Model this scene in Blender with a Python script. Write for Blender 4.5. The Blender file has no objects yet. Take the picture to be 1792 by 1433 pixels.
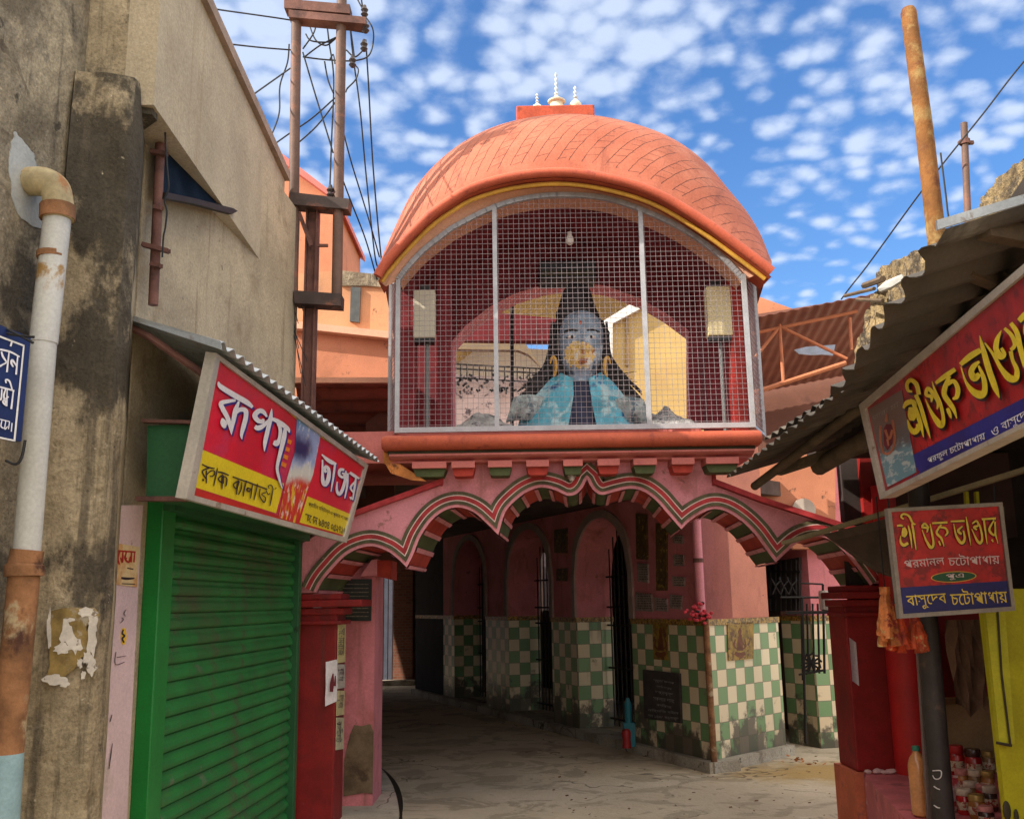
import bpy, math, random
from mathutils import Vector, noise
random.seed(7)
scene = bpy.context.scene
COL = scene.collection
V = Vector

# ------------------------------------------------------------------ camera
F, W, H = 1700.0, 1792.0, 1433.0
PITCH, ROLL, EYE = math.radians(11.26), math.radians(0.9), 1.6
_r = V((1, 0, 0)); _u = V((0, -math.sin(PITCH), math.cos(PITCH))); _f = V((0, math.cos(PITCH), math.sin(PITCH)))
R_ = _r * math.cos(ROLL) - _u * math.sin(ROLL)
U_ = _u * math.cos(ROLL) + _r * math.sin(ROLL)
CAM = V((0, 0, EYE))
cd = bpy.data.cameras.new("camera"); cam = bpy.data.objects.new("camera", cd); COL.objects.link(cam)
cd.sensor_width = 36; cd.lens = 36 * F / W; cd.clip_end = 3000; cd.clip_start = 0.05
from mathutils import Matrix
cam.matrix_world = Matrix(((R_.x, U_.x, -_f.x, 0), (R_.y, U_.y, -_f.y, 0), (R_.z, U_.z, -_f.z, EYE), (0, 0, 0, 1)))
scene.camera = cam

# ------------------------------------------------------------------ light
SUN_AZ, SUN_EL = 71.0, 34.0      # degrees left of straight behind the viewer, elevation
az, el = math.radians(SUN_AZ), math.radians(SUN_EL)
to_sun = V((-math.sin(az) * math.cos(el), -math.cos(az) * math.cos(el), math.sin(el)))
sl = bpy.data.lights.new("sun", 'SUN'); sl.energy = 2.7; sl.angle = math.radians(0.5); sl.color = (1.0, 0.91, 0.78)
so = bpy.data.objects.new("sun", sl); COL.objects.link(so)
so.rotation_euler = (-to_sun).to_track_quat('-Z', 'Y').to_euler(); so.location = (0, 0, 30)
scene.view_settings.view_transform = 'Standard'; scene.view_settings.look = 'None'
scene.view_settings.exposure = 1.7; scene.view_settings.gamma = 1.0
try: scene.cycles.max_bounces = 8; scene.cycles.diffuse_bounces = 5
except Exception: pass

world = bpy.data.worlds.new("World"); scene.world = world; world.use_nodes = True
wt = world.node_tree; wt.nodes.clear()
def wn(t, **k):
    n = wt.nodes.new(t)
    for a, b in k.items(): setattr(n, a, b)
    return n
def wm(op, a, b=None, c=None):
    n = wn('ShaderNodeMath', operation=op)
    for i, x in enumerate((a, b, c)):
        if x is None: continue
        if isinstance(x, (int, float)): n.inputs[i].default_value = x
        else: wt.links.new(x, n.inputs[i])
    return n.outputs[0]
sky = wn('ShaderNodeTexSky', sky_type='NISHITA', sun_disc=False, sun_elevation=el, sun_rotation=math.radians(180 + SUN_AZ), altitude=50, air_density=1.0, dust_density=0.6, ozone_density=2.5)
hs = wn('ShaderNodeHueSaturation'); hs.inputs['Saturation'].default_value = 1.25; hs.inputs['Value'].default_value = .86; hs.inputs['Hue'].default_value = .507
wt.links.new(sky.outputs[0], hs.inputs['Color'])
tc = wn('ShaderNodeTexCoord'); sx = wn('ShaderNodeSeparateXYZ'); wt.links.new(tc.outputs['Generated'], sx.inputs[0])
zz = wm('ADD', wm('MAXIMUM', sx.outputs[2], 0.0), 0.22)
cx = wm('DIVIDE', sx.outputs[0], zz); cy = wm('DIVIDE', sx.outputs[1], zz)
cv = wn('ShaderNodeCombineXYZ'); wt.links.new(cx, cv.inputs[0]); wt.links.new(cy, cv.inputs[1])
def wnoise(sc, det, ro=.5, dist=0.):
    n = wn('ShaderNodeTexNoise'); n.inputs['Scale'].default_value = sc; n.inputs['Detail'].default_value = det; n.inputs['Roughness'].default_value = ro; n.inputs['Distortion'].default_value = dist
    wt.links.new(cv.outputs[0], n.inputs['Vector']); return n.outputs[0]
warp = wn('ShaderNodeTexNoise'); warp.inputs['Scale'].default_value = 6.0; warp.inputs['Detail'].default_value = 4.0; wt.links.new(cv.outputs[0], warp.inputs['Vector'])
wv = wn('ShaderNodeVectorMath', operation='MULTIPLY_ADD'); wt.links.new(warp.outputs['Color'], wv.inputs[0]); wv.inputs[1].default_value = (.085, .085, 0); wt.links.new(cv.outputs[0], wv.inputs[2])
vor = wn('ShaderNodeTexVoronoi', feature='SMOOTH_F1'); vor.inputs['Scale'].default_value = 23.0; vor.inputs['Smoothness'].default_value = .35; wt.links.new(wv.outputs[0], vor.inputs['Vector'])
puff = wm('SUBTRACT', 0.62, vor.outputs['Distance'])
fine = wm('ADD', wm('MULTIPLY', wm('SUBTRACT', wnoise(34, 6, .55), .5), .55), wm('MULTIPLY', wm('SUBTRACT', wnoise(8, 3, .5), .5), .6))
big = wm('MULTIPLY', wm('SUBTRACT', wnoise(2.4, 3), .5), 1.5)
# more cloud overhead and to the left, clear low on the right
bias = wm('ADD', big, wm('MULTIPLY', cx, -0.34)); bias = wm('ADD', bias, wm('MULTIPLY', wm('SUBTRACT', 2.15, cy), 0.30))
high = wn('ShaderNodeMapRange', interpolation_type='SMOOTHSTEP'); high.inputs[1].default_value = .60; high.inputs[2].default_value = .86; wt.links.new(sx.outputs[2], high.inputs[0])
behind = wm('MULTIPLY', wm('MULTIPLY', wm('MINIMUM', wm('MAXIMUM', wm('MULTIPLY', wm('ADD', sx.outputs[1], .1), -2.2), 0.), 1.), wm('MINIMUM', wm('MAXIMUM', wm('MULTIPLY', sx.outputs[2], 6.), 0.), 1.)), .5)
lit = wm('MAXIMUM', high.outputs[0], behind)  # unseen bright cloud above and behind the viewer, added as fill light
bias = wm('ADD', bias, wm('MULTIPLY', lit, .8))
dens = wm('ADD', wm('ADD', puff, fine), bias)
mr = wn('ShaderNodeMapRange', interpolation_type='SMOOTHSTEP'); mr.inputs[1].default_value = 0.04; mr.inputs[2].default_value = 0.72; mr.inputs[3].default_value = 0; mr.inputs[4].default_value = 0.80
wt.links.new(dens, mr.inputs[0])
mxs = wn('ShaderNodeMix', data_type='RGBA'); wt.links.new(mr.outputs[0], mxs.inputs[0]); wt.links.new(hs.outputs[0], mxs.inputs[6]); ccol = wn('ShaderNodeMix', data_type='RGBA'); wt.links.new(lit, ccol.inputs[0]); ccol.inputs[6].default_value = (3.1, 3.55, 4.35, 1); ccol.inputs[7].default_value = (15.5, 14.0, 11.8, 1); wt.links.new(ccol.outputs[2], mxs.inputs[7])
bg = wn('ShaderNodeBackground'); bg.inputs['Strength'].default_value = 0.08
wt.links.new(mxs.outputs[2], bg.inputs['Color'])
wo = wn('ShaderNodeOutputWorld'); wt.links.new(bg.outputs[0], wo.inputs['Surface'])

# ------------------------------------------------------------------ geometry helpers
def ray(px, py):
    return R_ * ((px - W / 2) / F) + U_ * ((H / 2 - py) / F) + _f
def at(px, py, Y):
    d = ray(px, py); return CAM + d * (Y / d.y)
def onZ(px, py, Z):
    d = ray(px, py); return CAM + d * ((Z - EYE) / d.z)
class Plane:
    def __init__(s, a, b, c):
        s.p = a.copy(); s.n = (b - a).cross(c - a).normalized()
        if s.n.dot(CAM - a) < 0: s.n = -s.n
    def __call__(s, px, py, off=0.0):
        d = ray(px, py); t = (s.p + s.n * off - CAM).dot(s.n) / d.dot(s.n); return CAM + d * t
def vplane(X0, slope, Y0=0):   # vertical plane X = X0 + slope*(Y-Y0)
    return Plane(V((X0, Y0, 0)), V((X0 + slope, Y0 + 1, 0)), V((X0, Y0, 1)))
def lerp(a, b, t): return a + (b - a) * t
def smooth(pts, n=6, closed=False):
    """Catmull-Rom through tuples of any size"""
    out = []; m = len(pts)
    for i in range(m - 1):
        p0 = pts[max(i - 1, 0)]; p1 = pts[i]; p2 = pts[i + 1]; p3 = pts[min(i + 2, m - 1)]
        for k in range(n):
            t = k / n
            out.append(tuple(.5 * (2 * b + (c - a) * t + (2 * a - 5 * b + 4 * c - d) * t * t + (3 * b - a - 3 * c + d) * t ** 3) for a, b, c, d in zip(p0, p1, p2, p3)))
    out.append(tuple(pts[-1])); return out

BASE = {}
class MB:
    def __init__(s): s.v = []; s.f = []; s.m = []; s.uv = []; s.hasuv = False
    def face(s, pts, mi=0, uv=None):
        i = len(s.v); s.v += [V(p) for p in pts]; s.f.append(list(range(i, i + len(pts)))); s.m.append(mi)
        s.uv.append(uv or [(0, 0)] * len(pts))
        if uv: s.hasuv = True
    def raw(s, verts, faces, mi=0):
        i = len(s.v); s.v += [V(p) for p in verts]
        for f in faces:
            s.f.append([i + k for k in f]); s.m.append(mi); s.uv.append([(0, 0)] * len(f))
    def obox(s, o, a, b, c, mi=0):
        """box at corner o with edge vectors a,b,c"""
        o, a, b, c = V(o), V(a), V(b), V(c)
        if a.cross(b).dot(c) < 0: a, b = b, a
        p = [o, o + a, o + a + b, o + b, o + c, o + a + c, o + a + b + c, o + b + c]
        s.raw(p, [(3, 2, 1, 0), (4, 5, 6, 7), (0, 1, 5, 4), (1, 2, 6, 5), (2, 3, 7, 6), (3, 0, 4, 7)], mi)
    def box(s, lo, hi, mi=0):
        s.obox(lo, (hi[0] - lo[0], 0, 0), (0, hi[1] - lo[1], 0), (0, 0, hi[2] - lo[2]), mi)
    def prism(s, poly, ext, mi=0, side=None):
        poly = [V(p) for p in poly]; ext = V(ext); n = len(poly)
        nrm = V((0, 0, 0))
        for i in range(n): nrm += (poly[i] - poly[0]).cross(poly[(i + 1) % n] - poly[0])
        if nrm.dot(ext) > 0: poly = poly[::-1]
        q = [p + ext for p in poly]
        s.raw(poly + q, [list(range(n)), [n + k for k in range(n)][::-1]], mi)
        s.raw(poly + q, [(i, n + i, n + (i + 1) % n, (i + 1) % n) for i in range(n)], mi if side is None else side)
    def beam(s, a, b, w, h, up=(0, 0, 1), mi=0):
        a, b = V(a), V(b); d = (b - a).normalized(); sd = d.cross(V(up))
        if sd.length < 1e-4: sd = d.cross(V((0, 1, 0)))
        sd.normalize(); upv = sd.cross(d)
        s.obox(a - sd * w / 2 - upv * h / 2, b - a, sd * w, upv * h, mi)
    def tube(s, pts, r, n=8, mi=0, cap=True):
        pts = [V(p) for p in pts]; rs = r if isinstance(r, (list, tuple)) else [r] * len(pts)
        vs = []; prev = None
        for i, p in enumerate(pts):
            d = (pts[min(i + 1, len(pts) - 1)] - pts[max(i - 1, 0)])
            d = d.normalized() if d.length > 1e-9 else V((0, 0, 1))
            x = prev - d * prev.dot(d) if prev else (d.cross(V((0, 0, 1))) if abs(d.z) < .95 else d.cross(V((0, 1, 0))))
            x.normalize(); prev = x; y = d.cross(x)
            for k in range(n):
                a = 2 * math.pi * k / n; vs.append(p + (x * math.cos(a) + y * math.sin(a)) * rs[i])
        fs = [(i * n + k, i * n + (k + 1) % n, (i + 1) * n + (k + 1) % n, (i + 1) * n + k) for i in range(len(pts) - 1) for k in range(n)]
        if cap: fs += [list(range(n))[::-1], [(len(pts) - 1) * n + k for k in range(n)]]
        s.raw(vs, fs, mi)
    def lathe(s, prof, c, n=16, mi=0, sx=1, sy=1):
        """profile of (r,z) about vertical axis at c; sx, sy flatten"""
        c = V(c); vs = []
        for r, z in prof:
            for k in range(n):
                a = 2 * math.pi * k / n; vs.append(c + V((r * math.cos(a) * sx, r * math.sin(a) * sy, z)))
        m = len(prof)
        fs = [(i * n + k, i * n + (k + 1) % n, (i + 1) * n + (k + 1) % n, (i + 1) * n + k) for i in range(m - 1) for k in range(n)]
        fs += [list(range(n))[::-1], [(m - 1) * n + k for k in range(n)]]
        s.raw(vs, fs, mi)
    def blob(s, c, r, n=12, mi=0, amp=0, sc=3, rot=None):
        c = V(c); m = n // 2 + 1; vs = []
        for i in range(m + 1):
            th = math.pi * i / m
            for k in range(n):
                a = 2 * math.pi * k / n; d = V((math.sin(th) * math.cos(a), math.sin(th) * math.sin(a), math.cos(th)))
                p = V((d.x * r[0], d.y * r[1], d.z * r[2]))
                if amp: p *= 1 + amp * noise.noise((c + p) * sc)
                if rot: p = rot @ p
                vs.append(c + p)
        fs = [(i * n + k, (i + 1) * n + k, (i + 1) * n + (k + 1) % n, i * n + (k + 1) % n) for i in range(m) for k in range(n)]
        s.raw(vs, fs, mi)
    def grid(s, P, mi=0, uv=None, flip=False):
        """P[i][j] points"""
        a = len(P); b = len(P[0]); i0 = len(s.v)
        for row in P: s.v += [V(p) for p in row]
        for i in range(a - 1):
            for j in range(b - 1):
                q = [(i, j), (i + 1, j), (i + 1, j + 1), (i, j + 1)]
                if flip: q = q[::-1]
                s.f.append([i0 + x * b + y for x, y in q]); s.m.append(mi)
                s.uv.append([uv[x][y] for x, y in q] if uv else [(0, 0)] * 4)
        if uv: s.hasuv = True
    def build(s, name, mats, parent=None, smooth=False, bevel=0):
        mats = mats if isinstance(mats, (list, tuple)) else [mats]
        base = BASE.get(parent.name, V((0, 0, 0))) if parent else V((0, 0, 0))
        if parent is None and s.v:
            lo = V((min(p.x for p in s.v), min(p.y for p in s.v), min(p.z for p in s.v))); hi = V((max(p.x for p in s.v), max(p.y for p in s.v), max(p.z for p in s.v)))
            base = V(((lo.x + hi.x) / 2, (lo.y + hi.y) / 2, lo.z))
        me = bpy.data.meshes.new(name); me.from_pydata([tuple(p - base) for p in s.v], [], s.f)
        for m in mats: me.materials.append(m)
        me.polygons.foreach_set('material_index', s.m)
        if s.hasuv:
            l = me.uv_layers.new(name='UVMap'); fl = [c for f in s.uv for u in f for c in u]; l.data.foreach_set('uv', fl)
        if smooth: me.polygons.foreach_set('use_smooth', [True] * len(me.polygons))
        me.update(); me.validate()
        o = bpy.data.objects.new(name, me); COL.objects.link(o)
        if parent: o.parent = parent
        else: o.location = base
        BASE[o.name] = base
        if bevel:
            b = o.modifiers.new('bevel', 'BEVEL'); b.width = bevel; b.segments = 2; b.limit_method = 'ANGLE'; b.angle_limit = .6
        if smooth and hasattr(me, 'set_sharp_from_angle'): me.set_sharp_from_angle(angle=.7)
        return o

def thing(name, label, cat, loc=(0, 0, 0), group=None):
    o = bpy.data.objects.new(name, None); COL.objects.link(o); o.empty_display_size = .1
    o.location = loc; BASE[o.name] = V(loc); o['label'] = label; o['category'] = cat
    if group: o['group'] = group
    return o
def tag(o, label, cat, group=None):
    o['label'] = label; o['category'] = cat
    if group: o['group'] = group
    return o
def struct(o, kind='structure'): o['kind'] = kind; return o
def sub(o, label): o['label'] = label; return o

# ------------------------------------------------------------------ materials
class NT:
    def __init__(s, name, rough=.8, metal=0, spec=.3):
        s.mat = bpy.data.materials.new(name); s.mat.use_nodes = True; s.t = s.mat.node_tree
        s.b = s.t.nodes['Principled BSDF']; s.b.inputs['Roughness'].default_value = rough; s.b.inputs['Metallic'].default_value = metal
        s.b.inputs['Specular IOR Level'].default_value = spec
        g = s.t.nodes.new('ShaderNodeNewGeometry'); s.pos = g.outputs['Position']
    def node(s, t, **k):
        n = s.t.nodes.new(t)
        for a, b in k.items(): setattr(n, a, b)
        return n
    def put(s, sock, x):
        if isinstance(x, (int, float)): sock.default_value = x
        elif isinstance(x, tuple): sock.default_value = (x + (1,)) if len(x) == 3 and len(sock.default_value) == 4 else x
        else: s.t.links.new(x, sock)
    def math(s, op, a, b=None, c=None):
        n = s.node('ShaderNodeMath', operation=op)
        for i, x in enumerate((a, b, c)):
            if x is not None: s.put(n.inputs[i], x)
        return n.outputs[0]
    def scaled(s, vec=None, k=(1, 1, 1), rot=(0, 0, 0)):
        n = s.node('ShaderNodeMapping'); s.t.links.new(vec or s.pos, n.inputs[0]); n.inputs['Scale'].default_value = k; n.inputs['Rotation'].default_value = rot; return n.outputs[0]
    def noise(s, scale=5, detail=5, rough=.55, vec=None, k=None, dist=0):
        n = s.node('ShaderNodeTexNoise'); v = vec or s.pos
        if k: v = s.scaled(v, k)
        s.t.links.new(v, n.inputs['Vector']); n.inputs['Scale'].default_value = scale; n.inputs['Detail'].default_value = detail; n.inputs['Roughness'].default_value = rough; n.inputs['Distortion'].default_value = dist
        return n.outputs[0]
    def rng(s, x, a, b, c=0., d=1.):
        n = s.node('ShaderNodeMapRange', interpolation_type='SMOOTHSTEP')
        s.put(n.inputs[0], x); n.inputs[1].default_value = a; n.inputs[2].default_value = b; n.inputs[3].default_value = c; n.inputs[4].default_value = d
        return n.outputs[0]
    def mix(s, f, a, b, blend='MIX'):
        n = s.node('ShaderNodeMix', data_type='RGBA', blend_type=blend); s.put(n.inputs[0], f); s.put(n.inputs[6], a); s.put(n.inputs[7], b); return n.outputs[2]
    def uv(s):
        n = s.node('ShaderNodeUVMap'); n.uv_map = 'UVMap'; x = s.node('ShaderNodeSeparateXYZ'); s.t.links.new(n.outputs[0], x.inputs[0]); return x.outputs[0], x.outputs[1], n.outputs[0]
    def xyz(s):
        x = s.node('ShaderNodeSeparateXYZ'); s.t.links.new(s.pos, x.inputs[0]); return x.outputs
    def color(s, c): s.put(s.b.inputs['Base Color'], c)
    def bump(s, h, strength=.3, dist=.01):
        n = s.node('ShaderNodeBump'); n.inputs['Strength'].default_value = strength; n.inputs['Distance'].default_value = dist; s.put(n.inputs['Height'], h); s.t.links.new(n.outputs[0], s.b.inputs['Normal'])

def shade(c, k): return tuple(min(1, x * k) for x in c)
MATS = {}
def M(name, col, var=.18, scale=4, rough=.8, metal=0, bump=.25, bscale=60, stains=(), streak=None, spec=.3, bd=.006, grit=.12, cracks=0):
    """plain surface: base colour with cloudy variation; stains = [(colour, noise scale, lo, hi, detail)], streak=(colour, lo, hi) vertical runs"""
    if name in MATS: return MATS[name]
    n = NT(name, rough, metal, spec)
    c = n.mix(n.rng(n.noise(scale, 6, .6), .3, .7), shade(col, 1 - var), shade(col, 1 + var))
    for st in stains:
        c = n.mix(n.math('MULTIPLY', n.rng(n.noise(st[1], st[4] if len(st) > 4 else 8, .65, dist=.3), st[2], st[3]), st[5] if len(st) > 5 else 1.), c, st[0])
    if streak:
        c = n.mix(n.rng(n.noise(1, 5, .6, k=(9, 9, .7)), streak[1], streak[2]), c, streak[0])
    if grit: c = n.mix(1., c, n.mix(n.rng(n.noise(70, 8, .7), .25, .75), (1 - grit,) * 3, (1 + grit,) * 3), 'MULTIPLY')
    if cracks:
        cr = n.node('ShaderNodeTexVoronoi', feature='DISTANCE_TO_EDGE'); cr.inputs['Scale'].default_value = cracks
        nz = n.node('ShaderNodeTexNoise'); nz.inputs['Scale'].default_value = cracks * 2.2; nz.inputs['Detail'].default_value = 6; n.t.links.new(n.pos, nz.inputs['Vector'])
        va = n.node('ShaderNodeVectorMath', operation='MULTIPLY_ADD'); n.t.links.new(nz.outputs['Color'], va.inputs[0]); va.inputs[1].default_value = (.5 / cracks,) * 3; n.t.links.new(n.pos, va.inputs[2]); n.t.links.new(va.outputs[0], cr.inputs['Vector'])
        ck = n.math('MULTIPLY', n.math('LESS_THAN', cr.outputs['Distance'], .012), n.rng(n.noise(cracks * .8, 3), .48, .6)); c = n.mix(n.math('MULTIPLY', ck, .8), c, (.07, .05, .035))
    n.color(c)
    if bump: n.bump(n.noise(bscale, 8, .65), bump, bd)
    MATS[name] = n.mat; return n.mat

DK = (.035, .03, .025)
plaster = M('beige_plaster', (.42, .345, .235), .2, 1.6, .92, bump=.6, bscale=22, bd=.02, grit=.22, stains=[((.24, .18, .11), 2.2, .52, .72, 10), ((.12, .09, .06), 9, .66, .74, 8)], streak=((.25, .19, .12), .55, .75))
plaster_hi = M('beige_plaster_band', (.43, .36, .255), .16, 1.3, .92, bump=.5, bscale=18, bd=.02, grit=.2, stains=[((.30, .23, .15), 1.8, .55, .78, 10)], streak=((.32, .24, .15), .55, .8))
mould = M('mouldy_plaster', (.36, .30, .205), .28, 3, .95, bump=.9, bscale=20, bd=.03, grit=.3, cracks=1.1, stains=[((.16, .13, .09), 2.6, .42, .62, 12), ((.25, .21, .15), 6, .5, .6, 12), (DK, 1.5, .50, .64, 14, .88), (DK, 7, .62, .68, 10, .8), ((.5, .42, .3), 11, .68, .73, 8)], streak=((.06, .05, .04), .56, .72))
concrete = M('grey_concrete', (.37, .33, .26), .24, 2.5, .95, bump=.8, bscale=22, bd=.02, grit=.28, cracks=1.3, stains=[((.16, .12, .08), 2.0, .5, .68, 10), ((.05, .045, .035), 5, .60, .70, 10), ((.55, .5, .4), 13, .70, .76, 6)], streak=((.12, .1, .07), .58, .75))
lilac = M('lilac_paint', (.60, .45, .47), .08, 3, .85, bump=.3, stains=[((.3, .24, .2), 14, .66, .72, 8), ((.42, .34, .3), 3, .58, .75, 8)])
cream_pipe = M('cream_pipe_paint', (.50, .50, .47), .1, 3, .55, bump=.15, stains=[((.33, .2, .07), 3.0, .62, .68, 8), ((.2, .1, .04), 7, .68, .73, 8)], streak=((.35, .25, .13), .62, .8))
rust_pipe = M('rusted_iron', (.25, .12, .055), .4, 7, .85, bump=.7, bscale=35, stains=[((.42, .33, .2), 6, .56, .66, 10), ((.07, .03, .02), 5, .55, .68, 8)])
rust_dark = M('dark_rusty_steel', (.15, .07, .055), .3, 6, .8, bump=.4, stains=[((.06, .03, .025), 5, .5, .7, 8)])
rust_pole = M('orange_rust', (.17, .07, .018), .3, 6, .85, bump=.6, bscale=50, stains=[((.25, .16, .06), 5, .5, .62, 10), ((.10, .03, .014), 4, .52, .64, 10)])
tower_paint = M('weathered_steel_pole', (.12, .07, .053), .2, 5, .65, bump=.3, stains=[((.2, .09, .06), 6, .52, .66, 8)])
green = M('green_shutter_paint', (.016, .165, .035), .2, 2.5, .5, bump=.15, spec=.4, stains=[((.075, .09, .04), 1.4, .50, .72, 9), ((.12, .15, .10), 6, .60, .72, 8), ((.10, .06, .035), 9, .66, .72, 8)], streak=((.07, .085, .04), .52, .72))
green_frame = M('green_frame_paint', (.008, .17, .028), .12, 3, .45, bump=.1, spec=.4, stains=[((.03, .05, .02), 8, .68, .74, 6)])
green_dark = M('dark_green_sheet', (.02, .10, .035), .15, 3, .55, bump=.15, stains=[((.01, .02, .01), 6, .6, .7, 8)])
navy = M('navy_enamel', (.014, .022, .085), .1, 4, .35, bump=.05, stains=[((.05, .05, .09), 8, .65, .75, 6)])
white = M('white_paint', (.72, .70, .66), .06, 6, .6, bump=.1)
letter_white = M('letter_white', (.74, .72, .74), .03, 6, .4, bump=0)
letter_blue = M('letter_blue', (.025, .02, .22), .05, 6, .4, bump=0)
letter_black = M('letter_black', (.02, .012, .02), .05, 6, .4, bump=0)
letter_yellow = M('letter_yellow', (.75, .57, .02), .12, 9, .4, bump=0)
letter_gold = M('letter_gold', (.68, .50, .06), .12, 9, .4, bump=0)
sign_red = M('sign_red_print', (.62, .006, .03), .14, 2.5, .38, bump=0, spec=.4, stains=[((.5, .03, .10), 1.4, .5, .7, 5)])
sign_red_dark = M('sign_red_band', (.50, .02, .015), .1, 4, .38, bump=0)
sign_yellow = M('sign_yellow_print', (.72, .56, .015), .06, 3, .38, bump=0)
sign_blue = M('sign_blue_print', (.01, .02, .20), .3, 4, .38, bump=0)
sign_maroon = M('sign_dark_red_print', (.42, .014, .016), .25, 6, .38, bump=0, stains=[((.2, .012, .015), 16, .5, .62, 5), ((.16, .02, .03), 1.5, .45, .7, 4)])
alu = M('sign_frame_metal', (.50, .46, .40), .12, 5, .5, metal=.35, bump=.15, stains=[((.28, .2, .14), 8, .6, .7, 8)])
pink = M('pink_wall_paint', (.60, .20, .22), .12, 2.5, .8, bump=.35, bscale=30, stains=[((.42, .13, .12), 3, .5, .75, 9), ((.24, .11, .09), 7, .63, .72, 10)], streak=((.36, .13, .12), .56, .74))
pink_light = M('light_pink_paint', (.68, .26, .30), .08, 3, .75, bump=.2, stains=[((.50, .18, .19), 3, .5, .68, 10), ((.30, .13, .11), 8, .64, .72, 10)], streak=((.45, .17, .17), .55, .72))
peach = M('peach_wall_paint', (.50, .20, .11), .12, 1.6, .85, bump=.3, stains=[((.32, .13, .07), 1.8, .52, .75, 9), ((.10, .055, .035), 6, .62, .69, 12)], streak=((.36, .16, .1), .6, .8))
peach_soft = M('peach_soffit', (.66, .36, .24), .08, 3, .8, bump=.15)
olive = M('olive_band_paint', (.10, .085, .045), .35, 9, .7, bump=.2, stains=[((.3, .14, .13), 14, .66, .7, 6)])
band_red = M('red_band_paint', (.38, .035, .04), .3, 9, .7, bump=.2, stains=[((.5, .2, .2), 16, .68, .72, 6)])
band_white = M('hairline_white', (.70, .55, .50), .06, 6, .7, bump=0)
stripe_green = M('soffit_green_paint', (.075, .09, .035), .15, 6, .75, bump=.15)
stripe_red = M('soffit_red_paint', (.40, .045, .03), .2, 5, .75, bump=.15)
column_red = M('column_red_paint', (.22, .010, .009), .25, 3, .6, bump=.25, spec=.3, streak=((.13, .02, .015), .54, .72), stains=[((.20, .06, .045), 9, .64, .74, 8), ((.12, .012, .01), 3, .55, .75, 9), ((.35, .12, .09), 16, .72, .76, 6)])
cornice_orange = M('cornice_orange_paint', (.42, .085, .042), .12, 5, .65, bump=.2, stains=[((.27, .05, .03), 8, .55, .7, 8)])
cornice_pink = M('cornice_pink_paint', (.50, .15, .13), .1, 4, .75, bump=.2, stains=[((.35, .09, .08), 5, .55, .75, 8)])
dark_line = M('dark_stripe', (.05, .04, .02), .2, 6, .8, bump=.1)
gold_line = M('gold_moulding', (.60, .33, .05), .15, 7, .55, bump=.2)
maroon = M('maroon_wall', (.17, .018, .024), .15, 3, .8, bump=.25, stains=[((.11, .014, .02), 5, .5, .7, 8)])
grille_metal = M('silver_painted_metal', (.37, .37, .39), .1, 8, .5, metal=.25, bump=.1, stains=[((.32, .26, .22), 12, .62, .72, 8)])
wire_metal = M('galvanised_wire', (.29, .24, .25), .15, 20, .5, metal=.3, bump=0)
black = M('black_plastic', (.02, .02, .022), .15, 6, .5, bump=.05)
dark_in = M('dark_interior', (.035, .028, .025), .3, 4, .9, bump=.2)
tin = M('weathered_tin', (.10, .085, .07), .25, 3, .7, metal=.2, bump=.25, stains=[((.18, .155, .13), 4, .6, .75, 8), ((.13, .08, .05), 5, .58, .72, 8)])
tin_top = M('pale_tin_edge', (.42, .46, .50), .12, 4, .5, metal=.3, bump=.1, stains=[((.2, .14, .1), 7, .6, .7, 8)])
tin_red = M('red_brown_tin', (.20, .055, .035), .2, 4, .65, bump=.2, stains=[((.09, .03, .02), 5, .5, .7, 8)])
timber = M('old_timber', (.10, .07, .045), .3, 5, .9, bump=.5, stains=[((.2, .14, .09), 6, .6, .75, 8)])
bamboo = M('bamboo_grey', (.26, .22, .13), .2, 6, .8, bump=.2)
iron = M('black_iron', (.025, .023, .022), .2, 9, .6, metal=.4, bump=.1)
cable_mat = M('black_cable', (.02, .02, .022), .1, 6, .6, bump=0)
rubble = M('rubble_plaster', (.30, .22, .115), .4, 6, .95, bump=1, bscale=16, bd=.06, grit=.35, cracks=3, stains=[((.07, .055, .04), 4, .47, .58, 12), ((.16, .13, .09), 12, .55, .62, 8), ((.40, .31, .18), 8, .58, .68, 10)])
paper = M('white_paper', (.66, .60, .62), .06, 6, .85, bump=.1)
yellow_house = M('yellow_house_paint', (.50, .35, .13), .1, 2, .85, bump=.2, stains=[((.45, .29, .12), 1.5, .55, .75, 8)], streak=((.48, .3, .13), .55, .8))
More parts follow.
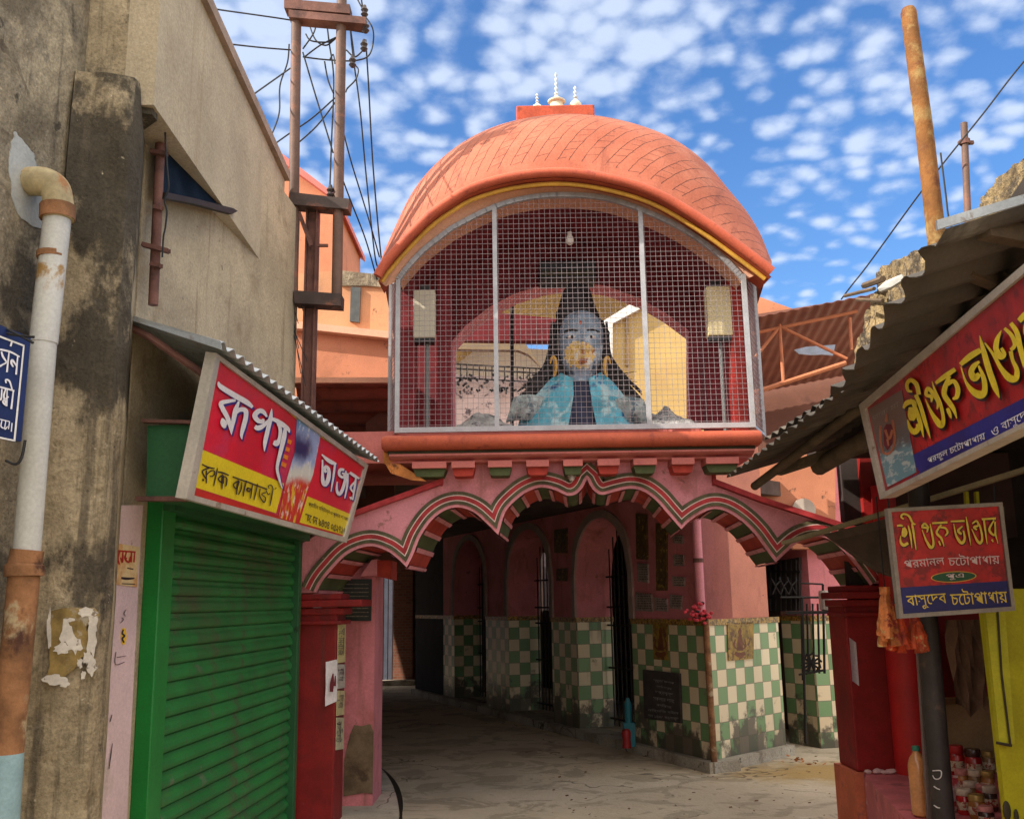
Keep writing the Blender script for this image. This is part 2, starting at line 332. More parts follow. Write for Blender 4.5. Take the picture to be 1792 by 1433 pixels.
def tile_material():
    n = NT('green_cream_tiles', .32, 0, .5); u, v, uv = n.uv(); T = .165
    a = n.math('FLOOR', n.math('DIVIDE', u, T)); b = n.math('FLOOR', n.math('DIVIDE', v, T))
    par = n.math('ABSOLUTE', n.math('MODULO', n.math('ADD', a, b), 2.0)); par = n.math('GREATER_THAN', par, .5)
    cell = n.node('ShaderNodeTexWhiteNoise', noise_dimensions='2D'); cb = n.node('ShaderNodeCombineXYZ'); n.put(cb.inputs[0], a); n.put(cb.inputs[1], b); n.t.links.new(cb.outputs[0], cell.inputs['Vector'])
    gr = n.mix(cell.outputs[0], (.14, .27, .11), (.21, .35, .16)); cr = n.mix(cell.outputs[0], (.72, .57, .36), (.80, .68, .46))
    c = n.mix(par, gr, cr)
    fu = n.math('FRACT', n.math('DIVIDE', u, T)); fv = n.math('FRACT', n.math('DIVIDE', v, T))
    e = n.math('MINIMUM', n.math('MINIMUM', fu, n.math('SUBTRACT', 1, fu)), n.math('MINIMUM', fv, n.math('SUBTRACT', 1, fv)))
    g = n.math('LESS_THAN', e, .018); c = n.mix(g, c, (.22, .17, .12))
    # grime splashed up from the paving and down from the ledge, with ragged outlines
    ns = n.noise(3.2, 8, .65); low = n.math('ADD', v, n.math('MULTIPLY', n.math('SUBTRACT', ns, .5), 2.0))
    c = n.mix(n.rng(low, .14, .34, .9, 0.), c, (.075, .06, .045))
    c = n.mix(n.rng(n.noise(5, 9, .65), .60, .72, 0, .8), c, (.20, .16, .06))
    c = n.mix(n.math('MULTIPLY', n.rng(n.noise(1, 6, .6, k=(6, 6, .8)), .58, .74), .7), c, (.10, .09, .05))
    n.color(c); n.bump(n.math('MULTIPLY', g, -1), .5, .004); return n.mat
tiles = tile_material()
tile_border = M('gold_pattern_tiles', (.36, .20, .03), .55, 22, .4, bump=.2, stains=[((.10, .05, .02), 30, .5, .56, 4), ((.62, .48, .2), 40, .62, .66, 3)], spec=.5)

def roof_material():
    n = NT('scored_orange_roof', .75, 0, .25); u, v, uv = n.uv()
    base = n.mix(n.rng(n.noise(2.2, 7, .6), .3, .7), (.30, .08, .042), (.40, .12, .07))
    base = n.mix(n.rng(n.noise(5, 9, .65), .58, .72, 0, .6), base, (.22, .05, .028))
    st = n.noise(1, 6, .65, vec=uv, k=(7, .9, 1)); base = n.mix(n.rng(st, .52, .68, 0, .55), base, (.20, .055, .035))
    base = n.mix(n.rng(n.noise(1.6, 8, .65), .54, .70, 0, .55), base, (.46, .19, .12)); base = n.mix(n.rng(n.noise(11, 8, .65), .64, .70, 0, .6), base, (.15, .05, .035))
    base = n.mix(1., base, n.mix(n.rng(n.noise(60, 8, .7), .25, .75), (.84,) * 3, (1.16,) * 3), 'MULTIPLY')
    w = n.math('MULTIPLY', n.math('SUBTRACT', n.noise(9, 3), .5), .03)
    uu = n.math('ADD', n.math('ADD', u, n.math('MULTIPLY', v, -.46)), w)
    f = n.math('FRACT', n.math('DIVIDE', uu, .235)); d = n.math('ABSOLUTE', n.math('SUBTRACT', f, .27))
    side = n.math('LESS_THAN', n.math('ABSOLUTE', n.math('SUBTRACT', d, .24)), .017)
    inside = n.math('LESS_THAN', d, .24)
    rr = n.math('FRACT', n.math('DIVIDE', n.math('SUBTRACT', v, n.math('MULTIPLY', uu, .30)), .115))
    rung = n.math('MULTIPLY', inside, n.math('LESS_THAN', rr, .06))
    wear = n.rng(n.noise(2.6, 3), .34, .50)
    rung = n.math('MULTIPLY', rung, n.math('GREATER_THAN', n.noise(6, 2), .43))
    zone = n.math('MULTIPLY', n.math('GREATER_THAN', v, .16), n.math('LESS_THAN', v, 1.38))
    ln = n.math('MULTIPLY', n.math('MULTIPLY', n.math('MAXIMUM', side, rung), zone), wear)
    c = n.mix(n.math('MULTIPLY', ln, .9), base, (.06, .016, .012)); n.color(c)
    n.bump(n.math('ADD', n.math('MULTIPLY', ln, -1.), n.math('MULTIPLY', n.noise(45, 5), .25)), .5, .012); return n.mat
roof_mat = roof_material()

def paving_material():
    n = NT('worn_concrete_paving', .9, 0, .25)
    c = n.mix(n.rng(n.noise(.9, 6, .6), .3, .7), (.50, .42, .30), (.62, .53, .39))
    c = n.mix(n.rng(n.noise(1.0, 9, .68, k=(1.9, 2.2, 1), dist=.7), .50, .57, 0, .6), c, (.29, .24, .165))
    c = n.mix(n.rng(n.noise(6, 9, .7), .60, .72, 0, .7), c, (.13, .10, .06))
    c = n.mix(n.rng(n.noise(2.1, 6, .6, k=(1.5, 3, 1)), .60, .74, 0, .7), c, (.68, .61, .48))
    x, y, z = n.xyz()   # ochre dust gathered by the tiled corner
    dx = n.math('SUBTRACT', x, 3.0); dy = n.math('SUBTRACT', y, 9.6)
    d = n.math('SQRT', n.math('ADD', n.math('MULTIPLY', n.math('MULTIPLY', dx, dx), .45), n.math('MULTIPLY', n.math('MULTIPLY', dy, dy), 1.6)))
    d = n.math('ADD', d, n.math('MULTIPLY', n.math('SUBTRACT', n.noise(3, 7, .65), .5), 1.3))
    c = n.mix(n.rng(d, .25, 1.0, .85, 0.), c, (.42, .27, .08))
    cr = n.node('ShaderNodeTexVoronoi', feature='DISTANCE_TO_EDGE'); cr.inputs['Scale'].default_value = .42
    mp = n.node('ShaderNodeVectorMath', operation='ADD'); nz = n.node('ShaderNodeTexNoise'); nz.inputs['Scale'].default_value = 2.5; n.t.links.new(n.pos, nz.inputs['Vector']); n.t.links.new(n.pos, mp.inputs[0]); n.t.links.new(nz.outputs['Color'], mp.inputs[1]); n.t.links.new(mp.outputs[0], cr.inputs['Vector'])
    crack = n.math('LESS_THAN', cr.outputs['Distance'], .006); crack = n.math('MULTIPLY', crack, n.math('GREATER_THAN', n.noise(.9, 2), .52)); c = n.mix(n.math('MULTIPLY', crack, .6), c, (.08, .06, .04))
    n.color(c); n.bump(n.math('ADD', n.noise(14, 8, .65), n.math('MULTIPLY', crack, -.6)), .6, .03); return n.mat
paving = paving_material()

# ------------------------------------------------------------------ lettering
def strokes(mb, pl, sets, org, sc, off=.004, dx=0, dy=0, mi=0, wk=1.0):
    """brush strokes drawn on a flat sign: each stroke is a list of (x,y,width) in a tracing's own units"""
    for i, st in enumerate(sets):
        p = [(org[0] + (x + dx) / sc, org[1] + (y + dy) / sc, w * wk / sc) for x, y, w in st]
        if len(p) > 2: p = smooth(p, 5)
        o = off + i * .0003; L = []; Rr = []
        for k, (x, y, w) in enumerate(p):
            a = p[max(k - 1, 0)]; b = p[min(k + 1, len(p) - 1)]; tx, ty = b[0] - a[0], b[1] - a[1]; l = math.hypot(tx, ty) or 1
            nx, ny = -ty / l, tx / l
            L.append(pl(x + nx * w / 2, y + ny * w / 2, o)); Rr.append(pl(x - nx * w / 2, y - ny * w / 2, o))
        for k in range(len(p) - 1): mb.face([L[k], L[k + 1], Rr[k + 1], Rr[k]], mi)
def polys(mb, pl, lst, org, sc, off=.004, mi=0):
    for i, q in enumerate(lst):
        mb.face([pl(org[0] + x / sc, org[1] + y / sc, off + i * .0003) for x, y in q], mi)
def text(mb, pl, body, tl, tr, bl, off=.004, mi=0, bold=0.0):
    """flat lettering fitted to the parallelogram tl, tr, bl on a plane"""
    c = bpy.data.curves.new('lettering', 'FONT'); c.body = body; c.resolution_u = 2; c.offset = bold
    o = bpy.data.objects.new('lettering', c); COL.objects.link(o)
    me = bpy.data.meshes.new_from_object(o.evaluated_get(bpy.context.evaluated_depsgraph_get()))
    bpy.data.objects.remove(o); 
    if not me.vertices: return
    xs = [v.co.x for v in me.vertices]; ys = [v.co.y for v in me.vertices]; x0, x1, y0, y1 = min(xs), max(xs), min(ys), max(ys)
    A = pl(*tl, off); B = pl(*tr, off); C = pl(*bl, off)
    vs = [A + (B - A) * ((v.co.x - x0) / (x1 - x0)) + (C - A) * ((y1 - v.co.y) / (y1 - y0)) for v in me.vertices]
    mb.raw(vs, [list(p.vertices) for p in me.polygons], mi); bpy.data.meshes.remove(me)
def flat(mb, pl, pts, off, mi=0): mb.face([pl(x, y, off) for x, y in pts], mi)
def slab(mb, pl, pts, thick, off=0., mi=0):
    """outline on a plane given a thickness towards the viewer"""
    mb.prism([pl(x, y, off) for x, y in pts], pl.n * thick, mi)

# ------------------------------------------------------------------ ground
g = MB(); g.face([(-60, -30, 0), (60, -30, 0), (60, 120, 0), (-60, 120, 0)]); struct(g.build('ground', paving))

# raised step with a rounded corner under the pink pier, an open drain round it
step_edge = smooth([(652, 1338), (668, 1350), (683, 1370), (692, 1392), (697, 1415), (697, 1436), (690, 1500), (672, 1640)], 5)
top = [onZ(x, y, .06) for x, y in step_edge] + [onZ(470, 1640, .06), onZ(520, 1400, .06), onZ(600, 1338, .06)]
g = MB(); g.prism([V((p.x, p.y, .085)) for p in top], (0, 0, -.085)); struct(g.build('kerb_step', M('pale_step_stone', (.46, .41, .33), .2, 3, .9, bump=.5, grit=.2, cracks=1.5, stains=[((.2, .16, .11), 4, .56, .68, 9)])))
g = MB(); a = []; b = []
for i, (x, y) in enumerate(step_edge):
    p = onZ(x, y, .004); w = .015 + .032 * math.sin(math.pi * min(1, i / 22)); a.append(V((p.x + .006, p.y, .004))); b.append(V((p.x + w + .012, p.y + .01, .004)))
g.grid([a, b]); struct(g.build('drain_gutter', M('dark_gutter', (.03, .022, .015), .3, 6, .6, bump=.3)))  # flat near-black strip drawn for the drain groove

# ------------------------------------------------------------------ left building
LW = vplane(-2.02, .06)             # street wall of the left shops
HB = vplane(-1.476, -.03)           # the upper band that overhangs it
def lx(Y, off=0): return -2.02 + .06 * Y + off
def hx(Y): return -1.476 - .03 * Y
bld = thing('concrete_house', 'old beige plastered house with an overhanging upper band and mould blackened buttress', 'house', (-2.6, 4.5, 0))
m = MB()
crease = V((-1.893, 3.9, 0)); edge = V((-1.662, 3.97, 0)); back = V((lx(4.42), 4.42, 0))
m.prism([V((lx(4.42) - .02, 4.42, 0)), V((lx(7.0), 7.0, 0)), V((-5, 7.0, 0)), V((-5, 4.42, 0))], (0, 0, 4.55)); m.build('wall', plaster, bld)
m = MB(); m.box((-5, 7.001, 0), (-2.3, 9.0, 4.5)); m.build('sun_block_mass', plaster, bld)  # hidden mass added to keep a sun streak off the ground by the gateway
def buttress_mat():
    n = NT('mould_blackened_plaster', .95, 0, .2); x, y, z = n.xyz()
    c = n.mix(n.rng(n.noise(3, 8, .65), .3, .7), (.27, .215, .135), (.44, .36, .24))
    c = n.mix(n.rng(n.noise(9, 9, .65), .56, .66, 0, .8), c, (.20, .155, .095))
    nz = n.noise(2.6, 10, .68, k=(1.4, 1.4, .8))
    def band(zc, w, k): return n.math('MULTIPLY', n.math('SUBTRACT', 1.0, n.math('MINIMUM', n.math('ABSOLUTE', n.math('DIVIDE', n.math('SUBTRACT', z, zc), w)), 1.0)), k)
    d = n.math('ADD', n.math('ADD', nz, band(3.5, .6, .26)), n.math('ADD', band(2.62, .34, .22), band(1.75, .2, .13)))
    c = n.mix(n.rng(d, .54, .66, 0, .93), c, (.05, .043, .033))
    c = n.mix(n.rng(n.noise(1, 6, .6, k=(16, 16, .9)), .52, .66, 0, .75), c, (.09, .075, .055))
    c = n.mix(n.rng(n.noise(14, 8, .6), .68, .72, 0, .8), c, (.52, .45, .33))
    c = n.mix(n.rng(n.noise(22, 6, .6), .70, .73, 0, .9), c, (.035, .03, .025))
    c = n.mix(1., c, n.mix(n.rng(n.noise(75, 8, .7), .25, .75), (.72,) * 3, (1.28,) * 3), 'MULTIPLY')
    n.color(c); n.bump(n.math('ADD', n.noise(18, 9, .7), n.math('MULTIPLY', n.rng(n.noise(9, 9, .65), .5, .7), -.4)), .9, .03); return n.mat
m = MB()   # near wall: flat stretch then an oblique buttress, rounded where its top shoulder stops
m.prism([V((-2.35, -4, 0)), V((-2.02, 3.0, 0)), crease, V((-1.93, 4.42, 0)), V((-5, 4.42, 0)), V((-5, -4, 0))], (0, 0, 5.2)); m.build('wall', mould, bld)
m = MB(); cols = []
shT = at(200, 128, 3.9).z
n_seg = 40
for i in range(n_seg + 1):
    z = shT * i / n_seg; k = 1.0
    if i > n_seg - 4: k = [1, .985, .93, .80, .55][i - (n_seg - 4)]
    row = []
    for t in [0, .12, .3, .5, .7, .88, 1.0]:
        p = lerp(crease, edge, t); d = (edge - crease).normalized(); nn = V((d.y, -d.x, 0)); q = p + nn * .06 * k
        q += nn * .022 * noise.noise(V((t * 3, z * 3, 1))); row.append(V((q.x, q.y, z)))
    e2 = edge + V((.035 * k + .012 * noise.noise(V((z * 4, 2, 2))), .02, 0)); row += [V((e2.x, e2.y, z)), V((e2.x - .03, e2.y + .10, z)), V((-1.775, 4.40, z)), V((-1.95, 4.44, z))]
    row = [V((-1.95, 3.95, z))] + row
    cols.append(row)
m.grid(cols, flip=True); m.face(list(reversed(cols[-1]))); m.build('buttress', buttress_mat(), bld, smooth=True)
# upper buttress stretch, set back above the shoulder
m = MB(); m.prism([V((-1.94, 3.98, 3.8)), V((-1.612, 4.06, 3.8)), V((-1.612, 4.12, 3.8)), V((-1.75, 4.25, 3.8)), V((-1.95, 4.44, 3.8))], (0, 0, 1.5)); m.build('wall', buttress_mat(), bld)
m = MB()   # overhanging band
zb, zt = 3.86, 4.74
def bz(Y): return 3.83 + .012 * (Y - 4)
m.prism([V((hx(4.03), 4.03, bz(4.03))), V((hx(6.82), 6.82, 3.87)), V((hx(6.82), 6.82, zt)), V((hx(4.03), 4.03, zt + .02))], (-.35, 0, 0)); m.build('upper_band', plaster_hi, bld)
m = MB(); m.prism([V((hx(3.9) + .035, 3.9, 4.76)), V((hx(6.84) + .035, 6.84, 4.742)), V((hx(6.84) - .4, 6.84, 4.742)), V((hx(3.9) - .4, 3.9, 4.76))], (0, 0, .07)); m.build('coping', M('coping_plaster', (.30, .22, .17), .2, 5, .9, bump=.4), bld)
m = MB(); m.prism([V((lx(4.44) - .3, 4.44, 4.83)), V((-2.1, 6.9, 4.82)), V((-5, 6.9, 4.82)), V((-5, 4.44, 4.83))], (0, 0, .08)); m.build('roof_slab', concrete, bld)
# tilted glazed window under the band
wp = Plane(at(291, 222, 4.55), at(408, 370, 5.45), at(291, 345, 4.50))
m = MB(); slab(m, wp, [(280, 246), (306, 250), (404, 366), (398, 373), (330, 352), (280, 341)], .012); w = m.build('window', M('tinted_glass', (.014, .022, .036), .3, 5, .7, bump=0, spec=.0), bld)
m = MB()
for q in ([(280, 338), (332, 349), (400, 366), (408, 371), (398, 376), (330, 358), (280, 349)],): slab(m, wp, q, .03, .004)
m.build('window_frame', iron, w)
# lilac painted strip and jamb beside the shutter
lil = Plane(V((lx(4.42) + .02, 4.42, 0)), V((lx(4.78) + .02, 4.78, 0)), V((lx(4.42) + .02, 4.42, 1)))
m = MB(); slab(m, lil, [(196, 884), (246, 884), (243, 930), (236, 1060), (230, 1180), (222, 1330), (215, 1500), (150, 1500), (166, 1400), (176, 1230), (186, 1080)], .012); m.build('painted_jamb', lilac, bld)

# ------------------------------------------------------------------ things on the left wall
m = MB(); pt = thing('drain_pipe', 'thick cream drain pipe with a rusty elbow leaving a broken hole in the wall', 'pipe', (-1.9, 3.6, 0))
PY = 3.62
def pp(px, py, Y=PY): return at(px, py, Y)
top_ = pp(100, 385); 
el_pts = [pp(45, 318, 3.66), pp(72, 318), pp(92, 326), pp(101, 346), pp(102, 385)]
m.tube([V(p) for p in smooth([tuple(p) for p in el_pts], 4)], .058, 14); m.build('elbow', M('mossy_pipe_elbow', (.40, .33, .19), .3, 8, .8, bump=.5, stains=[((.30, .13, .05), 5, .5, .62, 8), ((.1, .12, .05), 6, .58, .68, 8)]), pt, smooth=True)
m = MB(); m.tube([pp(101, 360), pp(100, 384)], .066, 14); m.build('collar', rust_pipe, pt, smooth=True)
m = MB(); m.tube([pp(100, 384), pp(76, 600)], .052, 14); m.build('pipe_length', cream_pipe, pt, smooth=True)
m = MB(); m.tube([pp(91, 442), pp(90.5, 452)], .056, 14); m.build('clamp', rust_pipe, pt, smooth=True)
m = MB(); m.tube([pp(76, 596), pp(45, 985)], .049, 14); m.build('pipe_length', cream_pipe, pt, smooth=True)
m = MB(); m.tube([pp(48, 962), pp(44, 985), pp(43, 990), pp(42, 1008)], [.058, .058, .068, .068], 14); m.build('collar', rust_pipe, pt, smooth=True)
m = MB(); m.tube([pp(42, 1008), pp(12, 1320)], .055, 14); sub(m.build('pipe_length', rust_pipe, pt, smooth=True), 'lower pipe length eaten by brown rust')
m = MB(); m.tube([pp(12, 1318), pp(0, 1500), pp(-8, 1700)], .056, 14); sub(m.build('pipe_length', M('pale_blue_pipe_paint', (.25, .38, .42), .15, 5, .6, bump=.2), pt, smooth=True), 'bottom pipe length painted pale blue')
rag = lambda pts, k=3: [(x + random.uniform(-k, k), y + random.uniform(-k, k)) for x, y in smooth([tuple(p) for p in pts] + [tuple(pts[0])], 4)[:-1]]
hole = Plane(V((-2.02, 3.0, 0)), V((-1.893, 3.9, 0)), V((-2.02, 3, 1)))
m = MB(); slab(m, hole, rag([(25, 232), (34, 240), (52, 262), (60, 280), (72, 300), (80, 330), (78, 392), (58, 396), (30, 375), (19, 330), (16, 290), (20, 250)], 2), .004); sub(m.build('cement_patch', M('grey_cement_patch', (.36, .37, .36), .12, 7, .9, bump=.5, stains=[((.13, .1, .07), 6, .6, .7, 8)]), bld), 'ragged grey cement patch round the pipe hole')

rp = thing('rusty_conduit', 'thin rusty iron pipe clamped upright to the beige wall', 'pipe', (-1.55, 4.4, 2.4))
RY = 4.42
m = MB(); m.tube([at(284, 168, RY), at(283, 200, RY)], .016, 8); m.tube([at(283, 196, RY), at(268, 534, RY)], .024, 10); m.build('pipe_length', rust_dark, rp, smooth=True)
for (x, y, dx, dy) in ((277, 268, 14, 2), (271, 434, 24, 6), (281, 200, 8, 0), (276, 364, 7, 1), (272, 464, 9, 2)):
    m = MB(); m.beam(at(x - dx * .9, y - dy, RY - .03), at(x + dx, y + dy, RY - .03), .03, .02); m.beam(at(x + dx, y + dy, RY - .03), at(x + dx, y + dy, RY + .1), .02, .02); m.build('clamp', rust_dark, rp)
m = MB(); m.tube([at(x, y, 4.3) for x, y in smooth([(301, -60), (296, 40), (291, 110), (292, 165), (289, 230), (293, 300), (295, 330), (288, 350), (292, 370), (289, 400), (286, 415), (284, 450)], 4)], .0045, 6); tag(m.build('cable', cable_mat), 'slack black cable hanging down beside the thin rusty pipe', 'cable')

# navy board at the left border
nb = thing('name_board', 'navy blue enamel board with white bengali lettering beside the cream drain pipe', 'sign', (-1.95, 3.2, 1.9))
np_ = Plane(at(-40, 560, 3.15), at(46, 594, 3.36), at(-40, 765, 3.15))
m = MB(); slab(m, np_, [(-190, 500), (46, 592), (29, 774), (-190, 730)], .02, 0); m.build('board', navy, nb)
m = MB(); o, s_ = (0, 560), 5.97
for q in ([(-1100, -260), (258, 262), (248, 278), (-1100, -235)], [(258, 262), (160, 1270), (140, 1262), (240, 272)], [(160, 1270), (-1100, 1010), (-1100, 985), (146, 1250)]): polys(m, np_, [q], o, s_, .0225)
m.build('border_line', white, nb)
m = MB()
strokes(m, np_, [[(-40, 300, 18), (100, 330, 20), (205, 385, 14)], [(95, 335, 14), (72, 545, 20)], [(70, 440, 16), (30, 380, 22), (15, 330, 16)], [(70, 445, 14), (20, 470, 18), (0, 480, 20), (-30, 440, 18)],
  [(185, 380, 14), (168, 570, 20)], [(172, 480, 14), (130, 420, 24), (118, 450, 22), (140, 490, 14)], [(128, 215, 18), (110, 275, 20)],
  [(-40, 690, 16), (60, 715, 18), (150, 740, 16)], [(60, 720, 14), (40, 800, 20), (70, 890, 18), (30, 850, 18), (90, 800, 14)], [(20, 720, 14), (10, 830, 18), (-20, 800, 18)], [(75, 720, 12), (70, 900, 16)], [(140, 735, 14), (118, 930, 20)], [(130, 740, 14), (100, 640, 18), (60, 625, 18), (65, 660, 14)],
  [(-30, 1030, 10), (100, 1060, 10)], [(20, 1050, 10), (10, 1110, 14), (40, 1130, 12)], [(60, 1055, 10), (50, 1140, 12), (80, 1110, 10)], [(100, 1060, 10), (88, 1140, 10)], [(126, 1075, 12), (118, 1165, 12)], [(-30, 1040, 10), (-20, 1100, 14)]], o, s_, .0225)
m.build('lettering', letter_white, nb)
for q, lab in (([(-30, 566), (10, 583), (40, 588), (60, 590)], 'thin wire drooping along the top of the navy enamel board'), ([(-30, 556), (20, 580), (58, 600)], 'thin wire crossing to the cream pipe above the navy board'), ([(10, 806), (28, 812), (38, 800), (44, 770)], 'curl of wire under the navy enamel board')):
    m = MB(); m.tube([at(x, y, 3.25 if q[0][1] < 700 else 3.28) for x, y in smooth(q, 4)], .005, 6); tag(m.build('wire', cable_mat), lab, 'wire')

# papers on the jamb and buttress
bp = Plane(crease + V((.055, -.03, 0)), edge + V((.06, -.03, 0)), crease + V((.055, -.03, 1)))
pz = thing('torn_poster', 'torn white and brown poster remains on the dirty buttress', 'poster', tuple(bp(125, 1190, .03)))
m = MB()
slab(m, bp, rag([(92, 1066), (165, 1064), (170, 1080), (152, 1095), (166, 1130), (168, 1180), (150, 1150), (130, 1170), (100, 1195), (78, 1190), (88, 1150), (84, 1100)]), .001, .042); m.build('poster_ground', M('brown_poster_paper', (.22, .15, .05), .4, 14, .9, bump=.2, stains=[((.33, .29, .22), 9, .5, .6, 6)]), pz)
m = MB()
random.seed(11)
for cx_, cy_, rx_, ry_ in ((86, 1100, 4, 36), (150, 1072, 18, 9), (162, 1090, 9, 14), (118, 1108, 14, 22), (108, 1135, 16, 10), (132, 1128, 12, 14), (160, 1122, 8, 26), (152, 1150, 7, 12), (160, 1168, 9, 18), (140, 1160, 5, 8), (96, 1188, 20, 9), (112, 1196, 9, 6), (146, 1182, 4, 9), (124, 1084, 8, 4)):
    pts_ = []
    for k in range(16):
        a_ = 2 * math.pi * k / 16; r_k = 1 + random.uniform(-.38, .3); pts_.append((cx_ + math.cos(a_) * rx_ * r_k, cy_ + math.sin(a_) * ry_ * r_k))
    slab(m, bp, pts_, .0012, .044 + random.random() * .003)
m.build('paper_scrap', M('dirty_white_paper', (.55, .51, .45), .15, 9, .9, bump=.2, stains=[((.2, .16, .12), 14, .58, .64, 5)]), pz)
jp = Plane(lil.p + lil.n * .012, lil(246, 884, .012), lil(215, 1500, .012))
nt = thing('paper_notice', 'small orange notice with red lettering on the lilac strip', 'notice', tuple(jp(222, 1020)))
m = MB(); slab(m, jp, [(203, 950), (243, 957), (239, 1027), (201, 1022)], .003, .001); m.build('sheet', M('orange_notice_paper', (.55, .30, .12), .15, 8, .8, bump=.1, stains=[((.62, .48, .26), 4, .48, .6, 5)]), nt)
m = MB(); o, s_ = (200, 860), 4.94
strokes(m, jp, [[(30, 512, 16), (185, 522, 14)], [(45, 520, 14), (30, 580, 18), (45, 630, 14)], [(75, 520, 12), (70, 610, 16), (55, 570, 12)], [(105, 520, 12), (95, 580, 16), (125, 610, 16), (140, 560, 12)], [(150, 520, 12), (145, 610, 16)], [(178, 520, 10), (170, 610, 14)], [(110, 580, 12), (85, 560, 12)]], o, s_, .0045)
m.build('lettering', M('red_ink', (.35, .015, .01), .1, 6, .8, bump=0), nt)
m = MB(); strokes(m, jp, [[(60, 745, 18), (110, 752, 22), (175, 748, 12)], [(65, 795, 8), (180, 800, 8)], [(110, 660, 8), (165, 670, 10)]], o, s_, .0045); m.build('lettering', letter_black, nt)
m = MB(); e = [(216 + 5 * math.cos(a), 1113 + 15 * math.sin(a)) for a in [k * math.pi / 10 for k in range(20)]]; slab(m, jp, e, .002, .001); st = tag(m.build('sticker', M('yellow_sticker', (.70, .45, .03), .1, 9, .6, bump=0)), 'little yellow oval sticker below the orange notice', 'sticker')
m = MB(); strokes(m, jp, [[(216, 1101, 3), (214, 1108, 3.4), (218, 1112, 3), (214, 1117, 3.4), (217, 1124, 3)]], (0, 0), 1, .0035); m.build('lettering', letter_black, st)
m = MB(); strokes(m, jp, [[(203, 1140, 1), (202, 1162, 1.2), (218, 1158, 1)], [(204, 1150, 1), (221, 1147, .8)], [(213, 1080, 1), (216, 1084, 1.4), (210, 1090, 1)], [(221, 1066, 1), (217, 1073, 1.4), (220, 1078, 1)], [(196, 1250, 1.4), (193, 1262, 1.6)], [(197, 1300, 1), (194, 1322, 1.6), (191, 1345, 1)]], (0, 0), 1, .003); m.build('scribble', letter_black, bld)

# ------------------------------------------------------------------ green shutter
sh = thing('rolling_shutter', 'closed green ribbed rolling shutter below the tilted red and yellow signboard', 'shutter', (lx(5.9) + .05, 5.9, 0))
SP = vplane(-2.02 + .015, .06); e1 = V((.06, 1, 0)).normalized(); nL = V((e1.y, -e1.x, 0))
yn, yf = 4.80, 7.0
m = MB(); rows = []; P0 = V((lx(yn) + .015, yn, 0)); P1 = V((lx(yf) + .015, yf, 0))
z = 0.0; pitch = .097; prof = []
pitch = .083
while z < 2.25:
    prof += [(z, -.004), (z + .003, -.004), (z + .006, .012), (z + .016, .020), (z + .032, .022), (z + .048, .017), (z + .060, .006), (z + .068, .003), (z + .080, .001)]; z += pitch
m.grid([[P0 + nL * d + V((0, 0, zz)) for zz, d in prof], [P1 + nL * d + V((0, 0, zz)) for zz, d in prof]]); m.build('slats', green, sh)
m = MB(); m.obox(V((lx(4.66) - .02, 4.66, 0)), e1 * .15, nL * .085, (0, 0, 2.2)); m.build('guide_rail', green_frame, sh, bevel=.008)
m = MB(); m.obox(V((lx(yf) - .02, yf, 0)), e1 * .07, nL * .09, (0, 0, 2.2)); m.build('guide_rail', green_dark, sh, bevel=.006)
m = MB(); m.obox(V((lx(4.66), 4.66, 2.06)), e1 * 2.42, nL * .12, (0, 0, .10)); m.build('lintel', green_dark, sh)
# green sheet box above, with its angle-iron shelf
bx = thing('hood_box', 'dark green sheet metal box between the house wall and the red signboard', 'hood', (-1.5, 4.4, 2.15))
gp = [at(258, 745, 4.35), at(352, 741, 4.35), at(345, 868, 4.35), at(256, 872, 4.35)]
m = MB(); m.prism([V((p.x, 4.35, p.z)) for p in gp], (0, 2.5, 0)); m.build('side_panel', green_dark, bx)
m = MB(); m.beam(at(240, 873, 4.33), at(350, 873, 4.33), .05, .02); m.beam(at(250, 737, 4.33), at(352, 740, 4.33), .04, .015); m.build('angle_iron', rust_dark, bx)

# ------------------------------------------------------------------ left signboard
TL, TR, BL = at(373, 617, 4.1), at(641, 813, 6.75), at(320, 872, 4.1)
SG = Plane(TL, TR, BL)
sg = thing('shop_signboard', 'tilted red and yellow shop signboard with white bengali lettering above the green shutter', 'sign', tuple(BL + V((.3, 1, 0))))
outer = [(373, 617), (641, 813), (602.5, 949), (320, 872)]; inner = [(379, 630), (636, 818), (599, 939), (334, 866)]
m = MB(); slab(m, SG, outer, -.035, -.002); m.build('box_body', alu, sg)
m = MB()
for i in range(4):
    j = (i + 1) % 4; slab(m, SG, [outer[i], outer[j], inner[j], inner[i]], .016, 0)
m.build('frame', alu, sg)
m = MB(); flat(m, SG, inner, .002, 0); m.build('panel', sign_red, sg)
m = MB()
flat(m, SG, [(348, 784), (497, 846), (483, 898), (337, 851)], .004, 0); flat(m, SG, [(538, 868), (614, 900), (605, 937), (524, 914)], .004, 0)
m.build('yellow_panel', sign_yellow, sg)
m = MB(); flat(m, SG, [(337, 853), (483, 901), (600, 934), (599, 939), (334, 866)], .0035, 0); m.build('lower_band', sign_red_dark, sg)
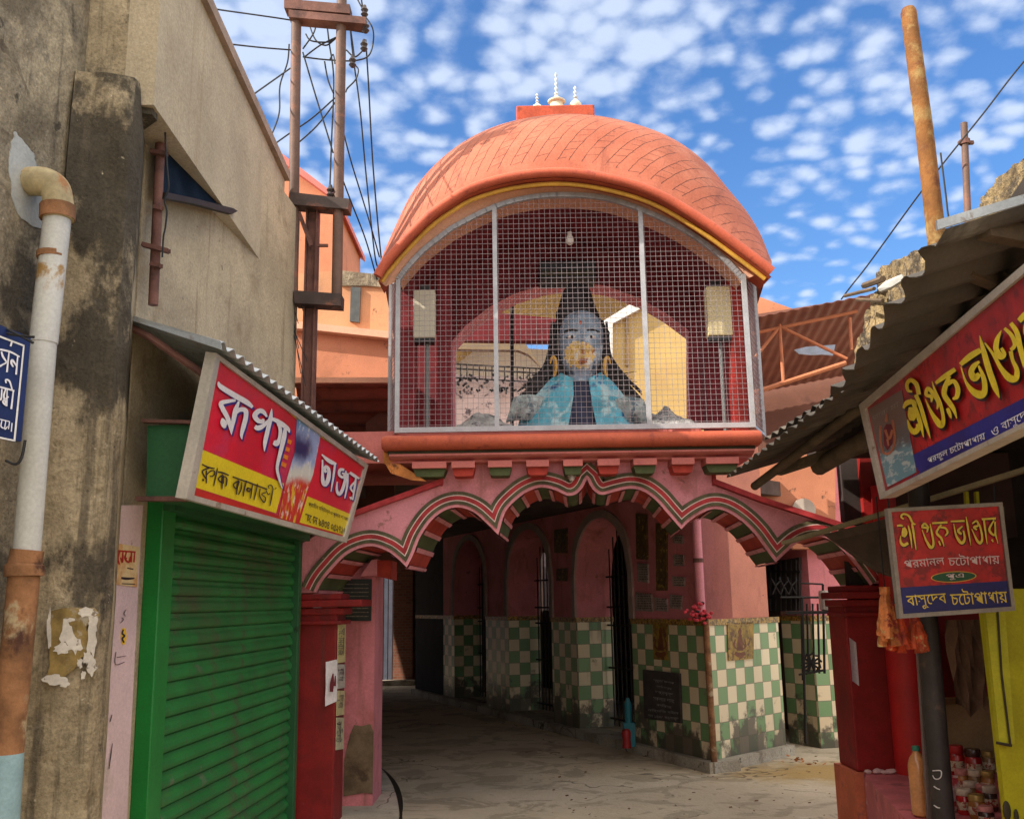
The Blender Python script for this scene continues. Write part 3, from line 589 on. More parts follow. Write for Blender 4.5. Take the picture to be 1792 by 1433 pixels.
# printed picture in the middle: lotus-like blue glow over reds
def picture_mat():
    n = NT('sign_picture_print', .4, 0, .4); u, v, uv = n.uv()
    nz = n.noise(7, 6, .6); vv = n.math('ADD', v, n.math('MULTIPLY', n.math('SUBTRACT', nz, .5), .25))
    c = n.mix(n.rng(vv, .0, .2), (.03, .22, .45), (.30, .38, .62)); c = n.mix(n.rng(vv, .42, .52), c, (.62, .62, .55)); c = n.mix(n.rng(vv, .55, .66), c, (.58, .03, .02))
    fl = n.noise(3.5, 3, .5, k=(9, 9, 2)); c = n.mix(n.math('MULTIPLY', n.rng(fl, .52, .6), n.rng(vv, .6, .7)), c, (.72, .45, .03))
    c = n.mix(n.math('MULTIPLY', n.rng(n.noise(16, 4), .56, .62), .6), c, (.75, .72, .70))
    d = n.math('SQRT', n.math('ADD', n.math('POWER', n.math('MULTIPLY', n.math('SUBTRACT', u, .52), 1.0), 2), n.math('POWER', n.math('MULTIPLY', n.math('SUBTRACT', v, .30), 1.6), 2)))
    d = n.math('ADD', d, n.math('MULTIPLY', n.math('SUBTRACT', nz, .5), .3)); c = n.mix(n.rng(d, .10, .3, 1, 0), c, (.012, .02, .11)); n.color(c); return n.mat
pic = picture_mat()
m = MB(); qa = [(520, 727), (562, 757), (548, 830), (535, 866), (520, 916), (488, 905), (494, 870), (500, 845), (516, 790)]
xs = [p[0] for p in qa]; ys = [p[1] for p in qa]
m.face([SG(x, y, .005) for x, y in qa], 0, [((x - 486) / 76, (y - 727) / 190) for x, y in qa]); m.build('picture', pic, sg)
m = MB(); flat(m, SG, [(470, 691), (519, 727), (562, 757), (634, 806), (636, 814), (600, 790), (566, 768), (520, 735)], .0045, 0); m.build('top_glow_band', M('sign_rainbow_print', (.05, .20, .30), .3, 4, .4, bump=0, stains=[((.25, .35, .05), 2.2, .46, .56, 2), ((.60, .42, .03), 1.7, .52, .62, 2)]), sg)
m = MB()
for k in range(4):
    x = 500 - k * 3.0; y = 766 + k * 13.5; flat(m, SG, [(x, y), (x + 11, y + 5), (x + 9, y + 12), (x - 2, y + 7)], .0047 + k * .0001, 0)
m.build('orange_bars', M('sign_orange_print', (.75, .20, .02), .1, 5, .4, bump=0), sg)
o, s_ = (360, 640), 8.955
big1 = [  # the first word
  [(200, 250, 20), (240, 330, 74), (480, 480, 84), (640, 570, 80), (735, 650, 44)],
  [(470, 540, 40), (330, 560, 62), (240, 590, 70), (270, 680, 74), (330, 790, 70), (370, 900, 64), (400, 1060, 16)],
  [(520, 560, 30), (470, 690, 74), (440, 830, 70), (415, 960, 50), (403, 1080, 10)],
  [(450, 760, 50), (530, 690, 66), (620, 700, 74), (630, 800, 72), (590, 960, 70), (560, 1080, 50), (570, 1150, 12)],
  [(262, 820, 20), (275, 880, 96), (300, 945, 84), (320, 960, 20)],
  [(960, 800, 30), (900, 720, 66), (830, 710, 76), (770, 780, 80), (820, 860, 70), (890, 870, 62), (900, 830, 36)],
  [(990, 850, 40), (900, 940, 66), (820, 975, 80), (770, 950, 60)],
  [(1035, 670, 8), (1020, 800, 62), (975, 1000, 68), (930, 1200, 62), (920, 1340, 10)],
  [(1000, 830, 50), (1090, 850, 60), (1200, 920, 76), (1290, 990, 56), (1312, 1050, 16)],
  [(1130, 900, 40), (1170, 1000, 56), (1150, 1150, 50), (1110, 1210, 100), (1060, 1200, 60)],
  [(1250, 960, 40), (1230, 1100, 74), (1190, 1280, 66), (1150, 1440, 56), (1120, 1600, 46), (1150, 1760, 40), (1200, 1920, 12)]]
m = MB(); strokes(m, SG, big1, o, s_, .0062, 22, 34, 1); strokes(m, SG, big1, o, s_, .0098, 0, 0, 0); m.build('lettering', [letter_white, letter_blue], sg)
o, s_ = (500, 740), 6.825
big2 = [[(430, 375, 14), (500, 440, 44), (560, 475, 44), (605, 490, 20)], [(440, 440, 18), (440, 600, 30), (445, 700, 46), (475, 735, 50), (510, 660, 50), (515, 560, 40), (480, 520, 36), (465, 560, 36), (485, 590, 30)], [(590, 480, 24), (570, 640, 26), (540, 820, 12)],
  [(700, 560, 30), (650, 560, 36), (640, 620, 32), (690, 650, 30), (700, 610, 26), (670, 600, 20)], [(720, 570, 18), (710, 680, 34), (680, 790, 40), (640, 850, 40), (610, 800, 30), (615, 700, 14)], [(740, 600, 26), (735, 740, 26), (705, 900, 14)],
  [(765, 590, 30), (820, 630, 36), (880, 665, 20)], [(840, 650, 20), (825, 760, 28), (800, 920, 14)], [(830, 700, 22), (775, 770, 26), (810, 830, 20)], [(775, 880, 30), (785, 915, 24)]]
m = MB(); strokes(m, SG, big2, o, s_, .0062, 12, 16, 1); strokes(m, SG, big2, o, s_, .0098, 0, 0, 0); m.build('lettering', [letter_white, letter_blue], sg)
o, s_ = (330, 780), 10.54
sm = [[(250, 340, 26), (350, 390, 30), (480, 420, 26)], [(380, 410, 26), (260, 460, 30), (290, 560, 28), (340, 620, 22)], [(330, 450, 26), (330, 690, 24)], [(265, 610, 40), (275, 650, 34)], [(330, 540, 20), (400, 470, 26), (470, 460, 24), (480, 520, 26), (440, 560, 26), (390, 560, 24)], [(535, 410, 20), (505, 560, 28), (465, 740, 18)],
  [(540, 480, 30), (640, 500, 34), (745, 545, 24)], [(640, 530, 24), (550, 610, 28), (640, 690, 24), (640, 540, 22)], [(620, 560, 24), (620, 690, 28), (620, 795, 20)], [(640, 560, 24), (705, 600, 26), (700, 700, 28), (680, 750, 20)],
  [(815, 570, 28), (950, 620, 30), (1100, 670, 30), (1280, 740, 30), (1450, 800, 26)], [(930, 640, 26), (830, 710, 28), (880, 790, 26), (915, 660, 24)], [(940, 650, 24), (900, 780, 26), (885, 900, 22)], [(985, 670, 22), (970, 800, 28), (920, 900, 20)], [(1070, 640, 22), (1030, 800, 28), (1010, 930, 20)],
  [(1150, 800, 24), (1090, 780, 34), (1080, 820, 34), (1120, 840, 26), (1170, 780, 22)], [(1180, 720, 22), (1160, 860, 26), (1145, 970, 18)], [(1275, 700, 22), (1240, 860, 26), (1205, 1000, 18)],
  [(1320, 790, 22), (1310, 920, 26), (1390, 1040, 26), (1420, 960, 22), (1350, 890, 22), (1430, 860, 22)], [(1430, 820, 20), (1470, 900, 24), (1500, 870, 20)], [(1560, 790, 22), (1530, 960, 26), (1500, 1110, 16)], [(1560, 800, 20), (1530, 730, 24), (1470, 740, 22), (1490, 790, 18)], [(1620, 770, 20), (1590, 800, 16)]]
m = MB(); strokes(m, SG, sm, o, s_, .0062, 0, 0, 0, .9)
text(m, SG, 'প্রাচীন মিষ্টান্ন ও পূজার দোকান', (541, 876), (612, 905), (539, 887), .006)
text(m, SG, 'ফোন ৯৪৩৪ ০৫২৭১৬', (535, 896), (606, 922), (533, 912), .006, 0, .01)
m.build('lettering', letter_black, sg)

# grey tin awning over the sign: flat pale sheet near, corrugated lip behind the sign
aw = thing('tin_awning', 'small sloping grey tin awning jutting above the red signboard', 'awning', (-1.5, 4.6, 2.7))
m = MB()
a0 = at(208, 546, 4.3); a1 = at(388, 602, 4.55); a2 = at(392, 622, 4.75); b0 = V((lx(4.4), 4.4, a0.z + .02)); 
m.prism([at(210, 546, 4.18), at(386, 597, 4.0), at(388, 612, 4.0), at(216, 556, 4.18)], (0, .008, 0)); m.build('edge_flashing', tin_top, aw)
def corr(mb, A, B, C, nw, amp, mi=0, thick=.004, per=8, w0=0, rag=0):
    """corrugated sheet: A->B across the waves, A->C along them"""
    A, B, C = V(A), V(B), V(C); nr = (B - A).cross(C - A).normalized(); k = nw * per; top = []; bot = []
    for i in range(k + 1):
        t = i / k; o_ = nr * amp * math.sin(2 * math.pi * (t * nw) + w0); r = rag * noise.noise(V((i * .37, A.x * 5, A.z * 3)))
        p = [A + (B - A) * t + o_ + (C - A) * s for s in (r, .33, .66, 1)]; top.append(p); bot.append([q - nr * thick for q in p])
    mb.grid(top, mi); mb.grid(bot, mi, flip=True)
    for i in range(k):
        mb.face([top[i][0], top[i + 1][0], bot[i + 1][0], bot[i][0]], mi); mb.face([top[i + 1][3], top[i][3], bot[i][3], bot[i + 1][3]], mi)
    for j in range(3): mb.face([top[0][j + 1], top[0][j], bot[0][j], bot[0][j + 1]], mi); mb.face([top[k][j], top[k][j + 1], bot[k][j + 1], bot[k][j]], mi)
m = MB(); f0 = at(387, 600, 4.0); f1 = at(664, 806, 6.85); W0 = at(205, 549, 4.25); corr(m, f0, f1, W0, 26, .013, 0, .004, 8); m.build('corrugated_sheet', tin_top, aw)
m = MB(); m.tube([at(222, 570, 4.3), at(262, 590, 4.2), at(356, 655, 4.22)], .018, 8); m.build('support_pipe', rust_dark, aw, smooth=True)
# ------------------------------------------------------------------ gateway with the caged upper room
G = 7.2
SHEAR = .07                       # the passage runs slightly to the right of straight ahead
gate = thing('temple_gateway', 'pink and orange gateway with scalloped arch, caged upper room and curved orange roof', 'gateway', (0.4, 7.4, 0))
lobes_px = [
 [(554, 1037), (564, 1018), (579, 999), (609, 969), (646, 955.5), (676, 963), (697, 978), (712, 993)],
 [(712, 993), (724, 969), (736, 939), (757, 909), (781, 892), (805.5, 888), (830, 897), (851, 915), (872, 936)],
 [(872, 936), (884, 897), (902, 876), (923, 860.5), (947, 853), (971, 857.5), (992, 867), (1007, 865), (1019, 854), (1027, 838)],
 [(1027, 838), (1034, 852), (1042, 861), (1054, 866), (1077, 860), (1103, 855), (1126, 860), (1148, 876), (1168, 898.6), (1192, 926)],
 [(1192, 926), (1206.5, 911.5), (1226, 898.6), (1248.6, 890.5), (1271, 895), (1297, 911.5), (1320, 934), (1339, 960), (1357, 984)],
 [(1357, 984), (1375, 966.5), (1394, 950), (1417, 940.6), (1443, 940.6), (1469, 957), (1494.5, 986), (1522, 1024)]]
def p2(px, py): p = at(px, py, G); return (p.x, p.z)
lobes = [[p2(*q) for q in smooth(l, 6)] for l in lobes_px]
def resamp(l, n):
    d = [0]
    for a, b in zip(l, l[1:]): d.append(d[-1] + math.hypot(b[0] - a[0], b[1] - a[1]))
    out = []; k = 0
    for i in range(n + 1):
        s = d[-1] * i / n
        while k < len(l) - 2 and d[k + 1] < s: k += 1
        t = (s - d[k]) / max(1e-9, d[k + 1] - d[k]); out.append((l[k][0] + (l[k + 1][0] - l[k][0]) * t, l[k][1] + (l[k + 1][1] - l[k][1]) * t))
    return out
lobes = [resamp(l, 48) for l in lobes]
def offs(l, d):
    out = []
    for i in range(len(l)):
        a = l[max(i - 1, 0)]; b = l[min(i + 1, len(l) - 1)]; tx, ty = b[0] - a[0], b[1] - a[1]; n = math.hypot(tx, ty)
        out.append((l[i][0] - ty / n * d, l[i][1] + tx / n * d))
    return out
def seg_x(l1, l2):
    for i in range(len(l1) - 1, max(0, len(l1) - 30), -1):
        a, b = l1[i - 1], l1[i]
        for j in range(min(30, len(l2) - 1)):
            c, e = l2[j], l2[j + 1]; rx, ry = b[0] - a[0], b[1] - a[1]; sx_, sy_ = e[0] - c[0], e[1] - c[1]; den = rx * sy_ - ry * sx_
            if abs(den) < 1e-12: continue
            t = ((c[0] - a[0]) * sy_ - (c[1] - a[1]) * sx_) / den; u = ((c[0] - a[0]) * ry - (c[1] - a[1]) * rx) / den
            if 0 <= t <= 1 and 0 <= u <= 1: return i, j, (a[0] + rx * t, a[1] + ry * t)
    return None
def contour(d):
    if d == 0: return [l[:] for l in lobes]
    L = [offs(l, d) for l in lobes]
    for k in range(5):
        x = seg_x(L[k], L[k + 1])
        if x:
            i, j, p = x; L[k] = L[k][:i] + [p]; L[k + 1] = [p] + L[k + 1][j + 1:]
        else:
            a, b = L[k][-1], L[k + 1][0]; q = lobes[k][-1]; mx, my = (a[0] + b[0]) / 2 - q[0], (a[1] + b[1]) / 2 - q[1]; n = math.hypot(mx, my) or 1; p = (q[0] + mx / n * d * 1.25, q[1] + my / n * d * 1.25); L[k] = L[k] + [p]; L[k + 1] = [p] + L[k + 1]
    return [resamp(l, 48) for l in L]
PXM = G / F / 1.005
bands = [(0, 5.5, 0, .012), (5.5, 11, 1, .022), (11, 12.6, 3, .024), (12.6, 20, 2, .026), (20, 21.6, 3, .024), (21.6, 28, 1, .020)]
m = MB()
for a, b, mi, proud in bands:
    A = contour(a * PXM); B = contour(b * PXM)
    for la, lb in zip(A, B):
        m.grid([[V((x, G - proud, z)) for x, z in la], [V((x, G - proud, z)) for x, z in lb]], mi, flip=True)
        m.grid([[V((x, G - proud, z)) for x, z in lb], [V((x, G + .002, z)) for x, z in lb]], mi, flip=True)
        m.grid([[V((x, G + .002, z)) for x, z in la], [V((x, G - proud, z)) for x, z in la]], mi, flip=True)
m.build('arch_moulding', [pink_light, olive, band_red, band_white], gate)
flatc = [q for l in lobes for q in l]
DEP = .80
up = [(470, 1037), (470, 985), (590, 915), (775, 848), (775, 800), (1246, 800), (1246, 848), (1330, 880), (1480, 928), (1600, 958), (1600, 1024)]
m = MB(); poly = [V((p2(*q)[0], G, p2(*q)[1])) for q in up] + [V((x, G, z)) for x, z in reversed(flatc[::2])]
m.face(poly[::-1]); bk = [V((p.x + SHEAR * DEP, G + DEP, p.z)) for p in poly]; m.face(bk)
ue = poly[:len(up)]; ub = bk[:len(up)]
for i in range(len(up) - 1): m.face([ue[i], ub[i], ub[i + 1], ue[i + 1]], 0)
m.build('arch_panel', [pink_light], gate)
# red coping on the sloping shoulders
for a, b in (((560, 925), (776, 846)), ((1246, 846), (1330, 878)), ((1330, 878), (1480, 926)), ((1480, 926), (1600, 956))):
    m = MB(); A = at(*a, G); B = at(*b, G); m.prism([A + V((0, -.05, -.005)), B + V((0, -.05, -.005)), B + V((0, -.05, .035)), A + V((0, -.05, .035))], (0, .5, 0)); m.build('shoulder_coping', band_red, gate)
m = MB(); A = at(775, 850, G); m.obox(A + V((-.03, -.02, 0)), (.03, 0, 0), (0, .3, 0), (0, 0, .24)); m.build('shoulder_coping', band_red, gate); m = MB(); A = at(1246, 850, G); m.obox(A + V((0, -.02, 0)), (.03, 0, 0), (0, .3, 0), (0, 0, .2))
m.build('shoulder_coping', band_red, gate)
# painted soffit: coloured panels between raised pink ribs
m = MB(); count = [6, 7, 8, 8, 7, 6]
for li, l in enumerate(lobes):
    n = len(l) - 1; ns = count[li]; pos = 0
    dense = resamp(l, ns * 12)
    for s in range(ns):
        seg = dense[s * 12:(s + 1) * 12 + 1]
        for i in range(12):
            rib = i in (0, 11) or i == 1; lift = .012 if rib else 0
            a, b = seg[i], seg[i + 1]; tx, ty = b[0] - a[0], b[1] - a[1]; q = math.hypot(tx, ty); nx, ny = ty / q * lift, -tx / q * lift
            a = (a[0] + nx, a[1] + ny); b = (b[0] + nx, b[1] + ny)
            m.face([V((a[0], G - .01, a[1])), V((b[0], G - .01, b[1])), V((b[0] + SHEAR * DEP, G + DEP, b[1])), V((a[0] + SHEAR * DEP, G + DEP, a[1]))][::-1], 2 if rib else (s + li) % 2)
            if rib and i in (0, 11):
                pass
m.build('soffit', [stripe_green, stripe_red, pink_light], gate)

# columns with stepped capitals
def column(x0, x1, ztop, zbot, yb, name='column'):
    A = at(x0, 1150, G).x; B = at(x1, 1150, G).x
    m = MB(); m.box((A, G, zbot), (B, yb, ztop)); c = m.build(name, column_red, gate, bevel=.012)
    w = B - A; m = MB(); z = at(1030, 1056, G).z
    m.box((A - .02, G - .03, z - .05), (B + .05, yb, z)); m.box((A - .03, G - .08, z + .005), (B + .19, yb + .05, z + .055)); m.box((A - .01, G - .05, z - .12), (B + .04, yb, z - .09))
    m.box((A + .01, G - .02, z + .055), (B + .03, yb, z + .10)); m.build('capital', column_red, c, bevel=.008)
    return c
column(500, 588, at(1030, 1062, G).z, 0, G + .38)
cR = column(1484, 1553, at(1030, 1062, G).z, .4, G + .38)
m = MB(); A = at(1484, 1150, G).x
m.box((A - .03, G - .03, 0), (A + .9, G + .42, .398)); sub(m.build('plinth', M('sunlit_plinth', (.55, .14, .07), .15, 5, .8, bump=.3, stains=[((.3, .1, .08), 5, .55, .7, 8)]), gate), 'plinth under the right column coloured as if sunlit orange')  # orange colour stands for sun on the foot of the red column
# pink pier standing behind the left column, with bare plaster foot
PYr = 7.95
m = MB(); a = at(560, 1150, PYr).x; b = at(655, 1150, PYr).x
m.box((a, PYr, .06), (b, PYr + .5, at(655, 985, PYr).z)); pier = m.build('pier', pink, gate)
pfl = Plane(V((0, PYr, 0)), V((1, PYr, 0)), V((0, PYr, 1)))
m = MB(); slab(m, pfl, [(602, 1392), (603, 1330), (609, 1300), (613, 1285), (620, 1268), (632, 1270), (648, 1266), (654, 1280), (653, 1330), (652, 1388), (640, 1386)], .012, .0); m.build('bare_plaster_foot', M('bare_brown_plaster', (.16, .11, .065), .3, 7, .95, bump=.7, stains=[((.08, .05, .03), 5, .5, .65, 8)]), pier)
m = MB(); ck = [(x, PYr - .06, at(px, 995, PYr).z) for px, x in ((1, 0),)]; A = at(633, 1006, PYr - .1); B = at(672, 1006, PYr - .1)
m.prism([at(630, 1008, PYr - .1), at(660, 1006, PYr - .1), at(660, 978, PYr - .1), at(650, 980, PYr - .1)], (0, .5, 0)); m.build('corbel', pink_light, pier)
m = MB(); m.prism([at(660, 1008, PYr - .1), at(684, 1014, PYr - .1), at(684, 980, PYr - .1), at(660, 980, PYr - .1)], (0, .4, 0)); m.build('corbel', stripe_red, pier)
# flat concrete floor over the passage = ceiling below
m = MB(); zc = at(1000, 800, G).z
m.prism([V((-1.75, G + .01, zc - .02)), V((1.42, G + .01, zc - .02)), V((1.42, 8.6, zc - .02)), V((-1.75, 8.6, zc - .02))], (0, 0, .24)); m.build('upper_floor', cornice_pink, gate)

# cornice: half-round orange roll, dark stripe, pink coves
XL, XR = at(668, 770, 6.95).x, at(1333, 768, 6.95).x
zr = at(1000, 770, 6.95).z; r_ = 13.5 / F * 6.95
m = MB(); m.tube([V((XL, 6.97, zr)), V((XL + .02, 6.97, zr)), V((XR - .02, 6.97, zr)), V((XR, 6.97, zr))], [r_ * .8, r_, r_, r_ * .8], 20); m.box((XL + .01, 6.97, zr - r_ * .98), (XR - .01, 8.5, zr + r_ * .96)); m.build('cornice_roll', cornice_orange, gate, smooth=True)
m = MB(); m.box((XL + .04, 6.99, zr - .078), (XR - .04, 7.6, zr - r_ - .001)); m.build('cornice_stripe', dark_line, gate)
m = MB(); z1 = zr - .079; prof = [(6.975, z1), (6.975, z1 - .014), (6.995, z1 - .026), (7.035, z1 - .036), (7.06, z1 - .040), (7.06, z1 - .054)]
pf = [V((XL + .05, y, z)) for y, z in prof] + [V((XL + .05, 7.6, prof[-1][1])), V((XL + .05, 7.6, z1))]; m.prism(pf, (XR - XL - .1, 0, 0)); m.build('cornice_cove', cornice_pink, gate)
zk = prof[-1][1]
for i, (xa, xb, c) in enumerate([(721, 781, 0), (790, 831, 1), (854, 896, 0), (921, 961, 1), (986, 1020, 0), (1046, 1085, 1), (1109, 1150, 0), (1176, 1216, 1), (1236, 1294, 0)]):
    A = at(xa, 815, 7.0).x; B = at(xb, 815, 7.0).x
    zm, zb2 = at(1000, 815, 7.0).z, at(1000, 829, 7.0).z
    m = MB(); m.prism([V((A, 7.0, zm)), V((A, 7.0, zk - .001)), V((B, 7.0, zk - .001)), V((B, 7.0, zm))], (0, .195, 0)); br = m.build('bracket', cornice_pink, gate, bevel=.006)
    m = MB(); k = (B - A) * .1; q = [(A + .004, zm - .001), (B - .004, zm - .001), (B - k, zb2 + .004), (B - 2 * k, zb2), (A + 2 * k, zb2), (A + k, zb2 + .004)]; m.prism([V((x, 7.035, z)) for x, z in q], (0, .17, 0)); m.build('bracket_foot', stripe_green if c == 0 else stripe_red, br)
# little figure of a mask on the keystone
kn = thing('keystone_ornament', 'small pale carved ornament at the crown of the scalloped arch', 'ornament', tuple(at(1002, 832, 7.14)))
m = MB(); c0 = at(1000, 830, 7.12); m.blob(c0, (.036, .05, .03), 10, 0, .5, 30); m.blob(c0 + V((0, -.02, -.03)), (.022, .03, .022), 8, 0, .4, 40); m.blob(c0 + V((0, -.01, .025)), (.018, .03, .02), 8, 0, .4, 40); m.build('carving', M('pale_stone_carving', (.42, .36, .33), .5, 30, .8, bump=.4), kn, smooth=True)

# ------------------------------------------------------------------ upper room
FY = 7.12
fz = at(1000, 752, FY).z
arch_px = [(697, 490), (712, 470), (740, 440), (775, 412), (800, 395), (868, 362), (930, 346), (990, 342), (1060, 348), (1130, 371), (1200, 405), (1260, 448), (1285, 472), (1301, 490)]
arch = [at(x, y, FY) for x, y in smooth(arch_px, 4)]
def arch_z(X):
    for a, b in zip(arch, arch[1:]):
        if a.x <= X <= b.x: return lerp(a.z, b.z, (X - a.x) / (b.x - a.x))
    return arch[0].z
fr = MB(); w = .034
x0, x1 = arch[0].x, arch[-1].x
for X in (x0, at(868, 600, FY).x, at(1130, 600, FY).x, x1): fr.box((X - w / 2, FY - w / 2, fz), (X + w / 2, FY + w / 2, arch_z(X) if x0 < X < x1 else arch[0].z))
fr.box((x0 - w / 2, FY - w / 2 - .003, fz - .005), (x1 + w / 2, FY + w / 2 + .003, fz + w))
for a, b in zip(arch, arch[1:]): fr.beam(a + V((0, 0, .003)), b + V((0, 0, .003)) + (b - a).normalized() * .004, w + .004, w * .9, (0, -1, 0))
# splayed side frames
for sgn, (xo, yt, yb_) in ((-1, (684, 505, 750)), (1, (1319, 490, 742))):
    T = at(xo, yt, FY + .45); B_ = V((T.x, T.y, fz)); fr.box((T.x - .014, T.y - .014, fz), (T.x + .014, T.y + .014, T.z + .1))
    X = x0 if sgn < 0 else x1
    fr.beam(V((X, FY, fz + .012)), V((T.x, T.y, fz + .012)), .02, .02); fr.beam(V((X, FY, arch[0].z - .02)), V((T.x, T.y, T.z + .05)), .02, .02)
cage = fr.build('cage_frame', grille_metal, gate)
m = MB(); wr = .0025; sp = .0405
def wire(a, b): m.beam(a, b, wr, wr, (0, -1, 0))
n = int((x1 - x0) / sp)
def wob(s): return .002 * math.sin(s * 7.3)
for i in range(1, n + 1):
    X = x0 + i * sp; zt_ = arch_z(X)
    if X < x1 - .01: wire(V((X + wob(i), FY + .006, fz + .02)), V((X + wob(i + 3), FY + .006, zt_)))
z = fz + .05
while z < max(p.z for p in arch) - .01:
    xs = [lerp(a.x, b.x, (z - a.z) / (b.z - a.z)) for a, b in zip(arch, arch[1:]) if (a.z - z) * (b.z - z) < 0]
    A, B = (xs[0], xs[-1]) if len(xs) >= 2 else (x0, x1)
    if z < arch[0].z: A = x0
    if z < arch[-1].z: B = x1
    wire(V((A, FY, z + wob(z * 9))), V((B, FY, z + wob(z * 5)))); z += sp
for sgn, (xo, yt) in ((-1, (684, 505)), (1, (1319, 490))):
    T = at(xo, yt, FY + .45); X = x0 if sgn < 0 else x1; A = V((X, FY, 0)); B = V((T.x, T.y, 0))
    for k in range(1, 11):
        p = lerp(A, B, k / 11); wire(V((p.x, p.y, fz)), V((p.x, p.y, T.z)))
    z = fz + .05
    while z < T.z: wire(V((A.x, A.y, z)), V((B.x, B.y, z))); z += sp
m.build('wire_mesh', wire_metal, cage)

# peach band and gold moulding between the cage and the eave
eave_px = [(662, 484), (672, 466), (700, 432), (730, 400), (760, 372), (795, 348), (830, 329), (900, 310), (985, 303), (1070, 315), (1150, 341), (1230, 388), (1290, 431), (1325, 457), (1349, 476)]
EY = 6.93
eave = [at(x, y, EY) for x, y in smooth(eave_px, 5)]
def shift(ps, dy, dz): return [V((p.x, dy, p.z + dz)) for p in ps]
NA = 64
def res3(ps, n):
    d = [0]
    for a, b in zip(ps, ps[1:]): d.append(d[-1] + (b - a).length)
    out = []; k = 0
    for i in range(n + 1):
        s = d[-1] * i / n
        while k < len(ps) - 2 and d[k + 1] < s: k += 1
        out.append(lerp(ps[k], ps[k + 1], (s - d[k]) / max(1e-9, d[k + 1] - d[k])))
    return out, d[-1]
ev, elen = res3(eave, NA); ar, _ = res3(arch, NA)
outer_a = [at(x, y, FY + .02) for x, y in smooth([(676, 505), (690, 480), (720, 440), (760, 402), (800, 373), (850, 345), (900, 327), (985, 317), (1070, 329), (1150, 357), (1230, 402), (1290, 445), (1318, 468), (1327, 482)], 5)]
oa, _ = res3(outer_a, NA)
m = MB(); m.grid([[V((p.x, FY + .02, p.z)) for p in ar], [V((p.x, FY - .02, p.z + .004)) for p in oa]], 0, flip=True); m.grid([[V((p.x, FY - .02, p.z + .004)) for p in oa], [V((p.x, EY + .03, p.z - .025)) for p in ev]], 0, flip=True)
m.grid([[V((p.x, FY + .02, p.z)) for p in ar], [V((p.x, FY + .35, p.z + .02)) for p in ar]], 0); m.build('arch_soffit', peach_soft, gate)
m = MB(); m.tube([V((p.x, EY + .06, p.z - .062)) for p in res3(eave[3:-2], 50)[0]], .017, 8); m.build('gold_moulding', gold_line, gate, smooth=True)
# curved roof shell
ridge_px = [(668, 470), (690, 408), (718, 345), (755, 298), (800, 261), (850, 234), (905, 217), (975, 207), (1040, 208), (1110, 221), (1180, 246), (1235, 285), (1275, 332), (1310, 375), (1335, 420), (1347, 466)]
RYD = 8.05
ridge = [at(x, y, RYD) for x, y in smooth(ridge_px, 5)]; rd, rlen = res3(ridge, NA)
# widen the ridge ends a little so the shell hips down over the corners
rows = []; uvs = []; NS = 14
for j in range(NS + 1):
    t = j / NS; row = []; ur = []
    for i in range(NA + 1):
        a = ev[i]; b = rd[i]; p = lerp(a, b, t); bul = .30 * math.sin(math.pi * t) * (.35 + .65 * math.sin(math.pi * i / NA))
        q = V((p.x, p.y - bul * .55, p.z + bul * .42)); row.append(q); ur.append((i / NA * 4.6, t * 1.75))
    rows.append(row); uvs.append(ur)
back = []
for j in range(1, 9):
    t = j / 8; back.append([V((b.x * 1.0, RYD + t * 1.1, b.z - (b.z - e.z) * t * 1.0)) for b, e in zip(rd, ev)])
m = MB(); m.grid(rows + back, 0, uvs + [[(i / NA * 4.6, 1.75 + .1 * k) for i in range(NA + 1)] for k in range(1, 9)], flip=True)
roof = m.build('roof', roof_mat, gate, smooth=True)
m = MB()
lip = [V((p.x, EY - .03, p.z - .008)) for p in ev]; m.tube(lip, .036, 10); m.grid([[V((p.x, EY - .005, p.z - .04)) for p in ev], [V((p.x, EY + .35, p.z - .02)) for p in ev]], 0)
m.build('eave_roll', cornice_orange, roof, smooth=True)
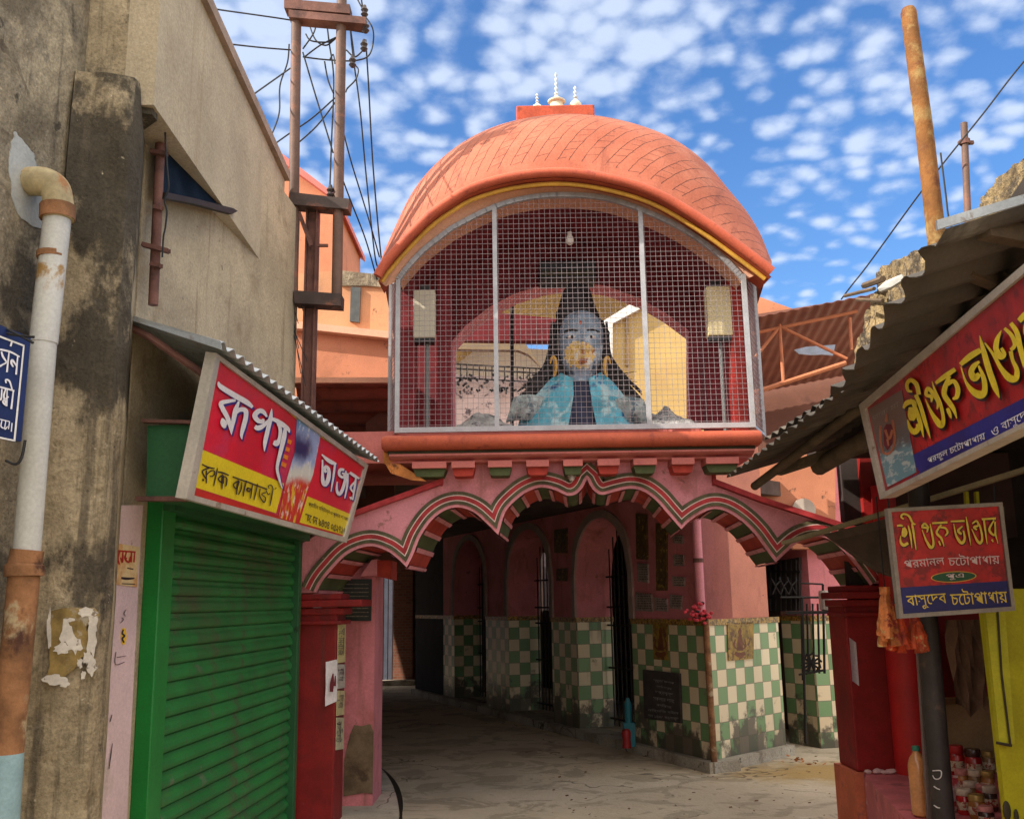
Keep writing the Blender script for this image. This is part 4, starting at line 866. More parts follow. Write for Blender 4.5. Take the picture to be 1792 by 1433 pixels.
# pedestal block and finials along the ridge
m = MB(); A = at(904, 216, RYD - .1); B = at(1041, 210, RYD - .1); zt_ = at(970, 184, RYD - .1).z
m.box((A.x, RYD - .1, A.z - .15), (B.x, RYD + .45, zt_)); ped = m.build('ridge_block', M('red_orange_block', (.38, .07, .033), .2, 6, .8, bump=.3, stains=[((.22, .05, .03), 6, .55, .68, 8)]), gate, bevel=.01)
stupa = M('whitewashed_finial', (.62, .57, .42), .15, 9, .7, bump=.3, stains=[((.28, .24, .16), 9, .55, .68, 6)])
silver = M('metal_spire', (.52, .56, .58), .2, 12, .35, metal=.6, bump=.1)
for (px, py0, py1, wpx, base) in ((940, 186, 153, 20, 0), (974, 184, 115, 32, 1), (1007, 182, 137, 22, 0)):
    P = at(px, py0, RYD + .05); T = at(px, py1, RYD + .05); h = T.z - P.z + .02; r0 = wpx / 2 / F * RYD / .92
    z0 = zt_ - .01
    m = MB()
    if base: m.lathe([(r0, 0), (r0 * .92, h * .08), (r0 * .72, h * .2), (r0 * .68, h * .26), (r0 * .95, h * .28), (r0 * .98, h * .31), (r0 * .6, h * .36), (r0 * .3, h * .40), (r0 * .18, h * .44)], (P.x, RYD + .05, z0), 16)
    else: m.lathe([(r0 * .82, 0), (r0 * .8, h * .18), (r0 * .95, h * .24), (r0 * 1.0, h * .32), (r0 * .7, h * .42), (r0 * .3, h * .5), (r0 * .2, h * .54)], (P.x, RYD + .05, z0), 14)
    fi = m.build('finial', stupa, gate, smooth=True)
    m = MB(); s = .44 if base else .54; pr = []; nb_ = 5 if base else 3
    for k in range(nb_):
        zb_ = h * (s + (1 - s) * k / nb_); dz = h * (1 - s) / nb_; rr = r0 * (.25 if base else .33) * (1 - .09 * k); pr += [(rr * .45, zb_), (rr, zb_ + dz * .35), (rr * .95, zb_ + dz * .5), (rr * .4, zb_ + dz * .85)]
    pr += [(r0 * .04, h * 1.0)]; m.lathe(pr, (P.x, RYD + .05, z0), 10); m.build('spire', silver, fi, smooth=True)

# back wall with a pointed opening, inner piers
BY = 8.25
op = [(788, 752), (788, 600), (815, 570), (855, 538), (900, 514), (950, 499), (1000, 492), (1060, 500), (1120, 522), (1165, 548), (1205, 578), (1206, 752)]
top_edge = [(1330, 752), (1330, 470), (1275, 440), (1200, 390), (1100, 345), (985, 330), (880, 345), (780, 395), (690, 470), (690, 752)]
m = MB()
openp = [at(x, y, BY) for x, y in op]
outp = [at(x, y, BY) for x, y in [(690, 752), (690, 440), (740, 380), (800, 340), (880, 305), (950, 290), (1000, 288), (1060, 290), (1140, 310), (1220, 350), (1310, 440), (1312, 752)]]
for i in range(len(op) - 1): m.face([openp[i], openp[i + 1], outp[i + 1], outp[i]])
bo = [p + V((.03, .3, 0)) for p in openp]
for i in range(len(op) - 1): m.face([openp[i], bo[i], bo[i + 1], openp[i + 1]], 1)
m.build('back_wall', [maroon, pink_light], gate)
# inner ceiling vault
m = MB(); cl = [V((p.x, FY + .3, p.z + .015)) for p in ar]; m.grid([cl, [V((p.x, BY + .01, p.z + .03)) for p in ar]], 0); m.build('vault', maroon, gate)
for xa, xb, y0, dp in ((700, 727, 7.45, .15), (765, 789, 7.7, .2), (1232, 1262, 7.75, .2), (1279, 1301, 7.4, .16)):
    a = at(xa, 600, y0).x; b = at(xb, 600, y0).x; m = MB(); m.box((a, y0, fz - .02), (b, y0 + dp, at(1000, 470, y0).z)); m.build('inner_pier', M('sunlit_red_pier', (.30, .022, .016), .2, 4, .7, bump=.2) if xa > 1270 else maroon, gate)  # end pier's brighter red has sunlight put into its colour
# lamp boxes, bulb, black cabinet
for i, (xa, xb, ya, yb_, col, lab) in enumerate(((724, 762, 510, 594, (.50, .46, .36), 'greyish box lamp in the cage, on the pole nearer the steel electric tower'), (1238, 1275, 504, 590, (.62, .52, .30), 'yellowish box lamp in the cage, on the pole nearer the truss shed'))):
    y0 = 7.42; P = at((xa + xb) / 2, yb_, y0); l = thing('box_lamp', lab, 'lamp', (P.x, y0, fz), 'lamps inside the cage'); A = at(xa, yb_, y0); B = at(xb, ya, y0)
    m = MB(); m.box((A.x, y0 - .05, A.z), (B.x, y0 + .07, B.z)); m.build('lamp_shade', M('lamp_cloth_%s' % 'ab'[i], col, .06, 6, .7, bump=.1), l, bevel=.008)  # second lamp's yellow carries the sun falling on it
    m = MB(); m.box((A.x + .01, y0 - .04, A.z - .035), (B.x - .01, y0 + .06, A.z - .001)); m.build('lamp_fitting', black, l); m = MB(); m.box((A.x + .05, y0, B.z + .001), (B.x - .05, y0 + .04, B.z + .06)); m.build('lamp_cap', black, l)
    m = MB(); m.tube([(P.x + .02, y0 + .02, fz), (P.x + .02, y0 + .02, A.z)], .014, 8); m.build('pole', M('grey_lamp_pole', (.16, .17, .17), .1, 8, .6), l)
P = at(997, 416, 7.5); bl = thing('light_bulb', 'white bulb hanging from the vault inside the cage', 'bulb', tuple(P))
m = MB(); m.lathe([(.006, .05), (.018, .045), (.02, .02), (.032, -.005), (.034, -.03), (.024, -.055), (.004, -.065)], P, 14); m.build('glass', M('white_bulb_glass', (.75, .72, .68), .03, 5, .25, bump=0), bl, smooth=True)
m = MB(); m.tube([P + V((0, 0, .05)), P + V((0, 0, .62))], .004, 6); m.build('cord', cable_mat, bl)
A = at(943, 497, 8.1); B = at(1041, 463, 8.1); cb = thing('black_cabinet', 'black cabinet fixed high on the maroon wall above the statue', 'cabinet', ((A.x + B.x) / 2, 8.1, A.z))
m = MB(); m.box((A.x, 7.98, A.z), (B.x, 8.24, B.z)); m.build('case', black, cb, bevel=.01); m = MB(); m.box((A.x + .02, 7.972, A.z + .03), (B.x - .02, 7.979, A.z + .07)); m.build('vent', dark_line, cb)

# ------------------------------------------------------------------ statue
SYY = 7.72
st = thing('deity_statue', 'blue painted deity bust with long black hair and gold face paint inside the cage', 'statue', (at(1015, 745, SYY).x, SYY, fz))
skin = M('blue_grey_paint', (.21, .27, .35), .25, 9, .55, bump=.3, stains=[((.42, .48, .54), 9, .52, .64, 8), ((.04, .055, .09), 8, .55, .66, 8)])
goldp = M('ochre_face_paint', (.62, .42, .14), .35, 14, .6, bump=.3, stains=[((.34, .12, .04), 15, .54, .62, 5), ((.70, .68, .62), 13, .52, .60, 5)])
hairm = M('black_hair_paint', (.018, .015, .016), .3, 14, .6, bump=.5, bscale=30, stains=[((.10, .07, .06), 20, .66, .72, 4)])
robe = M('blue_cloak_cloth', (.10, .38, .50), .3, 4, .8, bump=.3, stains=[((.40, .58, .62), 6, .48, .62, 6), ((.02, .08, .22), 4, .54, .66, 6)])
navyp = M('dark_navy_cloth', (.025, .03, .06), .3, 6, .8, bump=.3)
def q3(px, py, y=SYY): return at(px, py, y)
def loft(mb, rings, n=20, mi=0, amp=0):
    """rings: (px centre, py, half width px, depth m, y centre)"""
    vs = []
    for cx_, py, hw, dp, yc in rings:
        c = at(cx_, py, yc); r = hw / F * yc / .97
        for k in range(n):
            a = 2 * math.pi * k / n; p = c + V((math.cos(a) * r, math.sin(a) * dp, 0))
            if amp: p += V((math.cos(a), math.sin(a), 0)) * amp * noise.noise(V((a * 2.5, py * .03, hw * .1)))
            vs.append(p)
    m_ = len(rings); fs = [(i * n + k, (i + 1) * n + k, (i + 1) * n + (k + 1) % n, i * n + (k + 1) % n) for i in range(m_ - 1) for k in range(n)] + [list(range(n)), [(m_ - 1) * n + k for k in range(n)][::-1]]
    mb.raw(vs, fs, mi)
# one continuous body: crown of the head to the base, with face relief
bd = MB(); N = 40
prof = [  # py, halfwidth, depth, y-centre
 (545, 6, .03, 7.72), (550, 20, .09, 7.72), (558, 30, .12, 7.715), (570, 36, .135, 7.71), (585, 39, .14, 7.705), (600, 39, .14, 7.70), (612, 38, .14, 7.70), (624, 36, .135, 7.70), (636, 33, .13, 7.705), (648, 28, .12, 7.71), (656, 24, .11, 7.72), (664, 24, .10, 7.72), (676, 28, .11, 7.72), (692, 34, .125, 7.71), (712, 42, .14, 7.70), (735, 48, .15, 7.69), (752, 52, .16, 7.69)]
prof = smooth(prof, 3); vs = []
for py, hw, dp, yc in prof:
    c = at(1017, py, yc); r = hw / F * yc / .97
    for k in range(N):
        a = 2 * math.pi * k / N; ca, sa = math.cos(a), math.sin(a); x = ca * r; y = sa * dp
        if sa < 0 and py < 656:
            ux = x / .165   # -1..1 across the face
            f = 0
            f += .045 * math.exp(-(ux / .13) ** 2) * math.exp(-((py - 612) / 11) ** 2) + .02 * math.exp(-(ux / .10) ** 2) * math.exp(-((py - 594) / 14) ** 2)      # nose
            for e in (-1, 1): f -= .022 * math.exp(-((ux - e * .40) / .2) ** 2) * math.exp(-((py - 589) / 7) ** 2); f += .014 * math.exp(-((ux - e * .40) / .26) ** 2) * math.exp(-((py - 577) / 4.5) ** 2); f += .012 * math.exp(-((ux - e * .5) / .25) ** 2) * math.exp(-((py - 612) / 12) ** 2)
            f += .018 * math.exp(-(ux / .24) ** 2) * (math.exp(-((py - 625) / 3.2) ** 2) + math.exp(-((py - 633) / 3.5) ** 2)) + .016 * math.exp(-(ux / .25) ** 2) * math.exp(-((py - 646) / 6) ** 2)
            y -= f * abs(sa)
        vs.append(c + V((x, y, 0)))
L_ = len(prof)
fs = [(i * N + k, (i + 1) * N + k, (i + 1) * N + (k + 1) % N, i * N + (k + 1) % N) for i in range(L_ - 1) for k in range(N)] + [list(range(N)), [(L_ - 1) * N + k for k in range(N)][::-1]]
bd.raw(vs, fs)
for i, f in enumerate(bd.f):
    c = sum((bd.v[k] for k in f), V((0, 0, 0))) / len(f)
    pj = (c - CAM); yy = H / 2 - pj.dot(U_) / pj.dot(_f) * F; xx = W / 2 + pj.dot(R_) / pj.dot(_f) * F
    if c.y < SYY - .03 and ((xx - 1015) / 27) ** 2 + ((yy - 621) / 25) ** 2 < 1 + .35 * noise.noise(V((xx * .12, yy * .12, 0))) and yy > 598: bd.m[i] = 1
    elif yy > 668: bd.m[i] = 2
bd.build('body', [skin, goldp, navyp], st, smooth=True)
eye_w = M('eye_white_paint', (.60, .52, .48), .05, 9, .5, bump=0); eye_b = M('eye_black_paint', (.012, .01, .012), .1, 9, .3, bump=0)
for ex in (1001, 1034):
    c = at(ex, 590, 7.585); m = MB(); m.blob(c + V((0, .015, 0)), (.046, .024, .021), 12, 1); m.blob(c + V((0, .003, 0)), (.040, .021, .016), 12, 0); m.blob(c + V((0, -.013, 0)), (.013, .009, .014), 10, 1); m.build('eye', [eye_w, eye_b], st, smooth=True)
    m = MB(); m.tube([at(ex + d, 579 - 4 * math.sin(math.pi * (d + 16) / 32) + 2, 7.572 + abs(ex + d - 1017) * .0009) for d in range(-16, 17, 4)], [.003, .006, .008, .008, .008, .008, .007, .005, .003], 6); m.build('eyebrow', eye_b, st)
m = MB(); m.blob(at(1016, 568, 7.573), (.012, .01, .035), 8, 0); m.build('forehead_mark', M('vermilion_mark', (.35, .06, .03), .3, 14, .6, bump=0), st, smooth=True)
m = MB()   # hair: a peaked mass behind the head, falling to both shoulders
loft(m, [(1008, 498, 12, .05, 7.84), (1009, 512, 22, .09, 7.84), (1010, 530, 27, .12, 7.84), (1013, 552, 40, .15, 7.85), (1015, 580, 46, .17, 7.86), (1015, 610, 48, .18, 7.87), (1014, 640, 52, .18, 7.88), (1012, 665, 70, .17, 7.88), (1010, 690, 94, .15, 7.88), (1010, 706, 108, .13, 7.88), (1010, 722, 114, .11, 7.88)], 28, 0, .05)
for k in range(46):
    sd = random.choice((-1, 1)); x = 1013 + sd * random.uniform(34, 50); y = random.uniform(560, 600); ex = 1012 + sd * random.uniform(80, 118); ey = random.uniform(680, 725)
    m.tube([at(a, b, 7.76 + .02 * random.random()) for a, b in smooth([(x, y), (lerp(x, ex, .22), lerp(y, ey, .5)), (ex, ey)], 4)], [.012] * 8 + [.004], 5)
for k in range(14):
    m.tube([at(1096 + random.uniform(-30, 10), 655 + k * 4, 7.8), at(1105 + random.uniform(-6, 12), 650 + k * 4.5, 7.78)], [.006, .002], 5)
m.build('hair', hairm, st, smooth=True)
m = MB()   # cloak in two spread halves with folds
for sgn, pts in ((-1, [((976, 650), (1003, 662)), ((955, 672), (1004, 690)), ((932, 698), (1000, 715)), ((912, 726), (996, 738)), ((904, 752), (992, 754))]), (1, [((1054, 650), (1030, 662)), ((1076, 672), (1034, 690)), ((1097, 698), (1038, 715)), ((1115, 726), (1043, 738)), ((1124, 752), (1047, 754))])):
    G_ = []
    for r, (o_, i_) in enumerate(pts):
        row = []
        for k in range(17):
            t = k / 16; fold = .028 * math.sin(t * 9 + r * .35) * (.3 + r * .2); yy = 7.60 - .12 * (r / 4) + .16 * (1 - t) ** 2 + fold
            row.append(at(lerp(o_[0], i_[0], t), lerp(o_[1], i_[1], t), yy))
        G_.append(row)
    m.grid(G_, 0, flip=(sgn < 0)); m.grid([[p + V((0, .02, 0)) for p in row] for row in G_], 0, flip=(sgn > 0))
m.build('cloak', robe, st, smooth=True)
for ex, lab in ((968, -1), (1063, 1)):
    m = MB(); pts = [at(ex + 5 * math.cos(a), 642 + 17 * math.sin(a), 7.66) for a in [math.pi * (.5 + 1.4 * k / 12 * lab) + (0 if lab > 0 else 0) for k in range(13)]]; m.tube(pts, [.006 + .011 * math.sin(math.pi * k / 12) for k in range(13)], 8); m.build('earring', M('gold_earring', (.60, .34, .08), .2, 12, .4, metal=.4, bump=.1), st, smooth=True)
m = MB(); m.tube([at(x, y, 7.6) for x, y in smooth([(1036, 690), (1032, 715), (1033, 752)], 4)], .012, 6); m.build('garland', M('olive_garland', (.12, .12, .03), .4, 30, .8, bump=.4), st)
# heaps of grey cloth / plaster either side
rockm = M('grey_rock_plaster', (.36, .36, .35), .4, 9, .9, bump=.8, bscale=20, bd=.03, stains=[((.06, .06, .07), 8, .54, .62, 6), ((.5, .48, .44), 7, .60, .68, 6)])
def heap(cx_, base, w_, h_, seed, lab, yc):
    pts = []; ph = []
    for i in range(25):
        row = []
        for j in range(9):
            u = i / 24 * 2 - 1; v = j / 8; P = at(cx_ + u * w_, base, yc); env = max(0, (1 - abs(u) ** 4)) ** .7 * math.sin(math.pi * min(1, v * .5 + .06))
            hh = h_ / F * yc * env * (.62 + .42 * noise.noise(V((u * 2.1 + seed, v * 1.5, seed)))) + .04 * abs(noise.noise(V((u * 9 + seed, v * 7, 3)))) * env
            row.append(V((P.x, yc - .12 + v * .5, fz - .01 + max(0, hh) + .05 * env)))
        pts.append(row)
    mb = MB(); mb.grid(pts, 0); tag(mb.build('rock_mound', rockm, None), lab, 'mound')
heap(850, 752, 76, 58, 2.3, 'low grey rock mound between the statue and the greyish box lamp', 7.5); heap(1165, 752, 66, 64, 5.1, 'low grey rock mound between the statue and the yellowish box lamp', 7.5)
for cx_, cy_, sg_ in ((918, 712, -1), (1108, 716, 1)):
    m = MB(); rows = []
    for i in range(9):
        row = []
        for j in range(9):
            u = i / 8 * 2 - 1; v = j / 8 * 2 - 1; q = at(cx_ + u * 26 + v * 7 * sg_, cy_ + v * 22 + 5 * u * u, 7.62 - .10 * math.cos(u * 1.4) * math.cos(v * 1.2) + .02 * math.sin(u * 7 + v * 3)); row.append(q)
        rows.append(row)
    m.grid(rows, 0); m.grid([[p + V((0, .03, 0)) for p in r] for r in rows], 0, flip=True); m.build('shoulder_drape', M('pale_blue_drape', (.33, .38, .38), .35, 14, .85, bump=.4, stains=[((.10, .14, .17), 12, .52, .62, 6)]), st, smooth=True)
m = MB(); c = at(1021, 629, 7.54); m.blob(c, (.040, .016, .011), 12, 0); m.blob(c + V((0, .002, -.020)), (.034, .016, .010), 12, 0); m.build('lips', M('red_brown_lips', (.36, .11, .04), .3, 20, .5, bump=0), st, smooth=True)
# ------------------------------------------------------------------ tiled shrine building beyond the arch
C0 = onZ(1247, 1350, 0); FL = onZ(730, 1215, 0); RT = onZ(1377, 1320, 0)
tb = thing('tiled_building', 'pink building with green and cream checkered tiles and barred arches beyond the gateway', 'building', tuple(C0 + V((.3, 1.5, 0))))
dR = (RT - C0); LR = dR.length; dR.normalize(); nR = V((-dR.y, dR.x, 0)); nR = nR if nR.x < 0 else -nR
dL = (FL - C0); LL = dL.length; dL.normalize(); nIn = V((-dL.y, dL.x, 0));
if nIn.y < 0: nIn = -nIn
nIn = V((dL.y, -dL.x, 0)) if V((dL.y, -dL.x, 0)).x > 0 else V((-dL.y, dL.x, 0))
PLl = Plane(C0, C0 + dL, C0 + V((0, 0, 1)))
ZT = PLl(1241, 1084).z
def s_at(px, py=1090): return (PLl(px, py) - C0).dot(dL)
TH = .50; TOPL = 2.72
opens = [(s_at(1105), s_at(1010), PLl(1056, 905).z), (s_at(965), s_at(890), PLl(928, 925).z), (s_at(850), s_at(795), PLl(822, 945).z)]
def W_(s, z, d=0): return C0 + dL * s + nIn * d + V((0, 0, z))
edges = [0] + [e for o in opens for e in o[:2]] + [LL + .1]
mw = MB(); KH = .10
for k in range(0, len(edges), 2):
    a, b = edges[k], edges[k + 1]; mt = MB(); mbd = MB()
    # tiled dado: street face and both jambs
    mt.face([W_(a, KH), W_(b, KH), W_(b, ZT - .06), W_(a, ZT - .06)], 0, [(-a, 0), (-b, 0), (-b, ZT - .06 - KH), (-a, ZT - .06 - KH)])
    for s, fl in ((a, 1), (b, 0)):
        if s == 0: continue
        q = [W_(s, KH, 0), W_(s, KH, TH), W_(s, ZT - .06, TH), W_(s, ZT - .06, 0)]; uvq = [(0, 0), (TH, 0), (TH, ZT - .06 - KH), (0, ZT - .06 - KH)]
        mt.face(q, 0, uvq)
    A, B = W_(a, ZT - .058, -.012), W_(b, ZT - .058, -.012); mbd.obox(A, B - A, nIn * (.03 if k == 0 else TH + .024), (0, 0, .058))
    if k == 0: mw.prism([W_(0, ZT), W_(b, ZT), W_(b, ZT, TH), C0 + dR * .5 + V((0, 0, ZT))], (0, 0, TOPL - ZT))
    else: mw.obox(W_(a, ZT), dL * (b - a), nIn * TH, (0, 0, TOPL - ZT))
    
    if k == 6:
        m = MB(); m.face([W_(a + .55, KH, -.004), W_(b, KH, -.004), W_(b, TOPL, -.004), W_(a + .55, TOPL, -.004)]); m.build('dark_panel', M('near_black_wall', (.018, .015, .019), .3, 4, .9, bump=.3), tb)  # plain near-black panel over the last stretch of wall
    mt.build('tile_dado', tiles, tb); mbd.build('tile_border', tile_border, tb)
for (a, b, zp) in opens:
    zs = ZT + (zp - ZT) * .42; n = 20; pts = []
    for i in range(n + 1):
        u = i / n * 2 - 1; pts.append((lerp(a, b, i / n), zs + (zp - zs) * (1 - abs(u) ** 2.1) ** .5))
    mw.prism([W_(s, z) for s, z in pts] + [W_(b, TOPL), W_(a, TOPL)], nIn * TH)
    m = MB(); wd = .09
    mid = (a + b) / 2; outp = [(mid + (s - mid) * (1 + 2 * wd / (b - a)), ZT if False else z + (wd if z > zs + .001 else 0)) for s, z in pts]
    inn = [(a, ZT)] + pts + [(b, ZT)]; out = [(a - wd, ZT)] + outp + [(b + wd, ZT)]
    m.grid([[W_(s, z, -.03) for s, z in inn], [W_(s, z, -.03) for s, z in out]]); m.grid([[W_(s, z, -.03) for s, z in out], [W_(s, z, .001) for s, z in out]]); m.grid([[W_(s, z, .001) for s, z in inn], [W_(s, z, -.03) for s, z in inn]])
    m.build('arch_trim', M('grey_pink_trim', (.34, .25, .22), .15, 5, .85, bump=.3), tb)
    m = MB(); k = 0; s = a + .04
    while s < b:
        u = (s - (a + b) / 2) / ((b - a) / 2); zt_ = zs + (zp - zs) * max(0, 1 - abs(u) ** 2.1) ** .5; m.tube([W_(s, .12, .43), W_(s, zt_, .43)], .009, 6); s += .11
    for z in (.2, .8, ZT - .1, ZT + .12, zs): m.beam(W_(a, z, .43), W_(b, z, .43), .022, .022)
    m.build('iron_gate', iron, tb)
mw.build('wall', pink, tb)
m = MB(); m.obox(W_(-.09, 0, -.09), dL * (LL + .2), nIn * .35, (0, 0, KH)); m.build('kerb', concrete, tb)
# right face of the building
PLr = Plane(C0, C0 + dR, C0 + V((0, 0, 1)))
def Wr(s, z, d=0): return C0 + dR * s + nR * d + V((0, 0, z))
m = MB(); m.face([Wr(.001, KH), Wr(LR, KH), Wr(LR, ZT - .06), Wr(.001, ZT - .06)], 0, [(0, 0), (LR, 0), (LR, ZT - .06 - KH), (0, ZT - .06 - KH)]); m.face([Wr(LR, KH), Wr(LR, KH, .5), Wr(LR, ZT - .06, .5), Wr(LR, ZT - .06)], 0, [(0, 0), (.5, 0), (.5, 1), (0, 1)]); m.build('tile_dado', tiles, tb)
m = MB(); m.obox(Wr(-.01, ZT - .058, -.014), dR * (LR + .02), nR * .04, (0, 0, .058)); m.build('tile_border', tile_border, tb)
m = MB(); m.obox(Wr(0.002, ZT + .001), dR * (LR - .18), nR * .05, (0, 0, 3.3 - ZT)); m.build('wall', M('salmon_wall_paint', (.58, .23, .16), .12, 2, .85, bump=.3, stains=[((.40, .15, .10), 2, .52, .75, 9), ((.2, .1, .07), 9, .68, .73, 8)]), tb)
m = MB(); m.obox(Wr(-.08, 0, -.085), dR * (LR + .1), nR * .12, (0, 0, KH + .002)); m.build('kerb', concrete, tb)
# inner rooms: back wall with two bright slits, far end, roof
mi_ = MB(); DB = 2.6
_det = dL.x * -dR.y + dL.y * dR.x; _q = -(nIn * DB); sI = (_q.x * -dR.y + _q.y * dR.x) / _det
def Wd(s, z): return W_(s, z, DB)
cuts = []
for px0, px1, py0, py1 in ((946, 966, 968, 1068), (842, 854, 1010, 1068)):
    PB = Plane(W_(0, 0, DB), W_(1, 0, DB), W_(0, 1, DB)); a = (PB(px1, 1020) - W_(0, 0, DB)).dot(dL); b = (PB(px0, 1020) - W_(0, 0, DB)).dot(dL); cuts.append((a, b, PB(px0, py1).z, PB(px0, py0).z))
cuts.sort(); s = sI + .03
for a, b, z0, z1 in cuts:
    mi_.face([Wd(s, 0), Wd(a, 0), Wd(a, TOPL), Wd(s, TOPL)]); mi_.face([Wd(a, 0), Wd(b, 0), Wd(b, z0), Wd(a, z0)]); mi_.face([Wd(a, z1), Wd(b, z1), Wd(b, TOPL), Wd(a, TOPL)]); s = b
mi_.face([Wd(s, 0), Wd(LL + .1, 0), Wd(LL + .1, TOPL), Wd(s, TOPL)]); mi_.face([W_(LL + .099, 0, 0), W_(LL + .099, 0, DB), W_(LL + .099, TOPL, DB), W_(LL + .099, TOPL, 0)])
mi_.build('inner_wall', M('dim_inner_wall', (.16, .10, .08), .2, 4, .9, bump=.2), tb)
# iron cage bar over the bright slits
m = MB()
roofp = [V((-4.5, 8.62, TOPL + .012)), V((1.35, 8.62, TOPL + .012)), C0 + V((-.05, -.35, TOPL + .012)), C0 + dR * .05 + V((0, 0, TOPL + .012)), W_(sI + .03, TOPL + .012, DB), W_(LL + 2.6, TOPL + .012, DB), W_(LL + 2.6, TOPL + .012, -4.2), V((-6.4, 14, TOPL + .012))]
m.prism(roofp, (0, 0, .16)); m.build('roof_slab', M('dark_ceiling', (.10, .07, .06), .3, 3, .9, bump=.3), tb)  # slab over the alley, its reach stretched to darken the passage
# plaques, murals and the corner pipe
for q, lab, mt_ in (([(1128, 1171), (1192, 1178), (1195, 1265), (1131, 1256)], 'black stone tablet with lines of carved writing on the checkered tiles', black),):
    t_ = thing('stone_tablet', lab, 'tablet', tuple(PLl(1160, 1260))); m = MB(); slab(m, PLl, q, .025, .004); m.build('slab', M('dark_slate', (.055, .045, .04), .3, 9, .5, bump=.1), t_)
    m = MB(); 
    for k, (ln, a) in enumerate((('স্মৃতি ফলক', .2), ('মন্দির সংস্কার', .3), ('ভক্তবৃন্দ', .25), ('সকলের দানে', .2), ('কলিকাতা', .3), ('নির্মিত হইল', .05), ('সন ১৪০৫ বঙ্গাব্দ', .05))):
        y = 1186 + k * 10.5; text(m, PLl, ln, (1131 + 60 * a, y + 3 * a), (1190 - 50 * a, y + 6), (1131 + 60 * a, y + 6.5), .031)
    m.build('lettering', M('dull_silver_letter', (.32, .30, .28), .1, 9, .6, bump=0), t_)
for i, (q, pl, lab) in enumerate((([(1143, 1088), (1169, 1090), (1170, 1155), (1145, 1153)], PLl, 'narrow gold picture tile straight above the black stone tablet'), ([(1272, 1090), (1318, 1088), (1318, 1152), (1274, 1156)], PLr, 'wide gold picture tile of a seated figure between corner pipe and iron gate'))):
    o = MB(); slab(o, pl, q, .008, .006); t_ = tag(o.build('picture_tile', M('gold_picture_tile', (.30, .18, .025), .4, 12, .4, bump=.2, stains=[((.13, .05, .02), 14, .52, .6, 4)])), lab, 'tile')
    xm = (q[0][0] + q[1][0]) / 2; m = MB(); strokes(m, pl, [[(xm - 9, 1142, 8), (xm, 1146, 12), (xm + 9, 1142, 8)], [(xm, 1110, 6), (xm, 1122, 12), (xm, 1138, 16)], [(xm, 1098, 3), (xm, 1104, 8), (xm, 1110, 6)], [(xm - 8, 1118, 3), (xm - 10, 1130, 4), (xm - 4, 1136, 3)], [(xm + 8, 1118, 3), (xm + 10, 1130, 4), (xm + 4, 1136, 3)]], (0, 0), 1, .0145, wk=.7); m.build('figure', M('brown_figure_print', (.16, .05, .02), .3, 14, .5, bump=0), t_)
plq = M('grey_marble_plaque', (.30, .24, .21), .25, 16, .6, bump=.1); txm = M('plaque_text', (.09, .06, .05), .1, 9, .8, bump=0)
for q in ([(1179, 934), (1197, 938), (1197, 952), (1180, 950)], [(1180, 970), (1198, 971), (1198, 990), (1181, 990)], [(1178, 1008), (1200, 1010), (1200, 1026), (1180, 1025)], [(1174, 1040), (1195, 1042), (1194, 1066), (1175, 1064)], [(1117, 985), (1136, 987), (1136, 1020), (1118, 1017)], [(1114, 1036), (1142, 1040), (1144, 1070), (1115, 1068)], [(1147, 1045), (1169, 1048), (1170, 1070), (1148, 1068)]):
    m = MB(); slab(m, PLl, q, .018, .003); p = m.build('plaque', plq, tb)
    m = MB(); x0_, x1_ = q[0][0] + 2, q[1][0] - 2; n_ = max(2, int((q[3][1] - q[0][1]) / 4.2))
    for k in range(n_):
        y = q[0][1] + 2.5 + k * 4.2; xx = x0_
        while xx < x1_ - 2: w_ = random.uniform(1.5, 4); strokes(m, PLl, [[(xx, y, 1.5), (min(x1_, xx + w_), y + w_ * .12, 1.5)]], (0, 0), 1, .0225); xx += w_ + 1
    m.build('inscription', txm, p)
for q in ([(1115, 898), (1134, 900), (1135, 980), (1116, 978)], [(1150, 915), (1169, 918), (1169, 1033), (1151, 1033)], [(972, 927), (994, 924), (994, 968), (972, 967)], [(976, 995), (994, 994), (994, 1017), (976, 1016)]):
    m = MB(); slab(m, PLl, q, .02, .003); p = m.build('wall_panel', M('dark_gold_panel', (.10, .06, .02), .4, 16, .6, bump=.2, stains=[((.30, .19, .04), 22, .56, .64, 4)]), tb)
dp = thing('corner_pipe', 'pink painted pipe turning rusty down the tiled corner', 'pipe', tuple(C0 + V((.05, -.1, 0))))
cp = PLr.n * .05 + PLl.n * .05
m = MB(); a = PLr(1221, 880, .05); a = C0 + (PLr.n + PLl.n) * .06; m.tube([V((a.x - .03, a.y, ZT + .05)), V((a.x - .03, a.y, 3.1))], .045, 12); m.build('pipe_length', pink_light, dp, smooth=True)
m = MB(); m.tube([V((a.x + .01, a.y, ZT + .05)), V((a.x + .02, a.y, .1))], .032, 10); sub(m.build('pipe_length', rust_pipe, dp, smooth=True), 'rusty lower pipe length')
m = MB(); m.tube([V((a.x - .03, a.y, ZT + .55)), V((a.x - .03, a.y, ZT + .59))], .053, 12); m.build('clamp', rust_dark, dp)
fb = MB()
for k in range(46):
    c = V((a.x - .06 + random.gauss(0, .05), a.y - .07 + random.gauss(0, .02), ZT + .05 + random.gauss(0, .055))); fb.blob(c, (.02, .018, .016), 6, 0 if random.random() < .8 else 1)
tag(fb.build('flower_bunch', [M('red_pink_flower', (.55, .05, .07), .3, 30, .8, bump=0), iron]), 'bunch of red flowers tied at the pipe joint on the tiled corner', 'flowers')
